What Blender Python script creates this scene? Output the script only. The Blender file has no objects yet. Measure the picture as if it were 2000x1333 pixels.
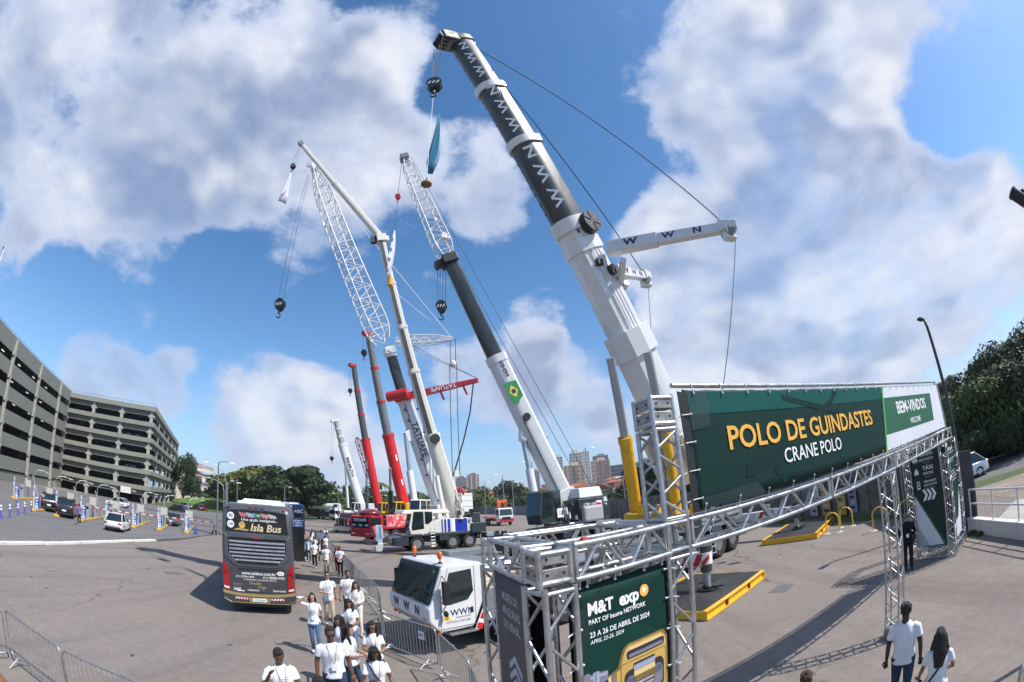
import bpy, bmesh, math, random
from mathutils import Vector, Matrix, Euler, noise
R = math.radians
SC = bpy.context.scene
COL = SC.collection
rnd = random.Random(7)

# ------------------------------------------------------------------ camera (full-frame fisheye, tilted up)
CAMZ = 4.1
FPX = 845.0                       # equidistant focal length in pixels of the 2000 px wide photograph
PITCH, ROLL = R(21.2), R(4.1)
_c, _s, _cr, _sr = math.cos(PITCH), math.sin(PITCH), math.cos(ROLL), math.sin(ROLL)
_U = Vector((-_sr * _c, _cr * _c, -_s)); _R = Vector((_cr, _sr, 0)); _F = _U.cross(_R)
CAM3 = Matrix((_R, _F, _U))       # camera axes -> world axes
cam = bpy.data.cameras.new('camera'); camo = bpy.data.objects.new('camera', cam); COL.objects.link(camo)
camo.matrix_world = Matrix.Translation((0, 0, CAMZ)) @ CAM3.to_4x4()
cam.type = 'PANO'; cam.sensor_width = 36.0; cam.sensor_height = 24.0; cam.sensor_fit = 'HORIZONTAL'
cam.clip_start = 0.1; cam.clip_end = 6000
cy = cam.cycles if hasattr(cam, 'cycles') and hasattr(cam.cycles, 'panorama_type') else cam
cy.panorama_type = 'FISHEYE_LENS_POLYNOMIAL'
cy.fisheye_fov = R(200)
cy.fisheye_polynomial_k0 = 0.0
cy.fisheye_polynomial_k1 = -1.0 / (FPX * 36.0 / 2000.0)
cy.fisheye_polynomial_k2 = cy.fisheye_polynomial_k3 = cy.fisheye_polynomial_k4 = 0.0
SC.camera = camo

def ray(px, py):                  # direction of a pixel of the photograph, used to survey the place
    x, y = px - 1000.0, 666.5 - py
    r = math.hypot(x, y); th = r / FPX; s = math.sin(th) / max(r, 1e-9)
    return CAM3 @ Vector((x * s, y * s, -math.cos(th)))
def at(px, py, D):                # the point at horizontal distance D metres along that direction
    d = ray(px, py); return Vector((0, 0, CAMZ)) + d * (D / math.hypot(d.x, d.y))
def gp(px, py, z=0.0):
    d = ray(px, py); return Vector((0, 0, CAMZ)) + d * ((z - CAMZ) / d.z)

# ------------------------------------------------------------------ sun, sky, exposure
SUN_AZ, SUN_EL = 110.0, 51.5      # degrees clockwise from +Y, above the horizon
SUNV = Vector((math.sin(R(SUN_AZ)) * math.cos(R(SUN_EL)), math.cos(R(SUN_AZ)) * math.cos(R(SUN_EL)), math.sin(R(SUN_EL))))
sl = bpy.data.lights.new('sun', 'SUN'); sl.energy = 5.0; sl.angle = R(0.53); sl.color = (1.0, 0.95, 0.87)
so = bpy.data.objects.new('sun', sl); COL.objects.link(so); so.location = (40, -20, 80)
so.rotation_euler = SUNV.to_track_quat('Z', 'Y').to_euler()
SC.view_settings.view_transform = 'Standard'; SC.view_settings.look = 'None'
SC.view_settings.exposure = 0.30; SC.view_settings.gamma = 1.0
SC.render.film_transparent = False

W = bpy.data.worlds.new('World'); SC.world = W; W.use_nodes = True
nt = W.node_tree; nt.nodes.clear()
def N(t, **kw):
    n = nt.nodes.new(t)
    for k, v in kw.items(): setattr(n, k, v)
    return n
def LK(a, b): nt.links.new(a, b)
def MA(op, a, b=None, c=None, clamp=False):
    n = N('ShaderNodeMath', operation=op); n.use_clamp = clamp
    for i, v in enumerate((a, b, c)):
        if v is None: continue
        if isinstance(v, (int, float)): n.inputs[i].default_value = v
        else: LK(v, n.inputs[i])
    return n.outputs[0]
def VM(op, a, b=None):
    n = N('ShaderNodeVectorMath', operation=op)
    for i, v in enumerate((a, b)):
        if v is None: continue
        if isinstance(v, (tuple, Vector)): n.inputs[i].default_value = v
        else: LK(v, n.inputs[i])
    return n
def MR(v, a, b, c=0.0, d=1.0, t='SMOOTHSTEP'):
    n = N('ShaderNodeMapRange', interpolation_type=t); LK(v, n.inputs[0])
    for i, x in enumerate((a, b, c, d)): n.inputs[i + 1].default_value = x
    return n.outputs[0]
sky = N('ShaderNodeTexSky', sky_type='NISHITA', sun_disc=False)
sky.sun_elevation = R(SUN_EL); sky.sun_rotation = R(SUN_AZ); sky.altitude = 700; sky.air_density = 1.0; sky.dust_density = 0.7; sky.ozone_density = 2.2
SKY_STRENGTH = 0.105
geo = N('ShaderNodeTexCoord'); DIR = geo.outputs['Generated']
sep = N('ShaderNodeSeparateXYZ'); LK(DIR, sep.inputs[0]); Z = sep.outputs[2]
# banks of cumulus: (pixel x, pixel y, angular radius, weight)
BANKS = [(60, 60, 20, 1.0), (250, 150, 18, 1.0), (400, 40, 17, .95), (560, 180, 16, 1.0), (130, 330, 13, .95), (280, 400, 10, .9), (720, 300, 12, .95), (880, 330, 10, .9), (600, 340, 11, .8), (440, 330, 11, .8), (20, 480, 5, .4), (740, 130, 9, .6), (1010, 300, 7, .5), (970, 420, 7, .6), (350, 690, 4, .4),
         (960, 420, 6, .5), (190, 715, 6.5, .85), (300, 780, 6, .5), (270, 590, 5, .45), (590, 800, 9, .75), (1050, 625, 6, .8), (1090, 770, 10, .7), (1230, 830, 8, .6),
         (1480, 60, 14, 1.0), (1400, 200, 11, .95), (1560, 300, 15, 1.05), (1720, 440, 15, 1.05), (1480, 520, 16, 1.05), (1310, 460, 9, .9), (1880, 500, 14, 1.0), (1600, 660, 16, .95), (1730, 30, 13, .8), (1640, 160, 12, .8), (1780, 640, 12, .7), (1400, 650, 12, .8), (1280, 590, 8, .6), (960, 770, 10, .6), (680, 850, 10, .55), (520, 810, 10, .6), (640, 760, 7, .5), (330, 760, 6, .4), (850, 700, 5, .3),
         (1960, 350, 8, .7), (1330, 680, 9, .7), (480, 880, 8, .35), (1300, 250, 4, .3)]
HOLES = [(1060, 110, 11, .8), (430, 570, 9, .7), (1170, 330, 8, .7), (1850, 190, 9, .8), (640, 640, 8, .6), (110, 560, 6, .6), (860, 170, 5, .4)]
lob = None
for (px, py, rad, wt) in BANKS + [(a, b, c, -d) for a, b, c, d in HOLES]:
    v = ray(px, py)
    m = MR(VM('DOT_PRODUCT', DIR, v).outputs['Value'], math.cos(R(rad)), math.cos(R(rad * .25)))
    lob = MA('MULTIPLY', m, wt) if lob is None else MA('MULTIPLY_ADD', m, wt, lob)
lob = MA('MINIMUM', lob, 1.15)
def fbm(vec, scale, detail, rough, dist=0.0):
    n = N('ShaderNodeTexNoise', noise_dimensions='3D'); LK(vec, n.inputs['Vector'])
    n.inputs['Scale'].default_value = scale; n.inputs['Detail'].default_value = detail; n.inputs['Roughness'].default_value = rough; n.inputs['Distortion'].default_value = dist
    return n.outputs[0]
def density(vec):
    a = fbm(vec, 3.1, 11, .60, .2); b = fbm(vec, 10.0, 9, .64)
    f = MA('ADD', MA('MULTIPLY', a, 1.25), MA('MULTIPLY', b, .44))          # about 0.4 .. 1.2, mean .81
    return MA('ADD', f, MA('MULTIPLY', lob, .40))
# squash the cloud pattern towards the horizon
sq = N('ShaderNodeMapping'); sq.inputs['Scale'].default_value = (1, 1, 1.55); LK(DIR, sq.inputs[0])
P0 = sq.outputs[0]
d0 = density(P0)
off = VM('ADD', P0, tuple(SUNV * 0.09 + Vector((0, 0, .07))))
def soft(vec): return MA('ADD', MA('MULTIPLY', fbm(vec, 2.6, 3, .5, .2), 1.25), MA('MULTIPLY', lob, .40))
s0 = soft(P0); s1 = soft(off.outputs[0])
cover = MR(d0, 0.92, 1.15)
thick = MR(d0, 1.02, 1.42)
lit = MA('ADD', MR(MA('SUBTRACT', s0, s1), -0.13, 0.10), MA('MULTIPLY', MA('SUBTRACT', fbm(P0, 7.0, 8, .6), .5), .55), clamp=True)
fade = MR(Z, -0.01, 0.10)
cover = MA('MULTIPLY', MA('MULTIPLY', cover, MR(fbm(P0, 2.3, 6, .6), .34, .56, .62, 1.0)), MA('MULTIPLY_ADD', fade, .55, .45))
def RGB(c):
    n = N('ShaderNodeRGB'); n.outputs[0].default_value = (*c, 1); return n.outputs[0]
def MIX(f, a, b):
    n = N('ShaderNodeMix', data_type='RGBA'); 
    if isinstance(f, float): n.inputs[0].default_value = f
    else: LK(f, n.inputs[0])
    LK(a, n.inputs[6]); LK(b, n.inputs[7]); return n.outputs[2]
hs = N('ShaderNodeHueSaturation'); hs.inputs['Hue'].default_value = .497; hs.inputs['Saturation'].default_value = 1.22; hs.inputs['Value'].default_value = 1.50; LK(sky.outputs[0], hs.inputs['Color'])
k = 1.0 / SKY_STRENGTH
# the hazy air of a humid morning: paler towards the horizon
hz = MA('POWER', MA('SUBTRACT', 1.0, MA('MAXIMUM', MA('MINIMUM', Z, 1.0), 0.0)), 6.0)
skyc = MIX(MA('MULTIPLY', hz, .92), hs.outputs[0], RGB((.28 * k, .39 * k, .585 * k)))
cl_light = RGB((.70 * k, .72 * k, .79 * k)); cl_dark = RGB((.28 * k, .345 * k, .51 * k))
core = MIX(MA('MULTIPLY', lit, 1.0), cl_dark, cl_light)
edge = RGB((.48 * k, .55 * k, .72 * k))
cc = MIX(thick, edge, core)
fin = MIX(cover, skyc, cc)
bg = N('ShaderNodeBackground'); bg.inputs[1].default_value = SKY_STRENGTH; LK(fin, bg.inputs[0])
wo = N('ShaderNodeOutputWorld'); LK(bg.outputs[0], wo.inputs[0])

# ------------------------------------------------------------------ mesh helpers
class MB:
    """collects shapes, then links them as ONE mesh object"""
    def __init__(s): s.v = []; s.f = []; s.m = []; s.M = Matrix.Identity(4); s.mi = 0
    def add(s, vs, fs, mi=None):
        b = len(s.v); M = s.M
        s.v += [tuple(M @ Vector(p)) for p in vs]; s.f += [tuple(b + i for i in f) for f in fs]
        s.m += [s.mi if mi is None else mi] * len(fs); return s
    def box(s, c, d, rz=0.0, mi=None, top=None):
        """box centred at c, size d, turned about z; top=(sx,sy[,dx,dy]) scales and shifts the upper face"""
        tx, ty, dx, dy = (tuple(top) + (0, 0))[:4] if top else (1, 1, 0, 0)
        x, y, z = d[0] / 2, d[1] / 2, d[2] / 2; ca, sa = math.cos(rz), math.sin(rz); vs = []
        for (a, b, e) in ((-x, -y, -z), (x, -y, -z), (x, y, -z), (-x, y, -z), (-x * tx + dx, -y * ty + dy, z), (x * tx + dx, -y * ty + dy, z), (x * tx + dx, y * ty + dy, z), (-x * tx + dx, y * ty + dy, z)):
            vs.append((c[0] + a * ca - b * sa, c[1] + a * sa + b * ca, c[2] + e))
        return s.add(vs, ((3, 2, 1, 0), (4, 5, 6, 7), (0, 1, 5, 4), (1, 2, 6, 5), (2, 3, 7, 6), (3, 0, 4, 7)), mi)
    def beam(s, p, q, w, h, up=(0, 0, 1), mi=None, w2=None, h2=None):
        p, q = Vector(p), Vector(q); d = (q - p).normalized(); r = d.cross(Vector(up))
        if r.length < 1e-5: r = d.cross(Vector((0, 1, 0)))
        r.normalize(); u = r.cross(d); w2 = w if w2 is None else w2; h2 = h if h2 is None else h2
        vs = [p - r * w / 2 - u * h / 2, p + r * w / 2 - u * h / 2, p + r * w / 2 + u * h / 2, p - r * w / 2 + u * h / 2,
              q - r * w2 / 2 - u * h2 / 2, q + r * w2 / 2 - u * h2 / 2, q + r * w2 / 2 + u * h2 / 2, q - r * w2 / 2 + u * h2 / 2]
        return s.add(vs, ((0, 1, 2, 3), (7, 6, 5, 4), (1, 0, 4, 5), (2, 1, 5, 6), (3, 2, 6, 7), (0, 3, 7, 4)), mi)
    def loft(s, rings, caps=True, mi=None, closed=True):
        n = len(rings[0]); vs = [p for r in rings for p in r]; fs = []
        for i in range(len(rings) - 1):
            for j in range(n if closed else n - 1):
                k = (j + 1) % n; fs.append((i * n + j, i * n + k, (i + 1) * n + k, (i + 1) * n + j))
        if caps and closed: fs.append(tuple(range(n - 1, -1, -1))); fs.append(tuple((len(rings) - 1) * n + j for j in range(n)))
        return s.add(vs, fs, mi)
    def tube(s, pts, r, n=8, caps=True, mi=None, squash=1.0):
        pts = [Vector(p) for p in pts]; rs = r if isinstance(r, (list, tuple)) else [r] * len(pts); rings = []; side = None
        for i, p in enumerate(pts):
            a = pts[max(i - 1, 0)]; b = pts[min(i + 1, len(pts) - 1)]; d = (b - a).normalized()
            if side is None: side = d.orthogonal().normalized() if abs(d.z) > .999 else d.cross(Vector((0, 0, 1))).normalized()
            else:
                side = side - d * side.dot(d)
                side = side.normalized() if side.length > 1e-6 else d.orthogonal().normalized()
            u = side.cross(d).normalized()
            rings.append([p + side * rs[i] * math.cos(t) + u * rs[i] * squash * math.sin(t) for t in (2 * math.pi * k / n for k in range(n))])
        return s.loft(rings, caps, mi)
    def ell(s, c, r, n=10, m=7, mi=None, rot=None):
        c = Vector(c); r = (r, r, r) if isinstance(r, (int, float)) else r; vs = []; fs = []
        for i in range(1, m):
            t = math.pi * i / m
            for j in range(n):
                a = 2 * math.pi * j / n; p = Vector((r[0] * math.sin(t) * math.cos(a), r[1] * math.sin(t) * math.sin(a), r[2] * math.cos(t)))
                vs.append(c + (rot @ p if rot else p))
        a = Vector((0, 0, r[2])); b = Vector((0, 0, -r[2])); vs += [c + (rot @ a if rot else a), c + (rot @ b if rot else b)]; T = len(vs) - 2
        for i in range(m - 2):
            for j in range(n): k = (j + 1) % n; fs.append((i * n + j, (i + 1) * n + j, (i + 1) * n + k, i * n + k))
        for j in range(n): k = (j + 1) % n; fs.append((T, j, k)); fs.append((T + 1, (m - 2) * n + k, (m - 2) * n + j))
        return s.add(vs, fs, mi)
    def prism(s, poly, d0, d1, axis='y', mi=None):
        """polygon in the plane across the axis, drawn out from d0 to d1: axis y takes (x,z), x takes (y,z), z takes (x,y)"""
        f = {'y': lambda p, d: (p[0], d, p[1]), 'x': lambda p, d: (d, p[0], p[1]), 'z': lambda p, d: (p[0], p[1], d)}[axis]
        n = len(poly); vs = [f(p, d0) for p in poly] + [f(p, d1) for p in poly]
        fs = [tuple(range(n)), tuple(range(2 * n - 1, n - 1, -1))] + [(i, i + n, (i + 1) % n + n, (i + 1) % n) for i in range(n)]
        return s.add(vs, fs, mi)
    def cyl(s, p, q, r, n=14, r2=None, mi=None):
        return s.tube([p, q], [r, r if r2 is None else r2], n, True, mi)
    def disc(s, prof, c, axis='x', n=20, mi=None):
        """lathe: profile of (radius, offset) pairs turned about an axis through c"""
        rings = []
        for (r, o) in prof:
            ring = []
            for k in range(n):
                a = 2 * math.pi * k / n; u, w = r * math.cos(a), r * math.sin(a)
                ring.append({'x': (c[0] + o, c[1] + u, c[2] + w), 'y': (c[0] + u, c[1] + o, c[2] + w), 'z': (c[0] + u, c[1] + w, c[2] + o)}[axis])
            rings.append(ring)
        return s.loft(rings, True, mi)
    def quad(s, a, b, c, d, mi=None): return s.add([a, b, c, d], [(0, 1, 2, 3)], mi)
    def build(s, name, mats, parent=None, smooth=None, bev=0.0, loc=None, rz=None, fix=True):
        me = bpy.data.meshes.new(name); me.from_pydata(s.v, [], s.f)
        for m in (mats if isinstance(mats, (list, tuple)) else [mats]): me.materials.append(m)
        if len(me.materials) > 1: me.polygons.foreach_set('material_index', s.m)
        if fix:
            bm = bmesh.new(); bm.from_mesh(me); bmesh.ops.recalc_face_normals(bm, faces=bm.faces); bm.to_mesh(me); bm.free()
        if smooth is not None:
            me.polygons.foreach_set('use_smooth', [True] * len(me.polygons)); me.set_sharp_from_angle(angle=R(smooth))
        me.update()
        o = bpy.data.objects.new(name, me); COL.objects.link(o)
        if parent: o.parent = parent
        if loc is not None: o.location = loc
        if rz is not None: o.rotation_euler = (0, 0, rz)
        if bev:
            b = o.modifiers.new('bevel', 'BEVEL'); b.width = bev; b.segments = 2; b.limit_method = 'ANGLE'; b.angle_limit = R(40)
        return o

def tag(o, label, cat, group=None):
    o['label'] = label; o['category'] = cat
    if group: o['group'] = group
    return o
def thing(name, label, cat, loc=(0, 0, 0), rz=0.0, group=None):
    o = bpy.data.objects.new(name, None); COL.objects.link(o); o.location = loc; o.rotation_euler = (0, 0, rz); o.empty_display_size = .3
    return tag(o, label, cat, group)
def struct(o, kind='structure'): o['kind'] = kind; return o
KIDS = {}
def dup(root, loc, rz=0.0, label=None, scale=None):
    """a copy of a thing with copies of its parts and sub-parts"""
    def cp(o, parent):
        c = o.copy(); COL.objects.link(c)
        if parent: c.parent = parent
        for ch in o.children: cp(ch, c)
        return c
    r = cp(root, None); r.location = loc; r.rotation_euler = (0, 0, rz)
    if label: r['label'] = label
    if scale: r.scale = scale if isinstance(scale, tuple) else (scale,) * 3
    return r

# ------------------------------------------------------------------ materials (all procedural)
MATS = {}
def mat(name, col, rough=.5, metal=0.0, var=.10, scale=3.0, bump=0.0, bscale=60.0, coat=0.0, spec=.5, dirt=None, dscale=1.2, dlo=.55, dhi=.75, trans=0.0, alpha=1.0, stretch=None, sheen=0.0):
    if name in MATS: return MATS[name]
    m = bpy.data.materials.new(name); m.use_nodes = True; t = m.node_tree; b = t.nodes['Principled BSDF']
    def n(k, **kw):
        x = t.nodes.new(k)
        for a, v in kw.items(): setattr(x, a, v)
        return x
    L = t.links.new
    b.inputs['Roughness'].default_value = rough; b.inputs['Metallic'].default_value = metal
    b.inputs['Coat Weight'].default_value = coat; b.inputs['Specular IOR Level'].default_value = spec
    b.inputs['Transmission Weight'].default_value = trans; b.inputs['Alpha'].default_value = alpha
    tc = n('ShaderNodeTexCoord'); src = tc.outputs['Object']
    if stretch:
        mp = n('ShaderNodeMapping'); mp.inputs['Scale'].default_value = stretch; L(src, mp.inputs[0]); src = mp.outputs[0]
    nz = n('ShaderNodeTexNoise'); nz.inputs['Scale'].default_value = scale; nz.inputs['Detail'].default_value = 6; nz.inputs['Roughness'].default_value = .62; L(src, nz.inputs['Vector'])
    mr = n('ShaderNodeMapRange'); mr.inputs[1].default_value = .25; mr.inputs[2].default_value = .75; mr.inputs[3].default_value = 1 - var; mr.inputs[4].default_value = 1 + var; L(nz.outputs[0], mr.inputs[0])
    mx = n('ShaderNodeMix', data_type='RGBA', blend_type='MULTIPLY'); mx.inputs[0].default_value = 1.0; mx.inputs[6].default_value = (*col, 1); L(mr.outputs[0], mx.inputs[7]); out = mx.outputs[2]
    if dirt:
        n2 = n('ShaderNodeTexNoise'); n2.inputs['Scale'].default_value = dscale; n2.inputs['Detail'].default_value = 8; n2.inputs['Roughness'].default_value = .7; L(src, n2.inputs['Vector'])
        r2 = n('ShaderNodeMapRange'); r2.inputs[1].default_value = dlo; r2.inputs[2].default_value = dhi; L(n2.outputs[0], r2.inputs[0])
        m2 = n('ShaderNodeMix', data_type='RGBA'); L(r2.outputs[0], m2.inputs[0]); L(out, m2.inputs[6]); m2.inputs[7].default_value = (*dirt, 1); out = m2.outputs[2]
    L(out, b.inputs['Base Color'])
    rr = n('ShaderNodeMapRange'); rr.inputs[1].default_value = .3; rr.inputs[2].default_value = .7; rr.inputs[3].default_value = max(.02, rough * .8); rr.inputs[4].default_value = min(1, rough * 1.2); L(nz.outputs[0], rr.inputs[0]); L(rr.outputs[0], b.inputs['Roughness'])
    if bump:
        nb = n('ShaderNodeTexNoise'); nb.inputs['Scale'].default_value = bscale; nb.inputs['Detail'].default_value = 4; L(src, nb.inputs['Vector'])
        bu = n('ShaderNodeBump'); bu.inputs['Strength'].default_value = bump; bu.inputs['Distance'].default_value = .02; L(nb.outputs[0], bu.inputs['Height']); L(bu.outputs[0], b.inputs['Normal'])
    if trans > 0 or alpha < 1: pass
    MATS[name] = m; return m
def glass(name, col=(.012, .02, .022), rough=.05):
    return mat(name, col, rough, 0, .25, 1.5, spec=.8, coat=.4)
ALU = mat('truss_aluminium', (.50, .50, .50), .36, .85, .22, 9, bump=.10, bscale=140, dirt=(.26, .25, .24), dscale=5, dlo=.52, dhi=.74)
STEEL = mat('galvanised_steel', (.42, .43, .44), .42, .8, .2, 10, dirt=(.22, .20, .19), dscale=6)
TYRE = mat('tyre_rubber', (.018, .018, .019), .85, 0, .3, 8, bump=.4, bscale=40, dirt=(.06, .055, .05), dscale=6)
RIM = mat('wheel_rim_grey', (.30, .31, .33), .4, .6, .2, 8)
BLACK = mat('black_plastic', (.016, .016, .018), .5, 0, .3, 8)
DKGREY = mat('dark_grey_paint', (.035, .045, .052), .38, 0, .2, 4, coat=.3, dirt=(.10, .10, .095), dscale=2.5, dlo=.58, dhi=.85)
MIDGREY = mat('mid_grey_paint', (.16, .175, .19), .45, 0, .15, 3, dirt=(.10, .095, .09), dscale=3)
WHITE = mat('white_paint', (.72, .72, .71), .38, 0, .05, 3, coat=.3, dirt=(.42, .40, .37), dscale=1.6, dlo=.60, dhi=.90)
CREAM = mat('cream_paint', (.64, .615, .55), .4, 0, .06, 3, coat=.3, dirt=(.40, .36, .29), dscale=2, dlo=.60, dhi=.9)
RED = mat('red_paint', (.50, .014, .020), .36, 0, .10, 3, coat=.35, dirt=(.26, .03, .03), dscale=2)
YELLOW = mat('yellow_paint', (.74, .40, .012), .42, 0, .10, 3, coat=.2, dirt=(.34, .19, .03), dscale=2.2)
ORANGE = mat('orange_lens', (.70, .13, .01), .25, 0, .1, 8, coat=.5)
CHROME = mat('chrome', (.62, .63, .65), .16, 1.0, .1, 8)
ROD = mat('steel_rod', (.40, .44, .48), .36, .6, .05, .8)
GLASS = glass('dark_glass'); GLASSG = glass('green_tinted_glass', (.012, .048, .045))
LAMPRED = mat('red_lens', (.32, .008, .012), .18, 0, .25, 10, coat=.7)
LAMPW = mat('clear_lens', (.75, .77, .78), .12, .1, .1, 10, coat=.7)
PLATE = mat('plate_white', (.75, .76, .80), .4)
INKW = mat('lettering_white', (.82, .82, .82), .5, 0, .03)
INKK = mat('lettering_black', (.015, .015, .02), .5, 0, .1)
INKB = mat('lettering_navy', (.02, .035, .11), .45, 0, .1)
INKY = mat('lettering_yellow', (.80, .42, .06), .5, 0, .05)
INKG = mat('lettering_gold', (.50, .38, .13), .4, .3, .15)
STRIPE_R = mat('warning_red', (.55, .012, .015), .45)
STRIPE_W = mat('warning_white', (.78, .78, .78), .45)
ROPE = mat('wire_rope', (.07, .072, .078), .6, .4, .2, 20)

# ------------------------------------------------------------------ lettering
def text(s, size, parent, M, m, bold=0.0, ext=.0008, align='CENTER', sx=1.0, name='lettering', shear=0.0, sp=1.0):
    """letters as a thin mesh: M places the text plane (x along the line, y up, z out of the sign)"""
    cu = bpy.data.curves.new('t', 'FONT'); cu.body = s; cu.size = size; cu.align_x = align; cu.align_y = 'CENTER'; cu.extrude = ext
    cu.offset = bold * size; cu.resolution_u = 3; cu.shear = shear; cu.space_character = sp; cu.space_line = .95
    o = bpy.data.objects.new('t', cu); me = bpy.data.meshes.new_from_object(o); bpy.data.objects.remove(o); bpy.data.curves.remove(cu)
    me.name = name; me.materials.clear(); me.materials.append(m)
    me.transform(M @ Matrix.Diagonal((sx, 1, 1, 1)))
    ob = bpy.data.objects.new(name, me); COL.objects.link(ob); ob.parent = parent
    return ob
def plane(o, x, n):
    """matrix for text at o, running along x, facing n"""
    x = Vector(x).normalized(); n = Vector(n); n = (n - x * n.dot(x)).normalized(); y = n.cross(x)
    return Matrix.Translation(Vector(o)) @ Matrix((x, y, n)).transposed().to_4x4()
def wheel(parent, c, r, w, side=1, n=24, rim=RIM, hub=True, rr=.56):
    """tyre with its rim as a sub-part; axis along local x, side = outward x direction"""
    b = MB(); h = w / 2
    b.disc([(r * rr, -h * .8), (r * .86, -h), (r * .97, -h * .75), (r, -h * .35), (r, h * .35), (r * .97, h * .75), (r * .86, h), (r * rr, h * .8)], c, 'x', n)
    b.f = b.f[:-2]; b.m = b.m[:-2]      # open at the hub
    ty = b.build('wheel', TYRE, parent, smooth=45)
    b = MB(); s = side
    b.disc([(r * rr, h * .72 * s), (r * rr * .88, h * .70 * s), (r * rr * .82, h * .30 * s), (r * .26, h * .22 * s), (r * .24, h * .62 * s), (r * .08, h * .72 * s)], c, 'x', n)
    for k in range(8):
        a = k * math.pi / 4; b.ell((c[0] + s * h * .28, c[1] + r * .36 * math.cos(a), c[2] + r * .36 * math.sin(a)), r * .035, 6, 4)
    b.build('rim', rim, ty, smooth=40)
    return ty
def truss(b, p, q, w=.29, r=.024, step=.29, rb=.014, n=8, up=(0, 0, 1), ends=True):
    """square box truss between two points: four chords, zigzag lacing on four faces, end frames"""
    p, q = Vector(p), Vector(q); L = (q - p).length; d = (q - p) / L; x = d.cross(Vector(up))
    if x.length < 1e-4: x = d.cross(Vector((0, 1, 0)))
    x.normalize(); y = x.cross(d); h = w / 2
    cs = [x * sx * h + y * sy * h for sx, sy in ((-1, -1), (1, -1), (1, 1), (-1, 1))]
    for c in cs: b.tube([p + c, q + c], r, n)
    k = max(2, round(L / step)); k += k % 2
    for f in range(4):
        a, e = cs[f], cs[(f + 1) % 4]
        for i in range(k):
            u, v = (a, e) if i % 2 == 0 else (e, a)
            b.tube([p + u + d * (L * (i + .12) / k), p + v + d * (L * (i + .88) / k)], rb, 8)
        if ends:
            for t in (.012, .988): b.tube([p + a + d * L * t, p + e + d * L * t], r * .85, 6)
U3 = Vector((0, 0, 1))

# ================================================================== THE SETTING
def ground_mat(name, base, alt, warm, crack=True, scale=1.0, rough=.9, grit=.14):
    m = bpy.data.materials.new(name); m.use_nodes = True; t = m.node_tree; b = t.nodes['Principled BSDF']; L = t.links.new
    def n(k, **kw):
        x = t.nodes.new(k)
        for a, v in kw.items(): setattr(x, a, v)
        return x
    def noise_(sc, det, ro, vec, dist=0.0):
        q = n('ShaderNodeTexNoise'); q.inputs['Scale'].default_value = sc; q.inputs['Detail'].default_value = det; q.inputs['Roughness'].default_value = ro; q.inputs['Distortion'].default_value = dist; L(vec, q.inputs['Vector']); return q.outputs[0]
    def mr(v, a, bb, c=0.0, d=1.0):
        q = n('ShaderNodeMapRange'); L(v, q.inputs[0])
        for i, x in enumerate((a, bb, c, d)): q.inputs[i + 1].default_value = x
        return q.outputs[0]
    def mix(f, a, c, bt='MIX'):
        q = n('ShaderNodeMix', data_type='RGBA', blend_type=bt)
        if isinstance(f, float): q.inputs[0].default_value = f
        else: L(f, q.inputs[0])
        for i, x in ((6, a), (7, c)):
            if isinstance(x, tuple): q.inputs[i].default_value = (*x, 1)
            else: L(x, q.inputs[i])
        return q.outputs[2]
    tc = n('ShaderNodeTexCoord'); P = tc.outputs['Object']
    big = mr(noise_(.045 * scale, 5, .6, P), .38, .66); mid = mr(noise_(.35 * scale, 6, .65, P, .6), .40, .70); tiny = noise_(26, 3, .6, P)
    c = mix(big, base, alt); c = mix(mid, c, warm)
    # worn lanes: streaks along the way the traffic runs
    mp = n('ShaderNodeMapping'); mp.inputs['Rotation'].default_value = (0, 0, R(-38)); mp.inputs['Scale'].default_value = (.9, .07, 1); L(P, mp.inputs[0])
    lane = mr(noise_(.8, 5, .6, mp.outputs[0]), .48, .78)
    c = mix(lane, c, tuple(x * .74 for x in base))
    stain = mr(noise_(.9, 8, .72, P, 1.2), .63, .80); c = mix(stain, c, tuple(x * .42 for x in base))
    pale = mr(noise_(.55, 7, .7, P, .4), .64, .80); c = mix(pale, c, tuple(min(1, x * 1.32) for x in warm))
    if crack:
        dn = n('ShaderNodeTexNoise'); dn.inputs['Scale'].default_value = .7; dn.inputs['Detail'].default_value = 6; L(P, dn.inputs['Vector'])
        ad = n('ShaderNodeVectorMath', operation='MULTIPLY_ADD'); L(dn.outputs['Color'], ad.inputs[0]); ad.inputs[1].default_value = (2.4, 2.4, 0); L(P, ad.inputs[2])
        vo = n('ShaderNodeTexVoronoi', feature='DISTANCE_TO_EDGE'); vo.inputs['Scale'].default_value = .17; L(ad.outputs[0], vo.inputs['Vector'])
        ck = mr(vo.outputs['Distance'], .0010, .0048, 1, 0)
        gate = mr(noise_(.16, 3, .5, P), .47, .57); mm = n('ShaderNodeMath', operation='MULTIPLY'); L(ck, mm.inputs[0]); L(gate, mm.inputs[1])
        c = mix(mm.outputs[0], c, tuple(x * .30 for x in base))
    g = mr(tiny, .25, .75, 1 - grit, 1 + grit); c = mix(1.0, c, g, 'MULTIPLY'); g2 = mr(noise_(3.6, 10, .80, P), .30, .70, .80, 1.16); c = mix(1.0, c, g2, 'MULTIPLY')
    sp = mr(noise_(70, 2, .5, P), .68, .74); c = mix(sp, c, tuple(x * .5 for x in base))
    L(c, b.inputs['Base Color']); b.inputs['Roughness'].default_value = rough; b.inputs['Specular IOR Level'].default_value = .25
    bu = n('ShaderNodeBump'); bu.inputs['Strength'].default_value = .35; bu.inputs['Distance'].default_value = .015; L(noise_(45, 4, .6, P), bu.inputs['Height']); L(bu.outputs[0], b.inputs['Normal'])
    return m
ASPH = ground_mat('lot_asphalt', (.185, .160, .146), (.212, .188, .174), (.228, .196, .174))
ROADM = ground_mat('road_asphalt', (.140, .136, .143), (.160, .154, .157), (.180, .164, .156), scale=1.4)
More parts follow.
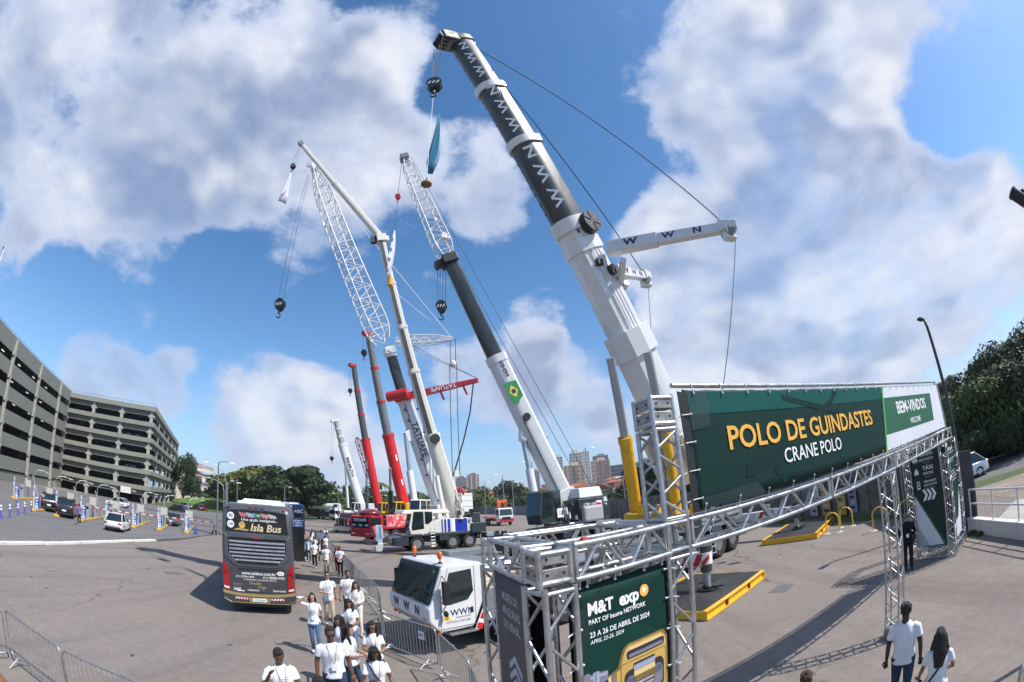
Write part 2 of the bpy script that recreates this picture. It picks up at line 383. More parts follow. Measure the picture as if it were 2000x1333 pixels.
b = MB(); S = 3500
b.quad((-S, -S, 0), (S, -S, 0), (S, S, 0), (-S, S, 0)); struct(b.build('ground', ASPH))

# the toll road beyond the white kerb
kerb_pts = [(-20.0, 3.0), (-21.6, 6.2), (-22.9, 9.6), (-24.0, 12.8), (-25.1, 16.0), (-26.0, 19.0), (-26.8, 22.2), (-27.4, 25.0)]
b = MB(); poly = [(-20.2, 3.0), (-25.2, 16.0), (-27.6, 25.2), (-31.2, 37.0), (-42, 60), (-62, 95), (-95, 72), (-80, 20), (-60, -10), (-25, -12)]
b.add([(x, y, .004) for x, y in poly], [tuple(range(len(poly)))]); struct(b.build('road', ROADM))
KERBW = mat('kerb_white_paint', (.62, .61, .58), .8, 0, .12, 4, bump=.3, dirt=(.25, .23, .21), dscale=2.5, dlo=.52, dhi=.75)
b = MB()
for i in range(len(kerb_pts) - 1):
    p, q = Vector((*kerb_pts[i], 0)), Vector((*kerb_pts[i + 1], 0)); d = (q - p).normalized()
    b.beam(p + d * .02 + Vector((0, 0, .075)), q - d * .03 + Vector((0, 0, .07 + .012 * (i % 3))), .34, .15)
struct(b.build('kerb', KERBW, bev=.02))
# dark seam that carries the kerb line on across the lot
b = MB(); sp_ = [(-27.5, 25.1), (-28.2, 27.8), (-28.8, 30.2), (-30.2, 33.6), (-31.2, 37.2)]
for i in range(len(sp_) - 1):
    p, q = Vector(sp_[i]), Vector(sp_[i + 1]); d = (q - p).normalized(); nn = Vector((-d.y, d.x)); w1, w2 = (.30, .42, .25, .18, .15)[i], (.30, .42, .25, .18, .15)[i + 1]
    b.quad((*(p - nn * w1), .008), (*(q - nn * w2), .008), (*(q + nn * w2), .008), (*(p + nn * w1), .008))
struct(b.build('road_gutter', mat('gutter_dark', (.045, .04, .035), .95, 0, .3, 2)))
# red soil corner by the barriers, repair patches, worn paving sheets
SOIL = mat('red_soil', (.19, .085, .05), .95, 0, .3, 3, bump=.5, bscale=20, dirt=(.25, .16, .11), dscale=2)
def blob(name, cx, cy_, rx, ry, z, m, rz=0.0, n=26, rag=.16, seed=1):
    q = random.Random(seed); b = MB(); ph = [q.uniform(0, 6.28) for _ in range(3)]; vs = []
    for i in range(n):
        a = 2 * math.pi * i / n; k = 1 + rag * (math.sin(2 * a + ph[0]) + .6 * math.sin(5 * a + ph[1]) + .4 * math.sin(9 * a + ph[2]))
        x, y = rx * k * math.cos(a), ry * k * math.sin(a); vs.append((cx + x * math.cos(rz) - y * math.sin(rz), cy_ + x * math.sin(rz) + y * math.cos(rz), z))
    b.add(vs, [tuple(range(n))]); return struct(b.build(name, m))
blob('soil', -8.1, 2.35, 2.9, 1.25, .005, SOIL, R(4), 40, .10, 3)
PATCH = mat('asphalt_patch', (.115, .11, .11), .95, 0, .2, 6, bump=.4, bscale=40)
OIL = mat('oil_stain', (.060, .053, .048), .7, 0, .4, 2.5)
DUST = mat('pale_dust', (.33, .30, .275), .95, 0, .2, 4)
def stain_mat(nm='ragged_stain', col=(.045, .038, .033), op=.62):
    m = bpy.data.materials.new(nm); m.use_nodes = True; t = m.node_tree; L = t.links.new; b = t.nodes['Principled BSDF']; b.inputs['Base Color'].default_value = (*col, 1); b.inputs['Roughness'].default_value = .85
    tc = t.nodes.new('ShaderNodeTexCoord'); nz = t.nodes.new('ShaderNodeTexNoise'); nz.inputs['Scale'].default_value = 2.2; nz.inputs['Detail'].default_value = 9; nz.inputs['Roughness'].default_value = .72; nz.inputs['Distortion'].default_value = 1.6; L(tc.outputs['Object'], nz.inputs['Vector'])
    vd = t.nodes.new('ShaderNodeVectorMath'); vd.operation = 'DISTANCE'; L(tc.outputs['Generated'], vd.inputs[0]); vd.inputs[1].default_value = (.5, .5, 0)
    ma = t.nodes.new('ShaderNodeMath'); ma.operation = 'MULTIPLY_ADD'; L(vd.outputs['Value'], ma.inputs[0]); ma.inputs[1].default_value = -1.1; L(nz.outputs[0], ma.inputs[2])
    mr = t.nodes.new('ShaderNodeMapRange'); mr.inputs[1].default_value = .12; mr.inputs[2].default_value = .42; mr.inputs[4].default_value = op; L(ma.outputs[0], mr.inputs[0]); L(mr.outputs[0], b.inputs['Alpha']); return m
p = gp(1527, 1150); b = MB(); b.box((p.x, p.y, .006), (.85, .62, .004), R(35)); struct(b.build('asphalt_patch', PATCH))
for i, (px, py, rx, ry, rz_) in enumerate(((340, 1120, .55, .35, 20), (330, 1084, .8, .4, 0))):
    p = gp(px, py); blob('asphalt_patch', p.x, p.y, rx, ry, .005, PATCH, R(rz_), seed=20 + i)
# grass strip at the wall and verge, gravel and road on the right
GRASSM = mat('grass_turf', (.055, .085, .022), .95, 0, .4, 2.2, bump=.8, bscale=30, dirt=(.13, .11, .05), dscale=1.5)
GRAVEL = ground_mat('gravel', (.22, .18, .15), (.26, .21, .17), (.30, .25, .21), False, 2, .95, .3)
PAVE = ground_mat('pale_concrete', (.40, .38, .36), (.44, .42, .40), (.36, .34, .31), True, 2)
def sheet(name, pts, z, m):
    b = MB(); b.add([(x, y, z) for x, y in pts], [tuple(range(len(pts)))]); return struct(b.build(name, m))
sheet('grass_strip', [(17.6, 12.8), (19.5, 12.8), (16.2, 56), (13.9, 56), (16.0, 34)], .006, GRASSM)
sheet('sidewalk', [(14.4, 8.6), (13.2, 5.2), (16.0, 4.4), (18.2, 9.2)], .006, PAVE)
sheet('gravel_bed', [(18.3, 9.2), (16.0, 4.4), (20.0, 3.0), (24.0, 10.5), (21.5, 14.5)], .007, GRAVEL)
sheet('verge', [(24.1, 10.5), (20.1, 3.0), (22.0, 2.2), (26.0, 10.2), (23.5, 16.0), (21.6, 14.6)], .010, GRASSM)
sheet('street', [(26.0, 10.2), (22.1, 2.2), (31.0, -1.0), (36.0, 9.0), (26, 30), (22.5, 20)], .006, ROADM)
b = MB(); b.beam((31.1, -1.0, .06), (36.2, 9.2, .06), .3, .14); b.beam((36.2, 9.4, .06), (26.6, 29.5, .06), .3, .14); struct(b.build('street_kerb', KERBW))

# ------------------------------------------------------------------ hills
def hillmesh(name, fn, x0, x1, y0, y1, nx, ny, m):
    b = MB(); vs = [(x0 + (x1 - x0) * i / nx, y0 + (y1 - y0) * j / ny) for j in range(ny + 1) for i in range(nx + 1)]
    b.add([(x, y, fn(x, y)) for x, y in vs], [(j * (nx + 1) + i, j * (nx + 1) + i + 1, (j + 1) * (nx + 1) + i + 1, (j + 1) * (nx + 1) + i) for j in range(ny) for i in range(nx)])
    return struct(b.build(name, m, smooth=60))
def sstep(a, b_, x): t = min(1, max(0, (x - a) / (b_ - a))); return t * t * (3 - 2 * t)
def far_hill(x, y):
    h = 15 * sstep(215, 430, y) + 7 * sstep(400, 620, y)
    h *= .35 + .65 * sstep(-90, 80, x) + .25 * sstep(60, 200, x)
    return h * (1 + .12 * noise.noise((x * .012, y * .012, 0))) - .3
def right_hill(x, y):
    # slope rising away from the street on the right
    d = (x - 31) * .88 + (y - 4) * -.10 if y < 30 else (x - 31) * .88 - 2.6 + (y - 30) * .02
    return 4.2 * sstep(1.5, 60, d) * (.8 + .2 * sstep(-40, 20, y)) * sstep(50.5, 57, math.degrees(math.atan2(x, max(y, .01)))) - .25
EARTH = mat('hill_earth', (.045, .06, .022), .95, 0, .4, .15, dirt=(.10, .085, .05), dscale=.05)
hillmesh('hill', far_hill, -420, 620, 205, 900, 46, 34, EARTH)
hillmesh('slope', right_hill, 30, 190, -90, 190, 34, 40, EARTH)
sheet('lawn', [(-62, 96), (-43, 62), (-60, 150), (-118, 190), (-128, 138), (-90, 76.5)], .012, GRASSM)
b = MB()
for (cx, cy_, rx, ry, h) in ((-100, 118, 18, 10, 3.2), (-88, 112, 14, 8, 2.4), (-74, 108, 11, 7, 1.4)):
    b.ell((cx, cy_, -.2), (rx, ry, h), 22, 10)
struct(b.build('grass_bank', mat('bright_grass', (.10, .19, .03), .95, 0, .35, .6, bump=.9, bscale=5, dirt=(.16, .17, .05), dscale=.5), smooth=60))

# ------------------------------------------------------------------ trees
def leaf_mat(name, col, col2):
    m = bpy.data.materials.new(name); m.use_nodes = True; t = m.node_tree; b = t.nodes['Principled BSDF']; L = t.links.new
    oi = t.nodes.new('ShaderNodeObjectInfo'); tc = t.nodes.new('ShaderNodeTexCoord')
    nz = t.nodes.new('ShaderNodeTexNoise'); nz.inputs['Scale'].default_value = .55; nz.inputs['Detail'].default_value = 5; L(tc.outputs['Object'], nz.inputs['Vector'])
    n2 = t.nodes.new('ShaderNodeTexNoise'); n2.inputs['Scale'].default_value = 6; L(tc.outputs['Object'], n2.inputs['Vector'])
    ad = t.nodes.new('ShaderNodeMath'); ad.operation = 'ADD'; L(nz.outputs[0], ad.inputs[0]); L(n2.outputs[0], ad.inputs[1])
    mr = t.nodes.new('ShaderNodeMapRange'); mr.inputs[1].default_value = .72; mr.inputs[2].default_value = 1.3; L(ad.outputs[0], mr.inputs[0])
    mx = t.nodes.new('ShaderNodeMix'); mx.data_type = 'RGBA'; L(mr.outputs[0], mx.inputs[0]); mx.inputs[6].default_value = (*col, 1); mx.inputs[7].default_value = (*col2, 1)
    L(mx.outputs[2], b.inputs['Base Color']); b.inputs['Roughness'].default_value = .6; b.inputs['Specular IOR Level'].default_value = .25
    return m
LEAF = [leaf_mat('leaf_dark', (.012, .026, .009), (.036, .062, .017)), leaf_mat('leaf_mid', (.030, .055, .013), (.085, .115, .025)), leaf_mat('leaf_olive', (.055, .070, .014), (.120, .125, .028)), leaf_mat('leaf_bright', (.020, .046, .011), (.075, .115, .024))]
BARK = mat('bark', (.085, .065, .048), .95, 0, .35, 5, bump=.6, bscale=20)
def crown(name, clumps, n, leaf, seed, m, parent=None, hollow=.45):
    """foliage: n leaf sprays scattered through the outer part of the given ellipsoid clumps"""
    q = random.Random(seed); vs = []; fs = []; vol = [a[3] * a[4] + a[4] * a[5] for a in clumps]; tot = sum(vol)
    for c, v in zip(clumps, vol):
        for _ in range(int(n * v / tot)):
            while True:
                d = Vector((q.uniform(-1, 1), q.uniform(-1, 1), q.uniform(-1, 1)))
                if .05 < d.length < 1: break
            d.normalize(); r = (hollow + (1 - hollow) * q.random() ** .6) * (1 + .16 * noise.noise(d * 2.3 + Vector((c[0], c[1], c[2])) * .7))
            if q.random() < .06: r *= 1.10
            p = Vector((c[0] + d.x * c[3] * r, c[1] + d.y * c[4] * r, c[2] + d.z * c[5] * r))
            nn = (d + Vector((q.uniform(-1, 1), q.uniform(-1, 1), q.uniform(-.3, 1))) * .9).normalized(); t = nn.orthogonal().normalized(); t.rotate(Matrix.Rotation(q.uniform(0, 6.28), 3, nn)); u = nn.cross(t)
            s = leaf * q.uniform(.6, 1.35); w = s * q.uniform(.4, .75); b0 = len(vs)
            vs += [p - t * s, p + u * w - t * s * .1 + nn * s * .15, p + t * s, p - u * w + t * s * .1 - nn * s * .1]; fs.append((b0, b0 + 1, b0 + 2, b0 + 3))
    me = bpy.data.meshes.new(name); me.from_pydata(vs, [], fs); me.materials.append(m); me.update()
    o = bpy.data.objects.new(name, me); COL.objects.link(o); o.parent = parent; return o
def tree(name, label, base, h, w, kind=0, seed=1, leaf=None, n=5000, trunk=.10, clumps=None, group=None, nclump=14, flat=1.0):
    t = thing(name, label, 'tree', base, 0, group); q = random.Random(seed)
    tr = h * trunk; cz = tr + (h - tr) * .46; cl = clumps
    if cl is None:
        cl = [(0, 0, cz, w * .33, w * .33, (h - tr) * .38)]
        for i in range(nclump):
            a = q.uniform(0, 6.28); e = q.uniform(-1.05, 1.0); rr = math.sqrt(max(0, 1 - e * e * .8 * (1 if e > 0 else .35))); k = q.uniform(.55, .80)
            cl.append((math.cos(a) * rr * w * .5 * k, math.sin(a) * rr * w * .5 * k, cz + e * (h - tr) * .36, w * q.uniform(.13, .22), w * q.uniform(.13, .22), (h - tr) * q.uniform(.12, .20) * flat))
    b = MB(); r0 = max(.12, h * .022)
    b.tube([(0, 0, -.2), (.03 * h * q.uniform(-1, 1), 0, tr * .6), (.02 * h * q.uniform(-1, 1), .02 * h, tr * 1.15)], [r0 * 1.35, r0, r0 * .8], 8)
    for c in cl[1:9]: b.tube([(0, 0, tr * .9), ((c[0]) * .45, c[1] * .45, (tr + c[2]) / 2), (c[0] * .9, c[1] * .9, c[2])], [r0 * .6, r0 * .38, r0 * .14], 6)
    b.build('trunk', BARK, t, smooth=60)
    crown('crown', cl, n, leaf or max(.18, w * .028), seed, LEAF[kind], t); return t
def palm(label, base, h, seed=3, group=None):
    t = thing('palm_tree', label, 'tree', base, 0, group); q = random.Random(seed); b = MB()
    b.tube([(0, 0, -.1), (.1, 0, h * .5), (.05, .1, h)], [.2, .15, .12], 8); b.build('trunk', BARK, t, smooth=60); b = MB()
    for i in range(16):
        a = i * .393 + q.uniform(-.2, .2); L_ = h * .42 * q.uniform(.8, 1.1); up = q.uniform(.1, .75); pr = None
        for k in range(7):
            s = k / 6; x = L_ * s; z = h + L_ * (up * s - (.75 + up * .4) * s * s); c_ = Vector((math.cos(a) * x, math.sin(a) * x, z)); nn = Vector((-math.sin(a), math.cos(a), 0)); w = L_ * .13 * math.sin(min(1, s + .12) * math.pi * .9) + .02
            cur = (c_ + nn * w - Vector((0, 0, w * .5)), c_, c_ - nn * w - Vector((0, 0, w * .5)))
            if pr: b.quad(pr[0], cur[0], cur[1], pr[1]); b.quad(pr[1], cur[1], cur[2], pr[2])
            pr = cur
    b.build('crown', LEAF[1], t, fix=False); return t
def gpt(px, py, D): p = at(px, py, D); return (p.x, p.y, 0.0)
tree('round_tree', 'olive green tree with a domed crown beyond the rear of the grey bus', gpt(472, 990, 135), 14.2, 25, 2, 11, n=9000, nclump=22)
tree('broad_tree', 'tallest dark broad-crowned tree, behind the two parked buses', gpt(572, 990, 118), 14.8, 20, 0, 12, n=12000, nclump=26)
tree('slender_tree', 'dark narrow tree between the car park block and the office building', gpt(357, 980, 165), 18.5, 11, 0, 13, n=7000, trunk=.12, nclump=18)
tree('slender_tree', 'dark tree half hidden at the corner of the office building', gpt(374, 980, 172), 13, 8, 0, 14, n=4000, trunk=.2)
ROWG = 'trees along the far side of the lot'
lst = [(452, 985, 160, 7, 8, 0), (512, 985, 150, 8.5, 13, 1), (632, 985, 140, 7.5, 14, 1), (660, 985, 150, 8.2, 16, 0), (685, 985, 155, 9.6, 13, 0), (718, 985, 165, 10.2, 14, 0), (756, 985, 170, 8, 15, 1), (790, 985, 172, 8.6, 14, 0), (826, 985, 178, 8.4, 17, 1), (868, 985, 185, 8.4, 16, 0),
       (925, 985, 180, 10.0, 18, 1), (958, 985, 210, 9.0, 20, 1), (990, 985, 230, 21, 19, 0), (1016, 985, 260, 17, 16, 0), (1035, 985, 230, 10.5, 19, 1), (1165, 985, 150, 9.0, 17, 1), (1190, 985, 130, 8.2, 15, 1), (1222, 985, 120, 9.5, 12, 0), (945, 985, 300, 16, 22, 0), (1068, 985, 240, 9, 18, 0), (1110, 985, 200, 9, 20, 1), (1140, 985, 180, 8.5, 16, 1)]
for i, (px, py, D, h, w, k) in enumerate(lst):
    tall = ['low dark', 'mid green bushy', 'olive'][k]
    h *= (.42 if px > 1060 else .9) if px > 1030 else (1.22 if D < 200 else .88)
    tree('lot_tree', '%s tree %s' % (tall, ['at the foot of the office building', 'filling the gap between the two largest trees left of the cranes', 'right of the broad dark tree, above the white trucks', 'between the broad dark tree and the palm', 'behind the white crane with the black vertical lettering', 'left of the first red boom', 'between the two red booms', 'right of the second red boom', 'behind the white boom with the lifting cylinder', 'behind the cream boom', 'above the stretch of fence behind the orange loader truck', 'behind the light poles over the fence', 'tallest dome on the skyline left of the white and black boom', 'smaller dome beside the tallest skyline tree', 'over the fence left of the dark crane cab', 'below the peach apartment towers', 'over the fence right of the dark crane', 'left of the yellow lifting cylinder', 'in front of the brick apartment block', 'behind the lifting cylinder of the dark-cabbed crane', 'directly behind the dark crane cab', 'behind the counterweight of the dark crane'][i]), gpt(px, py, D), h, w, k, 30 + i, n=2600 if D > 140 else 4200, leaf=max(.3, w * .035), group=ROWG, nclump=11, trunk=.12)
palm('palm tree with drooping fronds behind the first red boom', gpt(741, 985, 128), 10.5)
# the far-off wood that closes the lot
b = MB(); q = random.Random(5); cl = []
for i in range(230):
    px = q.uniform(395, 1285); D = q.uniform(190, 290); p = at(px, 985, D); g_ = far_hill(p.x, p.y) if p.y > 205 else 0
    cl.append((p.x, p.y, max(0, g_) + q.uniform(1.0, 4.2), q.uniform(4, 8), q.uniform(4, 8), q.uniform(2.0, 4.4)))
o = crown('wood', cl, 30000, .95, 8, LEAF[0]); o['kind'] = 'stuff'; o['label'] = 'far-off dark wood closing the end of the lot'; o['category'] = 'wood'
# wooded slope on the right
def on_slope(px, py, D): p = at(px, py, D); return (p.x, p.y, right_hill(p.x, p.y) - .2)
SLG = 'trees on the slope above the street'
sl_ = [(1846, 760, 92, 11.2, 8, 0, 'small round tree peeping over the top corner of the white welcome panel'), (1893, 735, 70, 10.0, 11, 0, 'dark round-topped tree right of the street lamp'), (1930, 720, 56, 8.9, 12, 0, 'mid-sized dark tree on the slope between the round-topped tree and the tallest one'),
       (1985, 700, 46, 10.2, 13, 0, 'tallest dark tree at the edge of the picture'), (1935, 800, 40, 5.8, 11, 3, 'bright-leaved bushy tree low on the slope'), (1890, 800, 47, 6.2, 10, 1, 'bushy tree behind the street lamp post'), (1965, 830, 36, 6.0, 11, 3, 'glossy bright-leaved tree above the white parked car'), (2010, 780, 38, 8.0, 11, 0, 'dark tree below the tallest one at the edge of the picture'),
       (1870, 850, 40, 4.6, 8, 0, 'low dark tree directly above the dark hoarding'), (1910, 870, 36, 4.4, 8, 0, 'low dark bushy tree over the street beside the hoarding'), (1850, 800, 70, 7.6, 10, 0, 'dark tree seen between the lamp post and the white welcome panel')]
for i, (px, py, D, h, w, k, lb) in enumerate(sl_):
    bs = on_slope(px, py, D); tree('slope_tree', lb, bs, h - bs[2], w, k, 70 + i, n=16000 if D < 55 else 6000, leaf=.13 if k == 3 else .17 if D < 55 else .24, group=SLG, trunk=.1, nclump=18)
q = random.Random(15); cl = []
for i in range(150):
    a = q.uniform(55, 84); D = q.uniform(36, 90); x, y = D * math.sin(R(a)), D * math.cos(R(a))
    if (x - 31) * .88 < 3: continue
    cl.append((x, y, right_hill(x, y) + q.uniform(.3, 2.2), q.uniform(2, 4), q.uniform(2, 4), q.uniform(1.2, 2.6)))
o = crown('undergrowth', cl, 30000, .3, 9, LEAF[0]); o['kind'] = 'stuff'; o['label'] = 'dark undergrowth covering the slope above the street'; o['category'] = 'undergrowth'
# behind the near concrete wall
for i, (px, D, h, w, k) in enumerate(((1262, 84, 9.5, 10, 0), (1300, 78, 10.0, 11, 0), (1352, 70, 9, 10, 1), (1420, 62, 8.5, 10, 0))):
    tree('wall_tree', ['dark tree right behind the yellow lifting cylinder', 'dark tree behind the tall truss post', 'mid green tree behind the left end of the large green banner', 'dark tree behind the middle of the large green banner'][i], gpt(px, 985, D), h, w, k, 90 + i, n=5000, leaf=.28, trunk=.12, group='trees behind the boundary wall')

# ------------------------------------------------------------------ multi-storey car park
CONC = mat('pale_concrete_column', (.34, .325, .285), .85, 0, .12, 1.5, bump=.15, bscale=20, dirt=(.24, .22, .19), dscale=.8)
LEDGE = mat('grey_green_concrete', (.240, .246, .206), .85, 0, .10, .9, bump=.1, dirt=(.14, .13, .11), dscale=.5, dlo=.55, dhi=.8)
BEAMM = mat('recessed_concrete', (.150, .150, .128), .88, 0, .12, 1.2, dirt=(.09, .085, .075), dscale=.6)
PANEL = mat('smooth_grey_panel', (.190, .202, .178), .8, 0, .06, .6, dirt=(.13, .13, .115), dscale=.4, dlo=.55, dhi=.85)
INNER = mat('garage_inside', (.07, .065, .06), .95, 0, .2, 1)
TUBEL = bpy.data.materials.new('fluorescent_tube'); TUBEL.use_nodes = True; TUBEL.node_tree.nodes['Principled BSDF'].inputs['Emission Color'].default_value = (1, .95, .85, 1); TUBEL.node_tree.nodes['Principled BSDF'].inputs['Emission Strength'].default_value = 1.6
GC = Vector((-84.0, 73.5, 0)); GF = Vector((.85, .527, 0)).normalized(); GS = Vector((-.64, .77, 0)).normalized(); GI = GC - GF * 24.5
ZL = [3.6 + 3.68 * k for k in range(6)]

def corbel_col(nm, p, z0, z1, d, nrm, w, par, levels):
    b = MB(); b.beam(p + U3 * z0, p + U3 * z1, w, w, nrm)
    for z in levels: b.beam(p + d * -(w * 1.05) + U3 * z + nrm * (w * .1), p + d * (w * 1.05) + U3 * z + nrm * (w * .1), w * .85, .55, U3)
    return b.build(nm, CONC, par)
pg = thing('parking_garage', 'grey-green multi-storey car park wing with jutting slab ledges, its corner turned to the lot', 'car park', tuple(GC))
def loc(v): return Vector(v) - GC
def ring_pts(o): # front wing outline pushed out by o
    return [GI - GF * 0.0 - GS * o * .0 + (-GS) * o, GC + (-GS) * o + GF * o, GC + GS * 75 + GF * o]
for k, z in enumerate(ZL):
    b = MB(); P = [loc(p) for p in ring_pts(.75)]; hh = 1.0 if k < 5 else 1.1
    for a, c in ((P[0], P[1]), (P[1], P[2])): b.beam(a + U3 * z, c + U3 * z, .5, hh)
    b.build('slab_ledge', LEDGE, pg)
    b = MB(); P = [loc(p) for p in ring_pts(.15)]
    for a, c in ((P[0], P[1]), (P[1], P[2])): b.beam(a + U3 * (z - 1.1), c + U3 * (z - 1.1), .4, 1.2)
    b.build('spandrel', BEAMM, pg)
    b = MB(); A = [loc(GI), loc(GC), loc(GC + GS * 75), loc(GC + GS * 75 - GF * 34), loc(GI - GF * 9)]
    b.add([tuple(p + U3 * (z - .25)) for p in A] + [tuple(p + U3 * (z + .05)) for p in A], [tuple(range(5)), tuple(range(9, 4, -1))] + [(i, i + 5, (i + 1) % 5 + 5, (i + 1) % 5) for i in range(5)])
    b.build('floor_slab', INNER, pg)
lv = [z - 1.75 for z in ZL]
for i in range(4): corbel_col('column', loc(GI + GF * (24.5 * i / 3)) - GS * .2, 0, ZL[5] - .4, GF, -GS, .75, pg, lv)
for i in range(1, 7): corbel_col('column', loc(GC + GS * 12.5 * i) + GF * .2, 0, ZL[5] - .4, GS, GF, .75, pg, lv)
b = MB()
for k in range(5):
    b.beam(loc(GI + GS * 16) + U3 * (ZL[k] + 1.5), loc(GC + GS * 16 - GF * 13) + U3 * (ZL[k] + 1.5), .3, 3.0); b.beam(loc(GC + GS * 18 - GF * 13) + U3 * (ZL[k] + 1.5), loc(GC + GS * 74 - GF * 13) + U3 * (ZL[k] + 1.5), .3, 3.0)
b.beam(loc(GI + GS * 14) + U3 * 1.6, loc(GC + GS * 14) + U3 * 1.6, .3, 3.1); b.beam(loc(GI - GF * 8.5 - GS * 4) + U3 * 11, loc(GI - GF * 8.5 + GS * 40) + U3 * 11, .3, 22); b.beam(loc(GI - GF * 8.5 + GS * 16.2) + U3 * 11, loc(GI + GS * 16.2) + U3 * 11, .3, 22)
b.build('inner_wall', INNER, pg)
b = MB()
for k in range(5):
    for (u, v) in ((5, 4), (13, 6), (19, 4), (22, 7)): p = loc(GI + GF * u + GS * v) + U3 * (ZL[k + 1] - .5); b.beam(p - GF * .7, p + GF * .7, .12, .06)
b.build('ceiling_light', TUBEL, pg)
b = MB(); q = random.Random(4)     # roof railing
P = [loc(p) for p in ring_pts(.6)]
for a, c in ((P[0], P[1]), (P[1], P[2])):
    b.tube([a + U3 * 23.15, c + U3 * 23.15], .04, 5); L_ = (c - a).length; k = int(L_ / 2.2)
    for i in range(k + 1): p = a.lerp(c, i / k); b.tube([p + U3 * 22.5, p + U3 * 23.15], .035, 5)
b.build('roof_railing', STEEL, pg)
b = MB(); p = loc(GC - GF * 5.2 - GS * 1.03) + U3 * 2.55; b.beam(p - GF * 1.4, p + GF * 1.4, .06, 1.4); b.build('notice_board', WHITE, pg)
b = MB(); q = random.Random(9)     # parked things glimpsed behind the parapets
for k, u in ((2, 15), (2, 17.5), (3, 16), (3, 18.5), (3, 21), (1, 19), (1, 20.5)):
    p = loc(GI + GF * u + GS * 1.6) + U3 * (ZL[k] + .8); b.box(p, (1.5, 1.2, .8), R(30), top=(.7, .7))
b.build('stored_crate', MIDGREY, pg)

pl = thing('parking_garage', 'grey multi-storey car park block with broad smooth parapet panels, at the left edge', 'car park', tuple(GI), 0)
AD = Vector((.65, -.76, 0)).normalized(); AN = Vector((.76, .65, 0)).normalized()       # along the block, and out of it
O0 = Vector((0, 0, 0))
for k, z in enumerate(ZL):
    b = MB(); top = z + (.5 if k < 5 else .9); bot = z - 1.7
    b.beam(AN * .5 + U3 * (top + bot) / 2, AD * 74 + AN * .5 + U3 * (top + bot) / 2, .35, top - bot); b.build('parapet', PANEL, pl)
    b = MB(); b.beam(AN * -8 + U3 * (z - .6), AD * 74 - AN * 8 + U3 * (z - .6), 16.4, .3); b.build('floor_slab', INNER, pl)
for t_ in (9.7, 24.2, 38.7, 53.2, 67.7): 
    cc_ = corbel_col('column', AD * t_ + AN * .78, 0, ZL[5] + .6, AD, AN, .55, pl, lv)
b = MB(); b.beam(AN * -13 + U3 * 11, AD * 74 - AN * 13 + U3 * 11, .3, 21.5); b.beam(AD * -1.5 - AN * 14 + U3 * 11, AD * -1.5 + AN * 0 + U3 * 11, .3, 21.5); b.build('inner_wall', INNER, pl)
b = MB(); b.beam(AN * .3 + U3 * .8, AD * 74 + AN * .3 + U3 * .8, .3, 1.6); b.build('ground_wall', PANEL, pl)
b = MB()
for k in range(5):
    for u in range(6, 70, 9): p = AD * (u + (k * 3) % 5) - AN * 4 + U3 * (ZL[k + 1] - .9); b.beam(p - AD * .7, p + AD * .7, .12, .06)
b.build('ceiling_light', TUBEL, pl)
b = MB(); b.tube([AN * .5 + U3 * (ZL[5] + 1.25), AD * 74 + AN * .5 + U3 * (ZL[5] + 1.25)], .05, 5)
for i in range(30): b.tube([AD * i * 2.5 + AN * .5 + U3 * (ZL[5] + .9), AD * i * 2.5 + AN * .5 + U3 * (ZL[5] + 1.25)], .035, 5)
b.build('roof_railing', STEEL, pl)

# ------------------------------------------------------------------ office building with curved balconies
PINK = mat('pink_render', (.40, .30, .27), .85, 0, .06, .8); OFFW = mat('offwhite_render', (.62, .58, .54), .8, 0, .06, .8)
STONE = mat('rough_stone', (.33, .25, .17), .95, 0, .5, 2.2, bump=.8, bscale=4)
p0 = at(372, 968, 185); ob = thing('office_building', 'pale pink office building with white curved balconies, left of the olive tree', 'building', (p0.x, p0.y, 0))
ax = Vector((-.42, .906, 0)).normalized(); an = Vector((.906, .42, 0)).normalized()
b = MB(); b.beam(ax * 0 - an * 6 + U3 * 8.2, ax * 16 - an * 6 + U3 * 8.2, 12, 14.6); b.build('wall', PINK, ob)
b = MB(); b.beam(-ax * .5 - an * 6 + U3 * 8.6, ax * .25 - an * 6 + U3 * 8.6, 12.4, 14.8); b.build('end_wall', OFFW, ob)
b = MB(); b.beam(-ax * 2 - an * 5 + U3 * .6, ax * 20 - an * 5 + U3 * .6, 14, 1.3); b.build('stone_base', STONE, ob)
for k, z in enumerate((2.4, 6.2, 10.0, 13.8)):
    b = MB(); arc = []
    for i in range(9): t_ = i / 8; arc.append(ax * (4 + 22 * t_) + an * (1.2 + 3.2 * math.sin(t_ * math.pi * .75)))
    for i in range(8): b.beam(arc[i] + U3 * z, arc[i + 1] + U3 * z, .3, 1.25)
    b.build('balcony', OFFW, ob)
    b = MB(); b.beam(ax * 5 + an * .06 + U3 * (z + 1.9), ax * 15.6 + an * .06 + U3 * (z + 1.9), .12, 1.6); b.build('window', GLASS, ob)
b = MB()
for i in range(9): t_ = i / 8; arc[i] = ax * (4 + 22 * t_) + an * (1.0 + 3.0 * math.sin(t_ * math.pi * .75))
for z in (4.2, 8.0, 11.8, 15.4):
    for i in range(8): b.beam(arc[i] + U3 * z - an * .8, arc[i + 1] + U3 * z - an * .8, .3, 1.3)
b.build('curved_wall', PINK, ob)

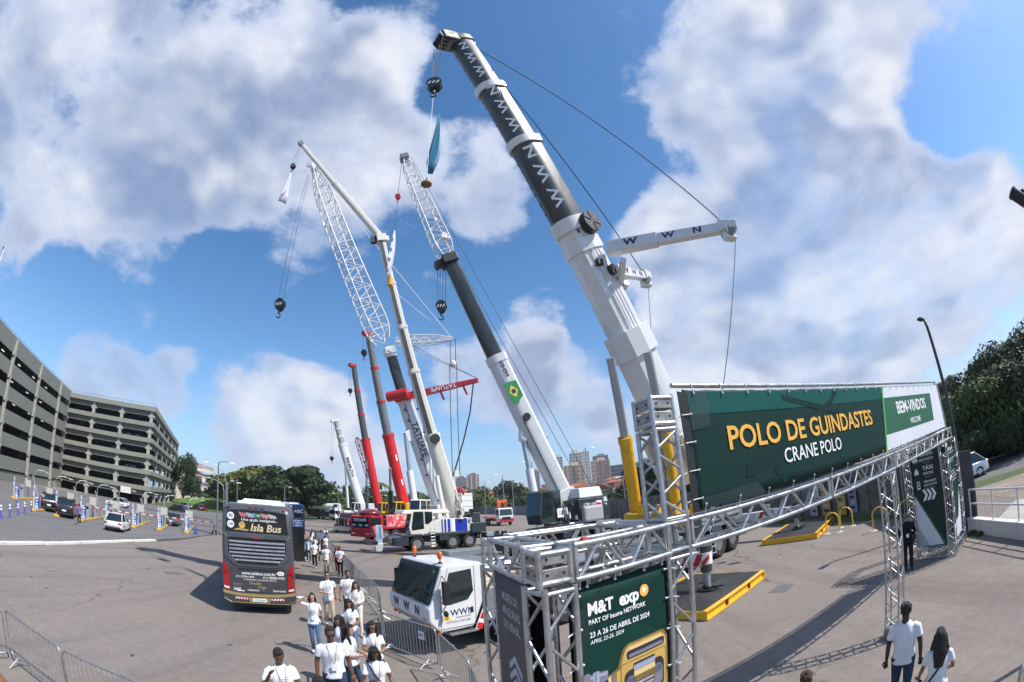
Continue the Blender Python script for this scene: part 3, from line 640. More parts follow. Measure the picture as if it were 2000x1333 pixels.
# ------------------------------------------------------------------ apartment towers and hillside houses
PEACH = mat('peach_render', (.60, .47, .39), .85, 0, .05, .3); BEIGE = mat('beige_render', (.60, .58, .54), .85, 0, .05, .3); BRICKM = mat('brown_facade', (.20, .115, .10), .85, 0, .08, .3); GREYR = mat('grey_render', (.32, .32, .33), .85, 0, .06, .3)
WIN = mat('far_window', (.13, .14, .16), .3, 0, .3, .5); ROOFT = mat('terracotta_roof', (.36, .13, .07), .9, 0, .25, 1.0); TAN = mat('tan_recess', (.33, .23, .17), .9, 0, .1, .5)
def tower(label, px0, px1, ytop, D, m, cols=4, winm=WIN, depth=None, rows=None, base=0.0, cap=True, strip=None, wf=.55):
    a = at(px0, 985, D); c = at(px1, 985, D); p = (a + c) / 2; w = (c - a).length; zt = at((px0 + px1) / 2, ytop, D).z; d = depth or w * .8; rz = math.atan2(c.y - a.y, c.x - a.x)
    g_ = max(0, far_hill(p.x, p.y) - 1.5) if p.y > 205 else 0
    t = thing('apartment_tower', label, 'building', (p.x, p.y, g_), rz); H = zt - g_; b = MB(); b.box((0, d / 2, H / 2), (w, d, H)); b.build('wall', m, t)
    rows = rows or max(3, int(H / 2.9)); ws = w / cols
    for i in range(cols):
        b = MB()
        for r_ in range(rows): b.box((-w / 2 + ws * (i + .5), -.05, H * (r_ + .55) / rows), (ws * wf, .3, H / rows * .5))
        b.build('window_column', winm, t)
    if strip:
        for (u, sw) in strip: b = MB(); b.box((u * w, -.35, H / 2 - .3), (sw * w, .5, H)); b.build('facade_strip', TAN if m is PEACH else PEACH, t)
    if cap:
        b = MB(); b.box((w * .05, d / 2, H + 1.2), (w * .42, d * .45, 2.4)); b.box((-w * .22, d / 2, H + .5), (w * .16, d * .3, 1.0)); b.build('roof_tank', m, t)
    return t
tower('brown brick apartment block far off right of the cream boom, taller right half', 915, 938, 927, 620, BRICKM, 5, GREYR, strip=((-.15, .1), (.3, .1)))
tower('brown brick apartment block, its lower left half', 892, 914, 933, 640, BRICKM, 4, GREYR)
tower('slim grey tower just left of the white and black boom', 1042, 1058, 920, 520, GREYR, 3)
tower('grey and white tower glimpsed right of the white boom', 1086, 1106, 892, 480, BEIGE, 4, strip=((.0, .12),))
mt = tower('tallest white tower with aerials on its roof', 1120, 1144, 884, 430, BEIGE, 4, wf=.4)
b = MB(); 
mh = at(1132, 884, 430).z - mt.location.z
for x in (-3, -1, 0, 2, 3.5): b.tube([(x, 5, mh), (x, 5, mh + 7 + x * .4)], .22, 5)
b.build('aerial_mast', BEIGE, mt); b = MB(); b.box((0, 6, mh + 1.5), (6, 6, 3.5)); b.build('roof_room', BEIGE, mt)
tower('white tower stepping down right of the tallest one', 1143, 1160, 881, 440, BEIGE, 4, wf=.35)
tower('nearer peach tower with brown balcony columns, left of the pair', 1107, 1148, 908, 340, PEACH, 5, TAN, strip=((.05, .11), (-.44, .1)))
tower('nearer peach tower with brown balcony columns, right of the pair', 1161, 1199, 898, 350, PEACH, 5, TAN, strip=((.03, .12), (.42, .1)))
tower('grey slab tower behind the right peach tower', 1166, 1197, 889, 470, GREYR, 6, wf=.7)
tower('long low grey block with ribbon windows beside the yellow cylinder', 1196, 1262, 905, 380, GREYR, 14, wf=.9, cap=False, depth=14)
tower('distant grey tower left of the cream boom counterweight', 866, 878, 938, 600, GREYR, 3)
q = random.Random(77); k = 0; HC = [mat('house_white', (.55, .53, .49), .85, 0, .1, .4), mat('house_cream', (.48, .38, .24), .85, 0, .1, .4), mat('house_brick', (.30, .15, .09), .9, 0, .2, .6), mat('house_grey', (.33, .32, .31), .88, 0, .12, .4), mat('house_ochre', (.46, .28, .09), .85, 0, .1, .4)]
HS = []
for (x0, x1, y0, y1, D0, D1, nn) in ((1005, 1100, 958, 986, 235, 330, 26), (930, 1000, 955, 980, 250, 330, 8), (1176, 1246, 922, 972, 210, 330, 24), (1102, 1180, 968, 984, 200, 250, 8), (880, 930, 958, 976, 260, 340, 4)):
    for _ in range(nn):
        px = q.uniform(x0, x1); f_ = q.random(); HS.append((px, D0 + (D1 - D0) * f_, q))
TXT = ['white', 'cream', 'brick red', 'grey', 'ochre']; seen = {}
for i, (px, D, _) in enumerate(HS):
    p = at(px, 985, D); g_ = far_hill(p.x, p.y) if p.y > 205 else 0; g_ = max(g_, 0)
    ci = q.choice((0, 0, 0, 1, 2, 2, 3, 4)); w, d, h = q.uniform(6, 11), q.uniform(6, 10), q.choice((3.2, 5.8, 6.4, 8.6)); rz = math.atan2(-p.x, p.y) * -1 + q.uniform(-.6, .6)
    zone = 'above the fence between the two orange-topped light poles' if px < 1005 else ('on the hillside behind the white and black boom' if px < 1102 else ('below the peach towers' if px < 1178 else 'stacked on the hillside left of the yellow cylinder'))
    t = thing('hillside_house', 'small %s house %s' % (TXT[ci], zone), 'house', (p.x, p.y, g_), rz, 'houses on the hillside, ' + TXT[ci] + ', ' + zone)
    b = MB(); b.box((0, 0, h / 2), (w, d, h)); b.build('wall', HC[ci], t)
    b = MB()
    if q.random() < .62: b.prism([(-w / 2 - .4, h), (w / 2 + .4, h), (0, h + w * .2)], -d / 2 - .4, d / 2 + .4)
    else: b.box((0, 0, h + .15), (w + .5, d + .5, .3)); b.ell((w * .2, 0, h + .9), (.9, .9, .8), 8, 5)
    b.build('roof', ROOFT, t); b = MB()
    for r_ in range(int(h // 2.9)):
        for u in (-.3, 0, .3): b.box((u * w, -d / 2, 1.6 + r_ * 2.8), (w * .14, .2, 1.1))
    b.build('window', WIN, t)

# ------------------------------------------------------------------ boundary fence and walls
FENCEM = mat('grey_metal_sheet', (.20, .215, .235), .55, .3, .12, 1.5, dirt=(.13, .13, .13), dscale=.8); WALLM = mat('weathered_concrete_panel', (.150, .146, .137), .9, 0, .2, .8, bump=.3, bscale=15, dirt=(.05, .047, .043), dscale=.9, dlo=.42, dhi=.68)
def panel_fence(name, label, pts, h, pw, m, post=STEEL, rows=1, cat='fence', pr=.05):
    t = thing(name, label, cat, (*pts[0], 0)); o = Vector((*pts[0], 0)); b = MB(); pb = []
    for i in range(len(pts) - 1):
        p, q_ = Vector((*pts[i], 0)) - o, Vector((*pts[i + 1], 0)) - o; L_ = (q_ - p).length; n = max(1, round(L_ / pw)); d = (q_ - p) / L_
        for k in range(n):
            a, c = p + d * (L_ * k / n), p + d * (L_ * (k + 1) / n)
            for r_ in range(rows):
                z0, z1 = h * r_ / rows + .004, h * (r_ + 1) / rows - .004; b.beam(a + d * .04 + U3 * (z0 + z1) / 2, c - d * .04 + U3 * (z0 + z1) / 2, .06, z1 - z0)
            pb.append(a)
    b.build('sheet', m, t)
    if len(pb) <= 100:
        for a in pb: b = MB(); b.box(a + U3 * (h / 2), (pr * 2, pr * 2, h + .04)); b.build('post', post, t)
    return t
panel_fence('metal_fence', 'grey sheet-metal fence closing the far end of the lot behind the cranes', [(-70, 196), (-23.4, 185), (2.2, 120), (13.2, 70)], 2.6, 2.6, FENCEM, BLACK)
panel_fence('concrete_wall', 'weathered dark concrete panel wall behind the truss gate', [(13.3, 69.5), (17.7, 29.3), (18.7, 17.0)], 3.0, 2.2, WALLM, WALLM, 3, 'wall', .09)
HOARD = mat('dark_hoarding', (.050, .058, .066), .7, .1, .25, 1.2, dirt=(.10, .10, .095), dscale=1.2)
panel_fence('hoarding', 'dark metal hoarding between the concrete wall and the white parapet', [(18.7, 16.9), (14.30, 8.95)], 2.75, 1.15, HOARD, STEEL, 1, 'hoarding', .04)

# ================================================================== ENTRANCE TRUSSES AND BANNERS
VG = mat('banner_green', (.0022, .027, .0205), .6, 0, .14, .9, bump=.55, bscale=1.5, spec=.2); VT = mat('banner_teal', (.003, .078, .063), .6, 0, .14, .8, bump=.55, bscale=1.5, spec=.2)
VD = mat('banner_deep_green', (.002, .019, .016), .55, 0, .2, 1.2, bump=.55, bscale=1.5); VK = mat('banner_black_edge', (.006, .008, .008), .6, 0, .1)
VGR = mat('banner_grey', (.066, .062, .072), .6, 0, .12, 1.0, bump=.5, bscale=1.8); VW = mat('banner_white', (.66, .67, .72), .55, 0, .04, .8, bump=.4, bscale=1.4)
VLG = mat('banner_lime', (.10, .38, .05), .5); VMG = mat('banner_mid_green', (.012, .105, .048), .5, 0, .08, 1.0); VBACK = mat('banner_back_black', (.007, .007, .008), .8)
VPALE = mat('banner_pale_grey', (.40, .42, .47), .55, 0, .05, .8); TIE = mat('cable_tie_white', (.62, .62, .60), .5); BLOCK = mat('corner_block_alloy', (.36, .34, .32), .48, .75, .3, 7, dirt=(.16, .15, .14), dscale=5, dlo=.45, dhi=.7)
def bframe(o, d):
    """banner frame: s along d, z up, third axis out towards the viewer's side"""
    d = Vector((*d, 0)).normalized(); n = Vector((d.y, -d.x, 0)); o = Vector((*o, 0))
    return (lambda s, z, out=0.0: o + d * s + n * out + U3 * z), d, n
def panel(par, name, F, n, poly, out, m, th=.004):
    """flat piece of a banner print from (s,z) corners"""
    b = MB(); vs = [F(s, z, out) for s, z in poly] + [F(s, z, out - th) for s, z in poly]; k = len(poly)
    b.add(vs, [tuple(range(k)), tuple(range(2 * k - 1, k - 1, -1))] + [(i, i + k, (i + 1) % k + k, (i + 1) % k) for i in range(k)]); return b.build(name, m, par)
def vinyl(par, name, F, s0, s1, z0, z1, out, m, nx=28, nz=8, amp=.012, seed=0):
    """stretched vinyl sheet with slight waves and a scalloped edge where it is tied"""
    b = MB(); vs = []
    for j in range(nz + 1):
        for i in range(nx + 1):
            u, v = i / nx, j / nz; e = 4 * v * (1 - v); f = 4 * u * (1 - u)
            w = amp * noise.noise((u * (s1 - s0) * 1.6 + seed, v * 2.2, seed)) * (e * .6 + .4)
            sag = .012 * abs(math.sin(u * math.pi * max(3, round((s1 - s0) / .42)))) * (1 if v > .5 else -1) * (abs(v - .5) * 2) ** 6
            vs.append(F(s0 + (s1 - s0) * u, z0 + (z1 - z0) * v - sag, out + w))
    b.add(vs, [(j * (nx + 1) + i, j * (nx + 1) + i + 1, (j + 1) * (nx + 1) + i + 1, (j + 1) * (nx + 1) + i) for j in range(nz) for i in range(nx)])
    o = b.build(name, m, par, smooth=60, fix=False); sf = o.modifiers.new('solidify', 'SOLIDIFY'); sf.thickness = .003; sf.offset = 0; return o
def tie(par, a, c_):
    b = MB(); b.tube([a, (Vector(a) + Vector(c_)) / 2 + U3 * .012, c_], .006, 5); b.ell(c_, .014, 6, 4); b.build('cable_tie', TIE, par)
def corner_block(par, c, d, e, w=.30, h=.30, z0=3.40):
    b = MB(); d = Vector((*d, 0)).normalized(); e = Vector((*e, 0)).normalized(); hw = w / 2; C = Vector((*c, 0))
    P = [C + d * sx * hw + e * sy * hw for sx, sy in ((-1, -1), (1, -1), (1, 1), (-1, 1))]
    for p in P: b.tube([p + U3 * z0, p + U3 * (z0 + h)], .027, 8)
    for i in range(4):
        for z in (z0 + .03, z0 + h - .03): b.tube([P[i] + U3 * z, P[(i + 1) % 4] + U3 * z], .025, 8)
    return b.build('corner_block', ALU, par)
def plated_block(par, c, d, e, z0, z1, w=.30):
    """box corner with pierced plates on its faces"""
    b = MB(); d = Vector((*d, 0)).normalized(); e = Vector((*e, 0)).normalized(); C = Vector((*c, 0)); hw = w / 2
    for (u, v) in ((e, d), (d, e)):
        for s in (-1, 1):
            for k in (0, 1):
                zc = z0 + (z1 - z0) * (.27 + .46 * k); p = C + u * s * (hw + .004) + U3 * zc
                b.beam(p - v * hw * .86, p + v * hw * .86, .016, (z1 - z0) * .36)
    o = b.build('corner_plate', BLOCK, par, bev=.006); b = MB()
    for (u, v) in ((e, d), (d, e)):
        for s in (-1, 1):
            for k in (0, 1):
                for x in (-.55, .55): p = C + u * s * (hw + .013) + v * x * hw + U3 * (z0 + (z1 - z0) * (.27 + .46 * k)); b.cyl(p - u * s * .002, p + u * s * .004, .013, 10)
    b.build('bolt_hole', BLACK, o)
E1 = (.842, .54); E2 = (-.32, .947)
LEGF = Vector((.155, 3.56)); POST = Vector((1.44, 4.38)); LEGL = LEGF + Vector(E2).normalized() * 1.46; LEGB = POST + Vector(E2).normalized() * 1.46
def V3(v, z): return Vector((v.x, v.y, z))
tw = thing('truss_tower', 'aluminium truss box with the dark green expo banner and grey museum banner, nearest the camera', 'truss tower', (LEGF.x, LEGF.y, 0))
def rel(o): oo = Vector(o.location); return lambda p: Vector(p) - oo
def tbuild(par, name, p, q, w=.29, step=.50, up=(0, 0, 1), r=.0265, rb=.0155):
    b = MB(); o = Vector(par.location); truss(b, Vector(p) - o, Vector(q) - o, w, r, step, rb, 10, up); return b.build(name, ALU, par, smooth=75)
eu = Vector((*E1, 0))
for lg in (LEGF, LEGL, LEGB): tbuild(tw, 'truss_leg', V3(lg, 0), V3(lg, 3.38), up=eu)
class Sh:            # shifts world coordinates into a thing's own
    pass
def local(par, fn, *a, **k): pass
def shiftF(F, par): o = Vector(par.location); return lambda s, z, out=0.0: F(s, z, out) - o
d1 = Vector(E1).normalized(); d2 = Vector(E2).normalized()
for nm, a, c_ in (('truss_beam', LEGF + d1 * .16, POST - d1 * .16), ('truss_beam', LEGF + d2 * .16, LEGL - d2 * .16), ('truss_beam', LEGL + d1 * .16, LEGB - d1 * .16), ('truss_beam', POST + d2 * .16, LEGB - d2 * .16)):
    tbuild(tw, nm, V3(a, 3.555), V3(c_, 3.555), step=.46)
for lg in (LEGF, LEGL, LEGB):
    corner_block(tw, lg - LEGF, E1, E2)
plated_block(tw, Vector((0, 0)), E1, E2, 3.42, 3.70, .29)
# front banner
F, d, n = bframe(LEGF + d1 * .19 + Vector((d1.y, -d1.x)) * .09, E1); F = shiftF(F, tw); n_ = n
bn = vinyl(tw, 'expo_banner', F, 0, 1.12, .25, 3.34, 0, VG, 14, 20, .0016, 3)
panel(bn, 'banner_edge', F, n, [(-.05, .2), (0, .2), (0, 3.36), (-.05, 3.36)], -.005, VK)
panel(bn, 'banner_edge', F, n, [(1.12, .2), (1.16, .2), (1.16, 3.34), (1.12, 3.34)], -.005, VK)
panel(bn, 'print_facet', F, n, [(.0, 2.75), (.52, 2.95), (1.12, 2.55), (1.12, 1.0), (0, .9)], .0032, VMG if False else mat('banner_facet', (.0026, .034, .0245), .6, spec=.2))
panel(bn, 'print_facet', F, n, [(.0, 3.1), (.3, 3.28), (.12, 2.8), (0, 2.7)], .0036, VD)
def onb(F, d, n, s, z, out=.0085): return plane(F(s, z, out), d, n)
text('M&T', .155, bn, onb(F, d, n, .105, 3.10), INKW, .035, align='LEFT', sx=.95)
text('exp', .175, bn, onb(F, d, n, .475, 3.105), INKW, .035, align='LEFT', sx=.98)
b = MB(); b.cyl(F(.805, 3.12, .006), F(.805, 3.12, .0085), .060, 22); b.build('logo_disc', INKY, bn)
b = MB(); b.add([F(.805 + x, 3.12 + z, .0095) for x, z in ((-.02, .03), (.012, .032), (.026, .008), (.008, -.012), (-.004, -.042), (-.012, -.010), (-.026, .010))], [tuple(range(7))]); b.build('logo_map', INKW, bn)
text('PART OF bauma NETWORK', .062, bn, onb(F, d, n, .11, 2.985), INKW, .012, align='LEFT', sx=.93)
text('23 A 26 DE ABRIL DE 2024', .070, bn, onb(F, d, n, .115, 2.865), INKW, .012, align='LEFT', sx=.93)
text('APRIL 23-26, 2024', .054, bn, onb(F, d, n, .118, 2.795), INKW, .0, align='LEFT', sx=.95, shear=.2)
MY = mat('print_machine_yellow', (.52, .33, .085), .5, 0, .12, 2.5); MYD = mat('print_machine_shadow', (.20, .125, .035), .5, 0, .2, 3); MLI = mat('print_machine_light', (.66, .50, .23), .5); MGR = mat('print_machine_grey', (.19, .18, .23), .5, 0, .2, 3); MBK = mat('print_machine_dark', (.025, .025, .035), .5); MBL = mat('print_steel_blue', (.30, .34, .46), .45)
def pp(nm, pts, out, m): return panel(bn, nm, F, n, pts, .0045 + (out - .016) * .45, m, .0004)
def rr_(x0, z0, x1, z1, r, n=5):
    return [(cx + r * math.cos(R(a0 + 90 * k / n)), cz + r * math.sin(R(a0 + 90 * k / n))) for cx, cz, a0 in ((x1 - r, z1 - r, 0), (x0 + r, z1 - r, 90), (x0 + r, z0 + r, 180), (x1 - r, z0 + r, 270)) for k in range(n + 1)]
# the printed machine front: yellow hood, black vents, lamps, hose and mirror
arc_ = [(1.10 - .09 + .09 * math.cos(R(a)), 2.65 - .09 + .09 * math.sin(R(a))) for a in range(0, 91, 15)]
pp('print_machine', [(1.10, .3)] + arc_ + [(.56, 2.65), (.50, 2.62), (.46, 2.55), (.42, 2.44), (.30, 2.40), (.30, .3)], .016, MYD); pp('print_machine', [(1.08, .3), (1.08, 2.55), (1.05, 2.60), (1.0, 2.628), (.57, 2.628), (.52, 2.60), (.485, 2.53), (.45, 2.42), (.40, 2.40), (.40, .3)], .018, MY)
pp('print_machine', [(1.07, 2.50), (1.045, 2.575), (1.0, 2.605), (.58, 2.605), (.535, 2.58), (.51, 2.50)], .020, MLI); pp('print_machine', rr_(.53, 2.485, 1.055, 2.575, .035), .022, MBK); pp('print_machine', rr_(.56, 2.50, 1.03, 2.535, .015), .024, MGR)
pp('print_machine', [(.30, .3), (.30, 2.38), (.335, 2.40), (.335, .3)], .019, MLI); pp('print_machine', [(.355, .3), (.355, 2.39), (.385, 2.40), (.385, .3)], .019, MGR)
pp('print_machine', rr_(.45, 1.95, 1.07, 2.46, .03), .020, MYD); pp('print_machine', rr_(.46, 1.96, 1.06, 2.45, .03), .022, MY)
for x0, x1 in ((.49, .68), (.85, 1.04)): pp('print_machine', rr_(x0, 2.01, x1, 2.37, .085), .024, MBK); pp('print_machine', rr_(x0 + .02, 2.05, x1 - .02, 2.30, .07), .026, MGR); pp('print_machine', rr_(x0 + .03, 2.20, x1 - .03, 2.28, .035), .028, mat('print_glass', (.10, .10, .14), .4))
pp('print_machine', rr_(.63, 2.00, .90, 2.36, .02), .030, MYD)
for z0, z1, m_ in ((2.345, 2.405, MBL), (2.40, 2.425, MBK), (2.28, 2.34, MLI), (2.255, 2.28, MYD), (2.18, 2.205, MBL), (2.205, 2.215, MBK), (2.13, 2.155, MBL), (2.155, 2.165, MBK), (2.08, 2.105, MBL), (2.03, 2.05, MLI)): pp('print_machine', rr_(.615 if z0 > 2.25 else .65, z0, .905 if z0 > 2.25 else .88, z1, .008, 2), .033 if z0 < 2.25 else .034, m_)
pp('print_machine', [(.40, 1.93), (1.10, 1.93), (1.10, 1.89), (.40, 1.89)], .021, MBK); pp('print_machine', rr_(.45, 1.1, 1.06, 1.86, .04), .021, MYD); pp('print_machine', rr_(.50, 1.15, 1.01, 1.80, .04), .023, MY)
pp('print_hose', rr_(.03, 2.33, .10, 2.51, .025), .019, MGR); pp('print_hose', [(.09, 2.36), (.09, 2.48), (.14, 2.49), (.30, 2.47), (.30, 2.37), (.14, 2.345)], .020, MGR); pp('print_hose', [(.10, 2.44), (.10, 2.465), (.29, 2.455), (.29, 2.43)], .022, mat('print_hose_light', (.36, .34, .42), .5)); pp('print_hose', rr_(.13, 2.335, .20, 2.50, .01, 2), .023, MBL); pp('print_hose', rr_(.15, 2.33, .165, 2.505, .004, 2), .025, MGR)
pp('print_mirror', rr_(.11, 1.97, .28, 2.32, .035), .022, MYD); pp('print_mirror', rr_(.12, 1.98, .27, 2.31, .03), .024, MY); pp('print_mirror', rr_(.14, 2.01, .25, 2.27, .025), .026, MGR); pp('print_mirror', [(.15, 2.03), (.24, 2.03), (.24, 2.18)], .028, MBL)
for i, z in enumerate((3.25, 2.95, 2.62, 2.2, 1.8)):
    tie(tw, F(-.14, z - .02, .045), F(.02, z, .02)); tie(tw, F(1.27, z - .02, .045), F(1.1, z + .01, .02))
for s in (.02, .1, .42, .8, 1.06): tie(tw, F(s, 3.42, .07), F(s + .01, 3.32, .02))
# museum banner on the left face
d2v = (-d2.x, -d2.y)
F, d, n = bframe(LEGL + Vector(d2v) * .24 + Vector((d2v[1], -d2v[0])) * -.13, d2v); 
F, d, n = bframe(Vector(LEGL) + Vector(d2v) * .20, d2v)
if n.dot(Vector((-1, -.2, 0))) < 0: pass
F = shiftF(F, tw); o_ = .12
mb_ = vinyl(tw, 'museum_banner', F, 0, 1.04, .25, 3.37, o_, VGR, 10, 16, .0016, 5)
for i, (tx, z, sz) in enumerate((('MUSEU DE', 3.13, .125), ('MÁQUINAS', 2.98, .125), ('DO BRASIL', 2.83, .125))): text(tx, sz, mb_, onb(F, d, n, .27, z, o_ + .006), VPALE, .012, align='LEFT', sx=.86)
for z, t_ in ((2.71, 'Museum of Machines of'), (2.65, 'Brazil')): text(t_, .045, mb_, onb(F, d, n, .27, z, o_ + .006), MGR, 0, align='LEFT')
for k in range(3):
    z = 2.40 - k * .13; panel(mb_, 'arrow_mark', F, n, [(.36, z), (.56, z + .14), (.76, z), (.76, z - .075), (.56, z + .065), (.36, z - .075)], o_ + .006, VPALE)
for z in (3.2, 2.9, 2.6, 2.3): tie(tw, F(1.15, z, o_ + .02), F(1.0, z + .01, o_ + .012)); tie(tw, F(-.1, z, o_ + .02), F(.04, z + .01, o_ + .012))
b = MB()        # black lining seen inside the box
for a, c_ in ((LEGF + d1 * .2, POST - d1 * .2), (LEGF + d2 * .2, LEGL - d2 * .2)):
    s_ = Vector((0, 0)); inn = (d2 if a.x > LEGF.x - .01 and (c_ - a).dot(d1) > 1 else d1) * .05
    b.beam(V3(a + inn - LEGF, 1.75), V3(c_ + inn - LEGF, 1.75), .01, 3.0)
b.build('black_lining', VBACK, tw)
b = MB(); p = V3(d1 * .42 + d2 * .03, 3.705); b.box(p, (.09, .07, .05), .4, top=(.5, .7)); b.build('red_strap', mat('red_strap', (.55, .05, .03), .7), tw)

# the gate: tall post, long beam, slim post and the big banner
G1 = Vector((.93, .368)).normalized()
gt = thing('truss_gate', 'aluminium truss gate carrying the long green crane polo banner on its beam', 'truss gate', (POST.x, POST.y, 0)); GO = Vector((POST.x, POST.y, 0))
KC = Vector((11.95, 8.52)); gv = (KC - POST).normalized(); g3 = Vector((*gv, 0)); gn = Vector((gv.y, -gv.x, 0))
tbuild(gt, 'tall_post', V3(POST, 0), V3(POST, 3.38), up=g3, step=.48); tbuild(gt, 'tall_post', V3(POST, 3.74), V3(POST, 4.68), up=g3, step=.36)
corner_block(gt, Vector((0, 0)), gv, (-gv.y, gv.x), .29, .34, 3.39); corner_block(gt, Vector((0, 0)), gv, (-gv.y, gv.x), .29, .33, 4.70); plated_block(gt, Vector((0, 0)), gv, (-gv.y, gv.x), 4.72, 5.02, .29)
L_ = (KC - POST).length; q0 = POST + gv * .17
for i in range(4):
    a = POST + gv * (.17 + (L_ + .9) * i / 4); c_ = POST + gv * (.17 + (L_ + .9) * (i + 1) / 4); tbuild(gt, 'beam', V3(a, 3.555), V3(c_ - gv * .012, 3.555), step=.46)
b = MB()
for i in range(1, 4): 
    p = V3(POST + gv * (.165 + (L_ + .9) * i / 4), 3.555) - GO
    for sx in (-1, 1):
        for sz in (-1, 1): b.cyl(p + gn * sx * .145 + U3 * sz * .145 - g3 * .02, p + gn * sx * .145 + U3 * sz * .145 + g3 * .02, .030, 10)
b.build('coupler', BLACK, gt)
SL = Vector((6.86, 6.42)); tbuild(gt, 'slim_post', V3(SL, .22), V3(SL, 3.40), step=.36, up=g3, r=.022, rb=.013)
b = MB(); b.box(V3(SL, .11) - GO, (.34, .34, .22), math.atan2(gv.y, gv.x)); b.build('post_base', BLOCK, gt, bev=.01)
F, d, n = bframe(POST + gv * .19 + Vector((gv.y, -gv.x)) * .155, gv); F = shiftF(F, gt)
W_ = 11.25
b = MB(); b.tube([F(-.02, 5.13, 0), F(W_ + .05, 5.16, 0)], .028, 10); b.build('top_tube', ALU, gt, smooth=50)
b = MB(); b.tube([F(W_ + .02, 3.7, -.02), F(W_ + .02, 5.16, -.02)], .025, 8); b.tube([F(W_ + .30, 3.7, -.02), F(W_ + .30, 5.12, -.02)], .025, 8)
for k in range(7): b.tube([F(W_ + .02, 3.75 + k * .21, -.02), F(W_ + .30, 3.75 + k * .21, -.02)], .013, 6)
b.build('end_ladder', ALU, gt, smooth=50)
bg_ = vinyl(gt, 'gate_banner', F, .10, W_, 3.78, 5.08, .02, VG, 90, 8, .0022, 11)
o_ = .0262
def gp_(nm, pts, m, k=0): return panel(bg_, nm, F, n, pts, o_ + k * .0012, m, .0006)
gp_('banner_edge', [(.02, 3.76), (.12, 3.76), (.16, 5.04), (.02, 5.06)], VK)
gp_('print_band', [(.16, 4.80), (5.82, 4.82), (6.02, 5.055), (.16, 5.055)], VT)
gp_('print_facet', [(.16, 4.80), (.16, 5.055), (.46, 5.055), (.50, 4.92), (.46, 4.80)], mat('banner_teal_dark', (.004, .048, .046), .5), 1)
gp_('print_facet', [(.16, 4.62), (.46, 4.66), (.46, 4.80), (.16, 4.80)], VD, 1); gp_('print_facet', [(.17, 3.79), (1.3, 3.79), (1.15, 3.95), (.17, 3.9)], VD, 1)
DG = mat('banner_crane_ghost', (.0021, .0235, .0185), .6, spec=.2)
gp_('print_crane_ghost', [(.95, 4.02), (1.0, 4.16), (3.4, 4.88), (3.6, 5.02), (3.8, 5.02), (3.45, 4.80), (1.10, 4.02)], DG, 1); gp_('print_crane_ghost', [(2.0, 4.92), (3.9, 4.60), (4.2, 4.35), (4.3, 4.4), (4.0, 4.68), (2.0, 5.0)], DG, 2)
for cx_, cz_ in ((1.62, 4.02), (1.75, 3.90)): b = MB(); b.cyl(F(cx_, cz_, o_), F(cx_, cz_, o_ + .001), .06, 14); b.build('print_crane_ghost', DG, bg_)
lm = [(5.36, 3.80), (5.43, 3.80), (6.09, 5.06), (6.02, 5.06)]; gp_('print_line', [(5.55, 3.79), (5.63, 3.79), (6.10, 5.06), (6.02, 5.06)], VLG, 1)
gp_('print_white', [(5.63, 3.80), (W_ - .02, 3.80), (W_ - .02, 5.06), (6.10, 5.06)], VW)
gp_('print_green_box', [(5.75, 4.10), (9.95, 4.10), (10.15, 4.84), (6.02, 4.84)], VMG, 1)
text('POLO DE GUINDASTES', .385, bg_, onb(F, d, n, .70, 4.49, o_ + .006), INKY, .018, align='LEFT', sx=1.10)
text('CRANE POLO', .275, bg_, onb(F, d, n, 1.80, 4.17, o_ + .006), INKW, .006, align='LEFT', sx=1.03)
text('BEM-VINDOS', .37, bg_, onb(F, d, n, 6.72, 4.585, o_ + .006), INKW, .022, align='LEFT', sx=1.22)
text('WELCOME', .18, bg_, onb(F, d, n, 7.60, 4.245, o_ + .006), INKW, .012, align='LEFT', sx=1.08)
for i in range(23): s = .25 + i * .485; tie(gt, F(s, 5.15, .03), F(s + .01, 5.03, .045))
for i in range(19): s = .2 + i * .57; tie(gt, F(s, 3.72, .02), F(s + .01, 3.83, .045))
for z in (3.9, 4.2, 4.5, 4.8): tie(gt, F(-.05, z - .03, .0), F(.16, z, .05))

# far tower
KT = Vector((11.95, 8.52)); T2 = Vector((-.30, .95)).normalized(); T1 = Vector((.93, .368)).normalized()
ft = thing('truss_tower', 'slim aluminium truss tower with the transfer and taxi sign, beside the guard', 'truss tower', (KT.x, KT.y, 0)); FO = Vector((KT.x, KT.y, 0))
TL = KT + T2 * 1.35; TR = KT + T1 * 1.45; TB = TL + T1 * 1.45
for lg in (KT, TL, TR, TB): tbuild(ft, 'truss_leg', V3(lg, .0), V3(lg, 3.39), w=.25, up=Vector((*T1, 0)), r=.019, rb=.011, step=.27)
for a, c_ in ((KT + T2 * .14, TL - T2 * .14), (KT + T1 * .14, TR - T1 * .14), (TL + T1 * .14, TB - T1 * .14), (TR + T2 * .14, TB - T2 * .14)):
    tbuild(ft, 'base_beam', V3(a, .17), V3(c_, .17), w=.25, r=.019, rb=.011, step=.26); 
tbuild(ft, 'top_beam', V3(TL + T1 * .1, 3.55), V3(TB, 3.55), w=.25, r=.019, rb=.011)
tbuild(ft, 'top_beam', V3(KT + T2 * .18, 3.555), V3(TL + T2 * .1, 3.555), w=.25, r=.019, rb=.011)
T2r = (-T2.x, -T2.y)
F, d, n = bframe(TL + Vector(T2r) * .14 + Vector((-T1.x, -T1.y)) * .08, T2r); F = shiftF(F, ft); k_ = 1.07
sg = vinyl(ft, 'transfer_sign', F, 0, k_, .40, 3.36, 0, VD, 10, 16, .0016, 21); o_ = .005
if n.dot(Vector((-1, 0, 0))) < 0: n = -n
panel(sg, 'print_white', F, n, [(.02, .42), (k_ - .12, .42), (.02, 2.02)], o_, VW); panel(sg, 'print_grey', F, n, [(.02, .42), (.45, .42), (.02, 1.12)], o_ + .003, VPALE)
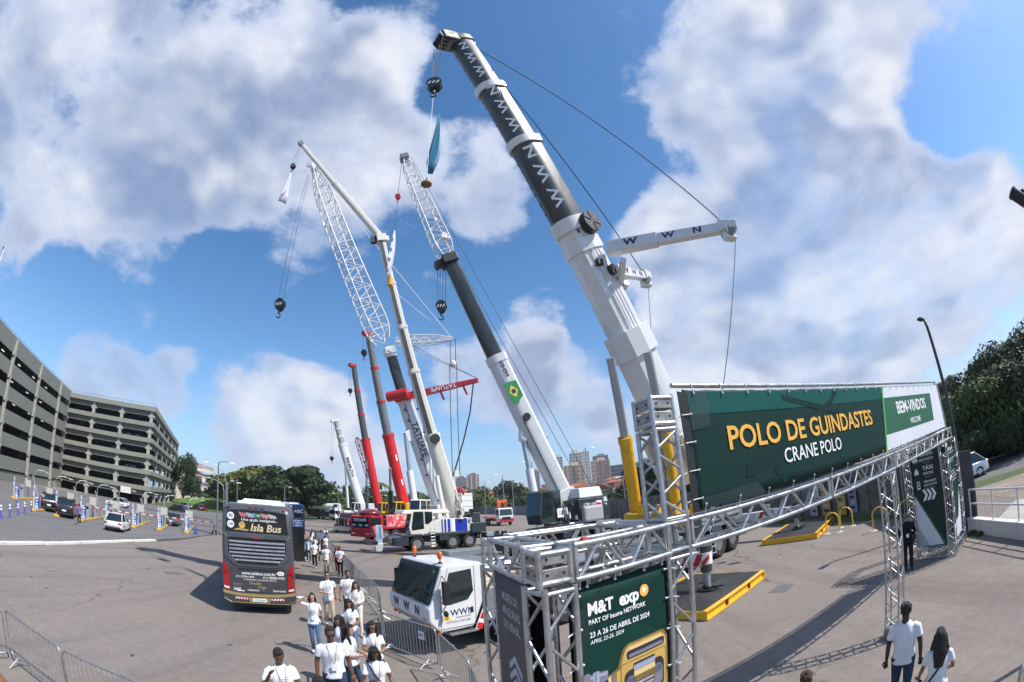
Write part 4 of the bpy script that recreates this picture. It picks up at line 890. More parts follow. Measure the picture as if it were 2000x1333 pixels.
panel(sg, 'print_line', F, n, [(.02, 2.02), (.02, 2.12), (k_ - .04, .46), (k_ - .09, .42), (k_ - .12, .42)], o_ + .004, VMG)
def sgt(tx, sz, s, z, m=INKW, bold=.01, al='CENTER'): text(tx, sz, sg, onb(F, d, n, s, z, o_ + .006), m, bold, align=al)
sgt('TRANSFER', .115, .60, 3.19); sgt('GRATUITO', .105, .60, 3.05); sgt('Free Transfer', .05, .60, 2.95, VPALE, 0); sgt('TÁXI', .17, .62, 2.79, INKW, .015); sgt('OFICIAL', .105, .62, 2.63); sgt('Official Taxi', .05, .60, 2.53, VPALE, 0); sgt('EMBARQUE', .085, .64, 2.39); sgt('APLICATIVO', .085, .64, 2.28); sgt('Application Boarding', .045, .60, 2.19, VPALE, 0)
def ic(pts): panel(sg, 'print_icon', F, n, pts, o_ + .006, INKW, .003)
ic([(.10, 3.04), (.10, 3.14), (.25, 3.16), (.29, 3.10), (.29, 3.04)]); ic([(.13, 3.00), (.13, 3.035), (.17, 3.035), (.17, 3.00)]); ic([(.22, 3.00), (.22, 3.035), (.26, 3.035), (.26, 3.00)])
ic([(.12, 2.64), (.12, 2.72), (.155, 2.79), (.235, 2.79), (.27, 2.72), (.27, 2.64)]); ic([(.17, 2.80), (.17, 2.83), (.22, 2.83), (.22, 2.80)])
for pts in ([(.16, 2.22), (.16, 2.42), (.175, 2.42), (.175, 2.22)], [(.255, 2.22), (.255, 2.42), (.27, 2.42), (.27, 2.22)], [(.16, 2.40), (.16, 2.43), (.27, 2.43), (.27, 2.40)], [(.16, 2.19), (.16, 2.24), (.27, 2.24), (.27, 2.19)], [(.20, 2.28), (.20, 2.35), (.23, 2.35), (.23, 2.28)]): ic(pts)
for k in range(3): s = .32 + k * .15; ic([(s, 1.82), (s + .10, 1.99), (s, 2.16), (s + .09, 2.16), (s + .19, 1.99), (s + .09, 1.82)])
F, d, n = bframe(KT + T1 * .14 + Vector((T1.y, -T1.x)) * .06, T1); F = shiftF(F, ft)
sd = vinyl(ft, 'expo_sign', F, 0, 1.18, .40, 3.36, 0, VG, 10, 16, .0016, 31)
panel(sd, 'print_white', F, n, [(.02, .42), (1.16, .42), (1.16, 1.9), (.72, .98), (.02, .86)], .005, VW)
panel(sd, 'print_line', F, n, [(.72, .98), (1.16, 1.9), (1.16, 1.98), (.68, 1.0)], .006, VMG)
def sdt(tx, sz, s, z, m=INKW, bold=.0): text(tx, sz, sd, onb(F, d, n, s, z, .0075), m, bold, align='LEFT')
sdt('M&T exp', .14, .28, 3.10, INKW, .03); b = MB(); b.cyl(F(.92, 3.11, .004), F(.92, 3.11, .008), .06, 16); b.build('logo_disc', INKY, sd)
for z, tx in ((2.98, 'PART OF bauma NETWORK'), (2.80, '23 A 26 DE ABRIL DE 2024'), (2.73, 'APRIL 23-26, 2024'), (2.42, 'A MAIOR FEIRA DE'), (2.33, 'EQUIPAMENTOS PARA'), (2.24, 'CONSTRUÇÃO E MINERAÇÃO'), (2.15, 'DA AMERICA LATINA')): sdt(tx, .06, .30, z)

# ================================================================== BUSES, CARS AND TRUCKS
def lpos(par, v): return par.matrix_basis.inverted() @ Vector(v)
def wb(par):
    """a mesh builder that takes world coordinates for a part of this thing"""
    b = MB(); b.M = (Matrix.Translation(par.location) @ Matrix.Rotation(par.rotation_euler[2], 4, 'Z')).inverted(); return b
def rrect(w, z0, z1, y, r=.2, n=4, tx=0.0):
    """rounded rectangle section across x and z at y; tx narrows the top"""
    pts = []; h = w / 2
    for (cx, cz, a0, t) in ((h - r, z1 - r, 0, 1), (-h + r, z1 - r, 90, 1), (-h + r * .5, z0 + r * .5, 180, 0), (h - r * .5, z0 + r * .5, 270, 0)):
        rr = r if t else r * .5
        for k in range(n + 1):
            a = R(a0 + 90 * k / n); x = cx + rr * math.cos(a); z = cz + rr * math.sin(a); x -= math.copysign(tx * max(0, (z - z0) / (z1 - z0)), x); pts.append((x, y, z))
    return pts
BUSG = mat('bus_grey_metallic', (.085, .092, .102), .32, .35, .06, 2, coat=.6, dirt=(.11, .105, .10), dscale=1.6, dlo=.6, dhi=.9); BUSD = mat('bus_dark_panel', (.048, .050, .055), .4, .1, .1, 2, coat=.4); BUSB = mat('bus_blue', (.012, .055, .17), .35, .1, .08, 2, coat=.5)
SLAT = mat('bus_grille_silver', (.46, .49, .54), .28, .75, .1, 5); BUSBK = mat('bus_black_glass', (.008, .009, .011), .12, 0, .2, 2, coat=.6, spec=.6)
def bus(name, label, pos, rz, body, L_=13.8, Wd=2.6, Ht=3.93):
    t = thing(name, label, 'bus', (*pos, 0), R(rz)); b = MB()
    prof = [(.10, .55, 3.55, .30), (.02, .42, 3.72, .26), (.0, .36, 3.80, .24)]
    b.loft([rrect(Wd - .10, .60, Ht - .25, -.06, .35, 4, .05), rrect(Wd - .02, .42, Ht - .08, .02, .30, 4, .05), rrect(Wd, .36, Ht - .01, .22, .25, 4, .05), rrect(Wd, .34, Ht, 1.2, .22, 4, .05), rrect(Wd, .34, Ht, L_ - .8, .22, 4, .05), rrect(Wd - .1, .36, Ht - .2, L_, .3, 4, .05)])
    b.build('body', body, t, smooth=50)
    for s in (-1, 1):
        b = MB(); b.box((s * (Wd / 2 - .035), L_ / 2, 2.85), (.06, L_ - 1.4, 1.15)); b.build('window_band', BUSBK, t)
        for y in (2.9, 4.3, L_ - 3.0): wheel(t, (s * (Wd / 2 - .19), y, .50), .50, .30, s)
    b = MB(); b.box((0, L_ + .0, 2.2), (2.2, .1, 2.0)); b.build('windscreen', BUSBK, t); b = MB(); b.box((0, 1.3, .45), (2.0, 2.4, .4)); b.build('underbody', BLACK, t)
    return t
BR = 29.5; bpos = (-9.10, 13.22)
gb = bus('coach_bus', 'dark grey coach with silver rear grille and gold lettering, its back to the camera', bpos, BR, BUSG)
def bp(nm, poly, y, m, th=.012, par=gb):     # flat piece on the bus's back, (x,z) corners, y = how far it stands out
    b = MB(); b.prism(poly, -y - th, -y); return b.build(nm, m, par)
ry_ = .055
win = bp('rear_window', [(-1.13, 2.93), (-1.05, 3.66), (-.5, 3.72), (.5, 3.72), (1.05, 3.66), (1.13, 2.93)], ry_, BUSBK, .02)
for z, s_ in ((3.47, '90'), (3.18, '100')):
    b = MB(); b.cyl((-.93, -ry_ - .02, z), (-.93, -ry_ - .028, z), .128, 24); dsc = b.build('speed_disc', PLATE, win); text(s_, .15 if s_ == '90' else .125, dsc, plane((-.93, -ry_ - .030, z), (1, 0, 0), (0, -1, 0)), INKK, .02)
q = random.Random(3)
for i, m_ in enumerate((mat('print_pink', (.48, .14, .17), .5), mat('print_lilac', (.34, .34, .46), .5), mat('print_green', (.03, .24, .18), .5), mat('print_rose', (.50, .22, .24), .5), mat('print_silver', (.40, .40, .40), .5))):
    x = -.62 + i * .265; bp('print_flag', [(x - .04, 3.63), (x + .26, 3.58 - (i > 3) * .02), (x + .30, 3.45), (x + .23, 3.50), (x + .19, 3.43), (x + .13, 3.50), (x + .09, 3.44)], ry_ + .02, m_, .003 + i * .0006, win)
bp('print_flag', [(.02, 3.54), (.07, 3.58), (.12, 3.54), (.07, 3.49)], ry_ + .025, INKY, .003, win)
rp = lambda x, z, o=.023: plane((x, -ry_ - o, z), (1, 0, 0), (0, -1, 0))
text('Uma opção inteligente...', .135, win, rp(.10, 3.375), INKW, .004, shear=.25); text('Isla Bus', .36, win, rp(.32, 3.10), INKG, .028, shear=.2, sx=1.02); text('Isla Bus', .36, win, rp(.325, 3.10, .030), mat('lettering_cream', (.72, .66, .48), .5), -.004, shear=.2, sx=1.02)
b = MB(); b.cyl((-.52, -ry_ - .02, 3.18), (-.52, -ry_ - .026, 3.18), .115, 20); b.build('logo_sun', INKY, win)
bp('logo_palm', [(-.66, 3.16), (-.58, 3.27), (-.50, 3.28), (-.42, 3.22), (-.40, 3.12), (-.47, 3.20), (-.50, 3.10), (-.53, 3.19), (-.60, 3.13), (-.60, 3.20)], ry_ + .026, INKG, .004, win); bp('logo_wave', [(-.78, 3.03), (-.60, 3.07), (-.30, 3.03), (-.22, 3.06), (-.34, 2.98), (-.62, 3.00), (-.80, 2.985)], ry_ + .02, INKG, .006, win)
for x in (-.22, 0, .22): bp('top_lamp', [(x - .07, 3.81), (x - .07, 3.845), (x + .07, 3.845), (x + .07, 3.81)], ry_ - .01, LAMPRED, .02)
for s in (-1, 1): bp('corner_lamp', [(s * 1.02 - .08, 3.77), (s * 1.02 - .08, 3.80), (s * 1.02 + .08, 3.80), (s * 1.02 + .08, 3.77)], ry_ - .02, LAMPRED, .03)
rec = bp('grille_recess', [(-1.02, 2.68), (-1.02, 2.14), (-.72, 1.86), (.72, 1.86), (1.02, 2.14), (1.02, 2.68), (.9, 2.72), (-.9, 2.72)], ry_ - .005, BLACK, .012)
fr = bp('grille_frame', [(-1.18, 2.86), (-1.18, 2.80), (-1.0, 2.74), (1.0, 2.74), (1.18, 2.80), (1.18, 2.86)], ry_, BUSG, .06)
for s in (-1, 1):
    bp('grille_frame', [(s * 1.17, 2.82), (s * 1.17, 2.08), (s * .78, 1.74), (s * .72, 1.84), (s * 1.04, 2.13), (s * 1.04, 2.72)], ry_ - .005, BUSG, .055); bp('grille_trim', [(s * 1.19, 2.88), (s * 1.04, 2.745), (s * 1.035, 2.72), (s * 1.2, 2.85)], ry_ + .05, SLAT, .012); bp('grille_trim', [(s * 1.03, 2.15), (s * .75, 1.87), (s * .735, 1.885), (s * 1.02, 2.175)], ry_ + .05, SLAT, .012)
bp('grille_frame', [(-.78, 1.80), (.78, 1.80), (.72, 1.73), (-.72, 1.73)], ry_ - .005, BUSG, .05)
for i in range(6):
    z = 2.60 - i * .128; w = 1.0 if z > 2.2 else 1.0 - (2.2 - z) * .85; b = MB(); b.prism([(-ry_ - .02, z - .035), (-ry_ - .085, z - .045), (-ry_ - .095, z - .02), (-ry_ - .03, z + .035)], -w, w, 'x'); b.build('grille_slat', SLAT, gb, bev=.006)
text('MARCOPOLO', .075, gb, rp(.02, 2.80, .064), CHROME, .012, ext=.006, sx=1.1); bp('brake_lamp', [(-.14, 2.715), (-.14, 2.755), (.14, 2.755), (.14, 2.715)], ry_ + .055, LAMPRED, .012)
tp = bp('boot_lid', [(-1.02, 1.66), (-.88, 1.72), (.88, 1.72), (1.02, 1.66), (1.0, .82), (-1.0, .82)], ry_ - .005, BUSD, .03); bp('boot_recess', [(-.72, 1.66), (.72, 1.66), (.66, 1.58), (-.66, 1.58)], ry_ + .025, BLACK, .006)
r2 = lambda x, z: plane((x, -ry_ - .028, z), (1, 0, 0), (0, -1, 0))
text('www.islabus.com.br', .15, tp, r2(.02, 1.49), INKW, .008); text('(11) 2724-1474', .105, tp, r2(-.48, 1.36), INKW, .006); text('(11) 98582-9755', .115, tp, r2(.55, 1.36), INKW, .008); text('I.I. TRANSPORTES E LOCAÇÃO DE VEICULOS', .058, tp, r2(.05, 1.26), INKW, .006); text('Double', .14, tp, r2(-.13, 1.14), INKG, .006, shear=.2); text('Class', .14, tp, r2(.10, 1.01), INKG, .006, shear=.2)
text('VOLVO', .10, tp, r2(-.75, 1.08), SLAT, .012); text('B450R EURO V', .04, tp, r2(-.75, .99), SLAT, .004); text('2600', .135, tp, r2(-.78, .90), INKW, .012); text('Semi-Leito', .105, tp, r2(.72, .90), INKW, .006, shear=.2)
b = MB(); b.ell((.80, -ry_ - .03, 1.53), (.13, .006, .075), 16, 8); wf = b.build('wifi_badge', INKW, tp); text('WiFi', .085, wf, plane((.80, -ry_ - .037, 1.53), (1, 0, 0), (0, -1, 0)), BUSD, .01)
bp('boot_badge', [(-.42, .855), (.02, .855), (.02, .92), (-.42, .92)], ry_ + .026, mat('badge_grey', (.22, .22, .23), .5), .004, tp); bp('boot_badge', [(-.78, .79 + .045), (-.52, .835), (-.52, .865), (-.78, .865)], ry_ + .026, INKW, .004, tp); text('POLTRONAS', .05, tp, plane((-.2, -ry_ - .032, .888), (1, 0, 0), (0, -1, 0)), INKW, .004)
b = MB(); b.cyl((.16, -ry_ - .03, .91), (.16, -ry_ - .05, .91), .035, 12); b.build('boot_lock', CHROME, tp)
for s in (-1, 1):
    tl = bp('tail_lamp', [(s * 1.03, .88), (s * 1.05, 1.55), (s * 1.14, 1.80), (s * 1.25, 1.88), (s * 1.27, .98), (s * 1.2, .86)], ry_ - .045, LAMPRED, .075); bp('tail_lamp_lens', [(s * 1.09, 1.50), (s * 1.12, 1.58), (s * 1.25, 1.45), (s * 1.25, 1.38)], ry_ + .03, mat('red_lens_dark', (.14, .004, .008), .15, coat=.6), .006, tl); bp('reverse_lamp', [(s * 1.05, .90), (s * 1.06, .96), (s * 1.25, 1.0), (s * 1.24, .93)], ry_ + .03, LAMPW, .006, tl)
GOLDB = mat('bus_gold_stripe', (.42, .31, .13), .38, .4, .1, 3)
arc = [(x / 12 * 1.29, .70 + .10 * (abs(x) / 12) ** 3) for x in range(-12, 13)]
b = MB(); b.prism([(x, z + .05) for x, z in arc] + [(x, z - .045) for x, z in reversed(arc)], -ry_ - .028, -ry_ + .02); b.build('gold_stripe', GOLDB, gb)
b = MB(); b.prism([(x, z - .046) for x, z in arc] + [(1.27, .52), (1.05, .40), (-1.05, .40), (-1.27, .52)], -ry_ - .035, -ry_ + .1); b.build('bumper', BUSD, gb, bev=.01)
b = MB(); b.tube([(-1.27, -ry_ - .03, .56), (-1.02, -ry_ - .038, .42), (1.02, -ry_ - .038, .42), (1.27, -ry_ - .03, .56)], .010, 6); b.build('bumper_trim', GOLDB, gb)
for s in (-1, 1):
    bp('warning_plate', [(s * .42, .54), (s * .86, .555), (s * .86, .625), (s * .42, .61)], ry_ + .036, STRIPE_W, .004)
    for k in range(4): x = .43 + k * .105; bp('warning_stripe', [(s * x, .545), (s * (x + .055), .548), (s * (x + .10), .618), (s * (x + .045), .614)], ry_ + .040, STRIPE_R, .004)
bp('plate_recess', [(-.34, .46), (.34, .46), (.40, .62), (-.40, .62)], ry_ + .036, GOLDB, .004); pl_ = bp('number_plate', [(-.24, .475), (.24, .475), (.24, .60), (-.24, .60)], ry_ + .041, PLATE, .006); text('EZU7E64', .10, pl_, plane((0, -ry_ - .049, .53), (1, 0, 0), (0, -1, 0)), INKB, .008)
b = MB(); b.box((.1, 2.2, 4.02), (1.7, 2.6, .18), top=(.8, .85)); b.build('air_conditioner', WHITE, gb, bev=.04)
for (x, y) in ((-.55, 1.0), (.75, .9)): b = MB(); b.box((x, y, 3.97), (.55, .5, .10), top=(.8, .8)); b.build('roof_hatch', WHITE, gb, bev=.02)
b = MB(); b.box((1.62, 11.4, 1.55), (.55, .05, 2.1)); b.beam((1.30, 11.4, .55), (1.30, 11.4, 2.6), .04, .04); dr = b.build('open_door', BUSBK, gb); b = MB(); b.tube([(1.34, 11.36, .5), (1.34, 11.36, 2.62), (1.88, 11.36, 2.55), (1.88, 11.36, .52), (1.34, 11.36, .5)], .025, 6); b.build('door_frame', BLACK, dr)
# blue coach beyond
c0 = gp(597, 1062, .4); ang = R(BR); bx = (c0.x - 1.3 * math.cos(ang), c0.y - 1.3 * math.sin(ang))
bb = bus('coach_bus', 'blue coach parked beyond the grey one, only its right edge showing', bx, BR, BUSB)
w2 = bp('rear_window', [(-1.13, 2.75), (-1.05, 3.6), (1.05, 3.6), (1.13, 2.75)], ry_, BUSBK, .02, bb); text('ABC', .42, w2, plane((.72, -.08, 3.3), (1, 0, 0), (0, -1, 0)), INKW, .03)
for i, s_ in enumerate(('FRETAMENTO', 'TURISMO', 'EVENTOS')): text(s_, .16, bb, plane((.75, -.075, 2.45 - i * .22), (1, 0, 0), (0, -1, 0)), INKW, .004)
for s in (-1, 1): bp('tail_lamp', [(s * 1.08, .9), (s * 1.08, 1.6), (s * 1.25, 1.7), (s * 1.27, .95)], ry_ - .04, LAMPRED, .06, bb)
b = MB(); b.box((0, 2.2, 4.0), (1.8, 3.0, .16), top=(.85, .9)); b.build('air_conditioner', WHITE, bb, bev=.04)

CARM = {}
def paint(n, c): return mat('car_paint_' + n, c, .28, .15, .04, 2, coat=.9)
def car(label, pos, rz, m, L_=4.3, Wd=1.76, Ht=1.48, suv=False, name='parked_car', cat='car', group=None):
    """front at +y, back at -y, wheels on the ground"""
    t = thing(name, label, cat, (*pos, 0), R(rz), group); h = L_ / 2; zb = .30 if not suv else .36; sh_ = (.86 if not suv else 1.0) * Ht / 1.48
    b = MB(); S = lambda y, z0, z1, w, r=.12: rrect(w, z0, z1, y, r, 4, .04)
    b.loft([S(-h, zb + .18, sh_ - .14, Wd - .35, .14), S(-h + .10, zb, sh_ - .01, Wd - .10, .12), S(-h + .5, zb - .08, sh_ + .02, Wd), S(-.1, zb - .10, sh_, Wd), S(h - 1.15, zb - .08, sh_ - .05, Wd), S(h - .45, zb - .04, sh_ - .16, Wd - .06), S(h - .08, zb + .02, sh_ - .30, Wd - .22, .14), S(h, zb + .14, sh_ - .40, Wd - .5, .14)])
    b.build('body', m, t, smooth=48)
    y0, y1 = (-h + .10, -h + .62) if suv else (-h + .22, -h + .95); y3, y2 = h - 1.10, h - 1.85
    z0, z1 = sh_ - .04, Ht - .03
    b = MB(); g = lambda y, w, z: [(-w / 2, y, z), (w / 2, y, z)]
    lo = [(-(Wd - .16) / 2, y0, z0), ((Wd - .16) / 2, y0, z0), ((Wd - .14) / 2, y3, z0 - .06), (-(Wd - .14) / 2, y3, z0 - .06)]; up_ = [(-(Wd - .52) / 2, y1, z1), ((Wd - .52) / 2, y1, z1), ((Wd - .50) / 2, y2, z1), (-(Wd - .50) / 2, y2, z1)]
    b.loft([lo, up_]); b.build('window_glass', GLASS, t, bev=.02)
    b = MB(); ins = .03; rf = [(x * 1.03, y + (-.04 if y < 0 else .04), z) for x, y, z in up_]; b.loft([[(x, y, z1 - .03) for x, y, _ in rf], [(x * .96, y, z1 + .035) for x, y, _ in rf]])
    for s in (-1, 1):
        for (a, c_) in ((0, 0), (3, 3)):
            p, q_ = Vector(lo[a]), Vector(up_[a]); p.x, q_.x = s * abs(p.x) + s * .012, s * abs(q_.x) + s * .012; b.beam(p, q_, .07, .05)
        mp, mq = Vector((s * ((Wd - .16) / 2 + .006), -.15, z0)), Vector((s * ((Wd - .5) / 2 + .006), -.2, z1)); b.beam(mp, mq, .07, .03)
    b.build('roof', m, t, smooth=40, bev=.012)
    r = .315 if not suv else .36
    for s in (-1, 1):
        for y in (-h + .82, h - .85): wheel(t, (s * (Wd / 2 - .10), y, r), r, .21, s, 18)
        b = MB(); b.ell((s * (Wd / 2 - .24), -h + .05, sh_ - .16), (.20, .09, .085), 10, 7); b.build('tail_lamp', LAMPRED, t, smooth=60)
        b = MB(); b.ell((s * (Wd / 2 - .30), h - .16, sh_ - .36), (.20, .12, .075), 10, 7); b.build('headlamp', LAMPW, t, smooth=60)
        b = MB(); b.ell((s * (Wd / 2 + .06), h - 1.45, sh_ + .03), (.10, .06, .07), 8, 6); b.build('mirror', m, t, smooth=60)
    b = MB(); b.box((0, -h - .005, zb + .30), (.42, .02, .13)); b.build('number_plate', PLATE, t); b = MB(); b.box((0, -h + .06, zb + .02), (Wd - .35, .14, .16)); b.build('bumper', BLACK, t, bev=.02)
    return t
PW = paint('white', (.70, .70, .71)); PK = paint('black', (.012, .013, .016)); PG = paint('grey', (.10, .10, .105)); PR_ = paint('red', (.22, .012, .018)); PS = paint('silver', (.34, .35, .37))
def hd(a): return a          # heading: degrees anticlockwise of +y
car('white hatchback driving to the toll lanes, seen from behind at an angle', tuple(gp(231, 1036))[:2], 38, PW, 4.1, 1.75, 1.48)
car('black SUV waiting in the toll lane at the left, seen from behind', tuple(gp(95, 997))[:2], 62, PK, 4.4, 1.84, 1.66, True)
car('black SUV beside the man in purple, second from the left in the lanes', tuple(gp(130, 1009))[:2], 52, PK, 4.4, 1.86, 1.70, True)
car('dark grey saloon stopped at the rightmost toll island', tuple(gp(338, 1026))[:2], 38, PG, 4.5, 1.8, 1.46)
car('black saloon crossing beyond the toll lanes', tuple(gp(346, 1000))[:2], 105, PK, 4.5, 1.8, 1.46)
car('silver car half hidden behind the black saloon', tuple(gp(360, 993))[:2], 100, PS, 4.4, 1.78, 1.46)
car('black car meeting the red one at the bend', tuple(gp(385, 996))[:2], 110, PK, 4.4, 1.78, 1.46)
car('red car leaving round the bend left of the buses', tuple(gp(397, 998))[:2], 25, PR_, 4.2, 1.76, 1.48)
car('white car seen side on beyond the toll barrier arms, before the car park', tuple(gp(230, 990))[:2], 118, PW, 4.3, 1.78, 1.55)
car('white car far off at the foot of the lamp posts left of the grey coach', tuple(gp(424, 991))[:2], 90, PW, 4.2, 1.76, 1.46)
car('white hatchback with a rear spoiler on the street behind the dark hoarding', tuple(gp(1872, 944))[:2], 60, PW, 4.2, 1.78, 1.52)

# ------------------------------------------------------------------ trucks in the line-up
def truck_cab(t, W_, z0, z1, y0, y1, m, glass_=GLASS, lower=None, slope=.12, hood=0.0, sun=True, gz=.46):
    """forward-facing cab: front at y0"""
    H_ = z1 - z0; zs = z0 + H_ * gz; b = MB(); b.prism([(y0, z0), (y0 - .04, zs - .1), (y0 + .0, zs), (y0 + slope, z1 - .12), (y0 + slope + .18, z1), (y1, z1), (y1, z0)], -W_ / 2, W_ / 2, 'x'); b.build('cab', m, t, bev=.05)
    b = MB(); dx = W_ * .44; b.add([(-dx, y0 - .03, zs + .02), (dx, y0 - .03, zs + .02), (dx * .95, y0 + slope - .03, z1 - .20), (-dx * .95, y0 + slope - .03, z1 - .20), (-dx, y0 + .05, zs + .02), (dx, y0 + .05, zs + .02), (dx * .95, y0 + slope + .05, z1 - .20), (-dx * .95, y0 + slope + .05, z1 - .20)], [(0, 1, 2, 3), (7, 6, 5, 4), (0, 4, 5, 1), (1, 5, 6, 2), (2, 6, 7, 3), (3, 7, 4, 0)]); b.build('windscreen', glass_, t)
    for s in (-1, 1):
        b = MB(); yy = y0 + slope + .12; b.prism([(y0 + .22, zs + .02), (yy + .1, z1 - .24), (y1 - .35, z1 - .24), (y1 - .35, zs + .12)], s * W_ / 2 - .02, s * W_ / 2 + .012, 'x'); b.build('side_window', glass_, t)
        b = MB(); b.box((s * W_ * .36, y0 - .02, z0 + .28), (W_ * .16, .08, .18)); b.build('headlamp', LAMPW, t, bev=.02)
        b = MB(); b.box((s * (W_ / 2 + .16), y0 + .05, zs + .45), (.16, .10, .55)); b.beam((s * W_ / 2, y0 + .1, zs + .7), (s * (W_ / 2 + .16), y0 + .05, zs + .7), .03, .03); b.build('mirror', BLACK, t, bev=.02)
    b = MB(); b.box((0, y0 - .05, z0 + .10), (W_ * .98, .16, .30)); b.build('bumper', lower or BLACK, t, bev=.03)
    return zs
def chassis(t, W_, L_, y0, zf, axles, r=.52, deckm=DKGREY, h=.35):
    b = MB(); b.box((0, y0 + L_ / 2, zf - h / 2), (W_ * .5, L_, h)); b.build('chassis', deckm, t)
    for y in axles:
        for s in (-1, 1): wheel(t, (s * (W_ / 2 - .2), y, r), r, .34, s, 18)
def loctruck(px, py, rz, name, label, cat='truck', group=None): p = gp(px, py); return thing(name, label, cat, (p.x, p.y, 0), R(rz), group)
MAR = mat('maroon_paint', (.16, .012, .022), .3, .05, .08, 2, coat=.6)
t = loctruck(668, 1041, 4, 'bonneted_truck', 'maroon bonneted truck with a tall chrome grille left of the red decorated crane'); W_ = 2.3
b = MB(); b.prism([(0, .9), (0, 2.0), (.15, 2.1), (2.2, 2.25), (2.2, .9)], -.85, .85, 'x'); b.build('bonnet', MAR, t, bev=.05); b = MB(); b.box((0, -.06, 1.55), (1.0, .10, 1.25)); gr_ = b.build('grille', CHROME, t, bev=.03); b = MB(); b.box((0, -.12, 1.55), (.80, .02, 1.08)); b.build('grille_mesh', BLACK, gr_)
b = MB(); b.box((0, -.15, .65), (2.5, .14, .62)); b.build('bumper', CHROME, t, bev=.03)
for s in (-1, 1):
    b = MB(); b.prism([(.1, .75), (.0, 1.15), (.35, 1.35), (1.2, 1.3), (1.5, .8)], s * .85, s * 1.2, 'x'); b.build('mudguard', MAR, t, bev=.05); b = MB(); b.ell((s * .95, -.02, 1.28), (.16, .10, .14), 10, 7); b.build('headlamp', LAMPW, t, smooth=60); wheel(t, (s * 1.02, .75, .52), .52, .3, s, 18)
truck_cab(t, 2.2, 1.0, 2.85, 2.1, 3.9, MAR, gz=.62); chassis(t, 2.4, 7.5, 2, 1.0, (6.2, 7.5)); b = MB(); b.box((0, 6.5, 1.9), (2.3, 4.5, 1.6)); b.build('cargo_box', DKGREY, t)
GW = 'white trucks parked in the far row'
for i, (px, py, lb, m_, sc_) in enumerate(((620, 1014, 'white truck with dark windscreen, leftmost of the far row', WHITE, 1.0), (649, 1017, 'white truck with a wide black windscreen, second of the far row', WHITE, 1.05))):
    t = loctruck(px, py, -28, 'truck', lb, 'truck', GW); truck_cab(t, 2.5, .55, 2.9, 0, 2.0, m_); chassis(t, 2.5, 8, 1, 1.0, (1.2, 6, 7.3)); b = MB(); b.box((0, 5.2, 1.9), (2.4, 5.6, 1.5)); b.build('cargo_box', WHITE, t, bev=.05)
t = loctruck(684, 1014, -25, 'wheel_loader', 'black and yellow loader beside the two white trucks in the far row', 'loader'); zs = truck_cab(t, 2.9, .7, 3.1, 0, 2.6, BLACK); b = MB(); b.ell((.95, -.15, 1.25), (.55, .35, .6), 14, 9); b.build('fender', YELLOW, t, smooth=60); b = MB(); b.box((0, 1.2, 3.15), (3.0, 2.4, .12)); b.build('roof', YELLOW, t, bev=.03)
chassis(t, 2.9, 5, 1, 1.1, (1.0, 3.8), .7)
t = loctruck(603, 1008, -25, 'truck', 'white and red truck seen edge-on beside the blue coach', 'truck'); truck_cab(t, 2.5, .6, 3.0, 0, 2.0, RED); chassis(t, 2.5, 7, 1, 1.0, (1.2, 6)); b = MB(); b.box((0, 4.8, 2.0), (2.4, 4.6, 1.8)); b.build('cargo_box', WHITE, t)
# lowered white boom of a crane parked across the far row
p = at(604, 990, 118); q_ = at(665, 990, 112); t = thing('mobile_crane', 'parked white mobile crane with its thick boom lowered level above the far trucks', 'crane', (p.x, p.y, 0)); b = wb(t); b.tube([(p.x, p.y, 3.4), (q_.x, q_.y, 3.5)], [.75, .85], 12); b.build('boom', WHITE, t, smooth=60)
b = wb(t); b.beam((p.x, p.y + 1.5, 1.5), (q_.x + 2, q_.y + 1.5, 1.5), 2.6, 1.2); b.build('carrier', DKGREY, t); b = wb(t); b.box((q_.x - .3, q_.y - 1.2, 3.4), (1.6, 1.6, 1.9), .4, top=(.8, .8)); b.build('operator_cab', WHITE, t, bev=.08); b = wb(t); b.box((q_.x - .5, q_.y - 2.02, 3.5), (1.1, .1, 1.2), .4); b.build('cab_window', GLASS, t)
# orange and white loader truck
t = loctruck(990, 1027, 22, 'loader_truck', 'white and red flatbed truck with a folded orange loader arm behind its cab', 'truck'); truck_cab(t, 2.5, .65, 3.05, 0, 1.9, WHITE, GLASS, RED)
b = MB(); b.box((0, -.06, 1.0), (2.5, .12, .5)); b.build('grille', mat('truck_dark_red', (.28, .015, .02), .4, coat=.4), t, bev=.03); b = MB(); b.box((0, -.09, 1.25), (1.5, .08, .55)); b.build('grille_mesh', BLACK, t); chassis(t, 2.5, 9, 1, 1.05, (1.2, 6.6, 7.9)); b = MB(); b.box((0, 6.6, 1.3), (2.5, 6.0, .22)); b.build('flatbed', mat('orange_red_paint', (.45, .06, .02), .45, 0, .15, 2, dirt=(.2, .05, .03)), t)
ORM = mat('loader_orange', (.62, .10, .02), .4, 0, .1, 3, coat=.3)
b = MB(); b.beam((-.4, 2.5, 1.1), (-.4, 2.5, 4.1), .5, .5); b.beam((-.7, 2.5, 4.1), (1.2, 2.6, 4.3), .45, .5); b.beam((1.2, 2.75, 4.3), (1.0, 2.85, 2.6), .3, .3); b.build('loader_arm', ORM, t, bev=.03)

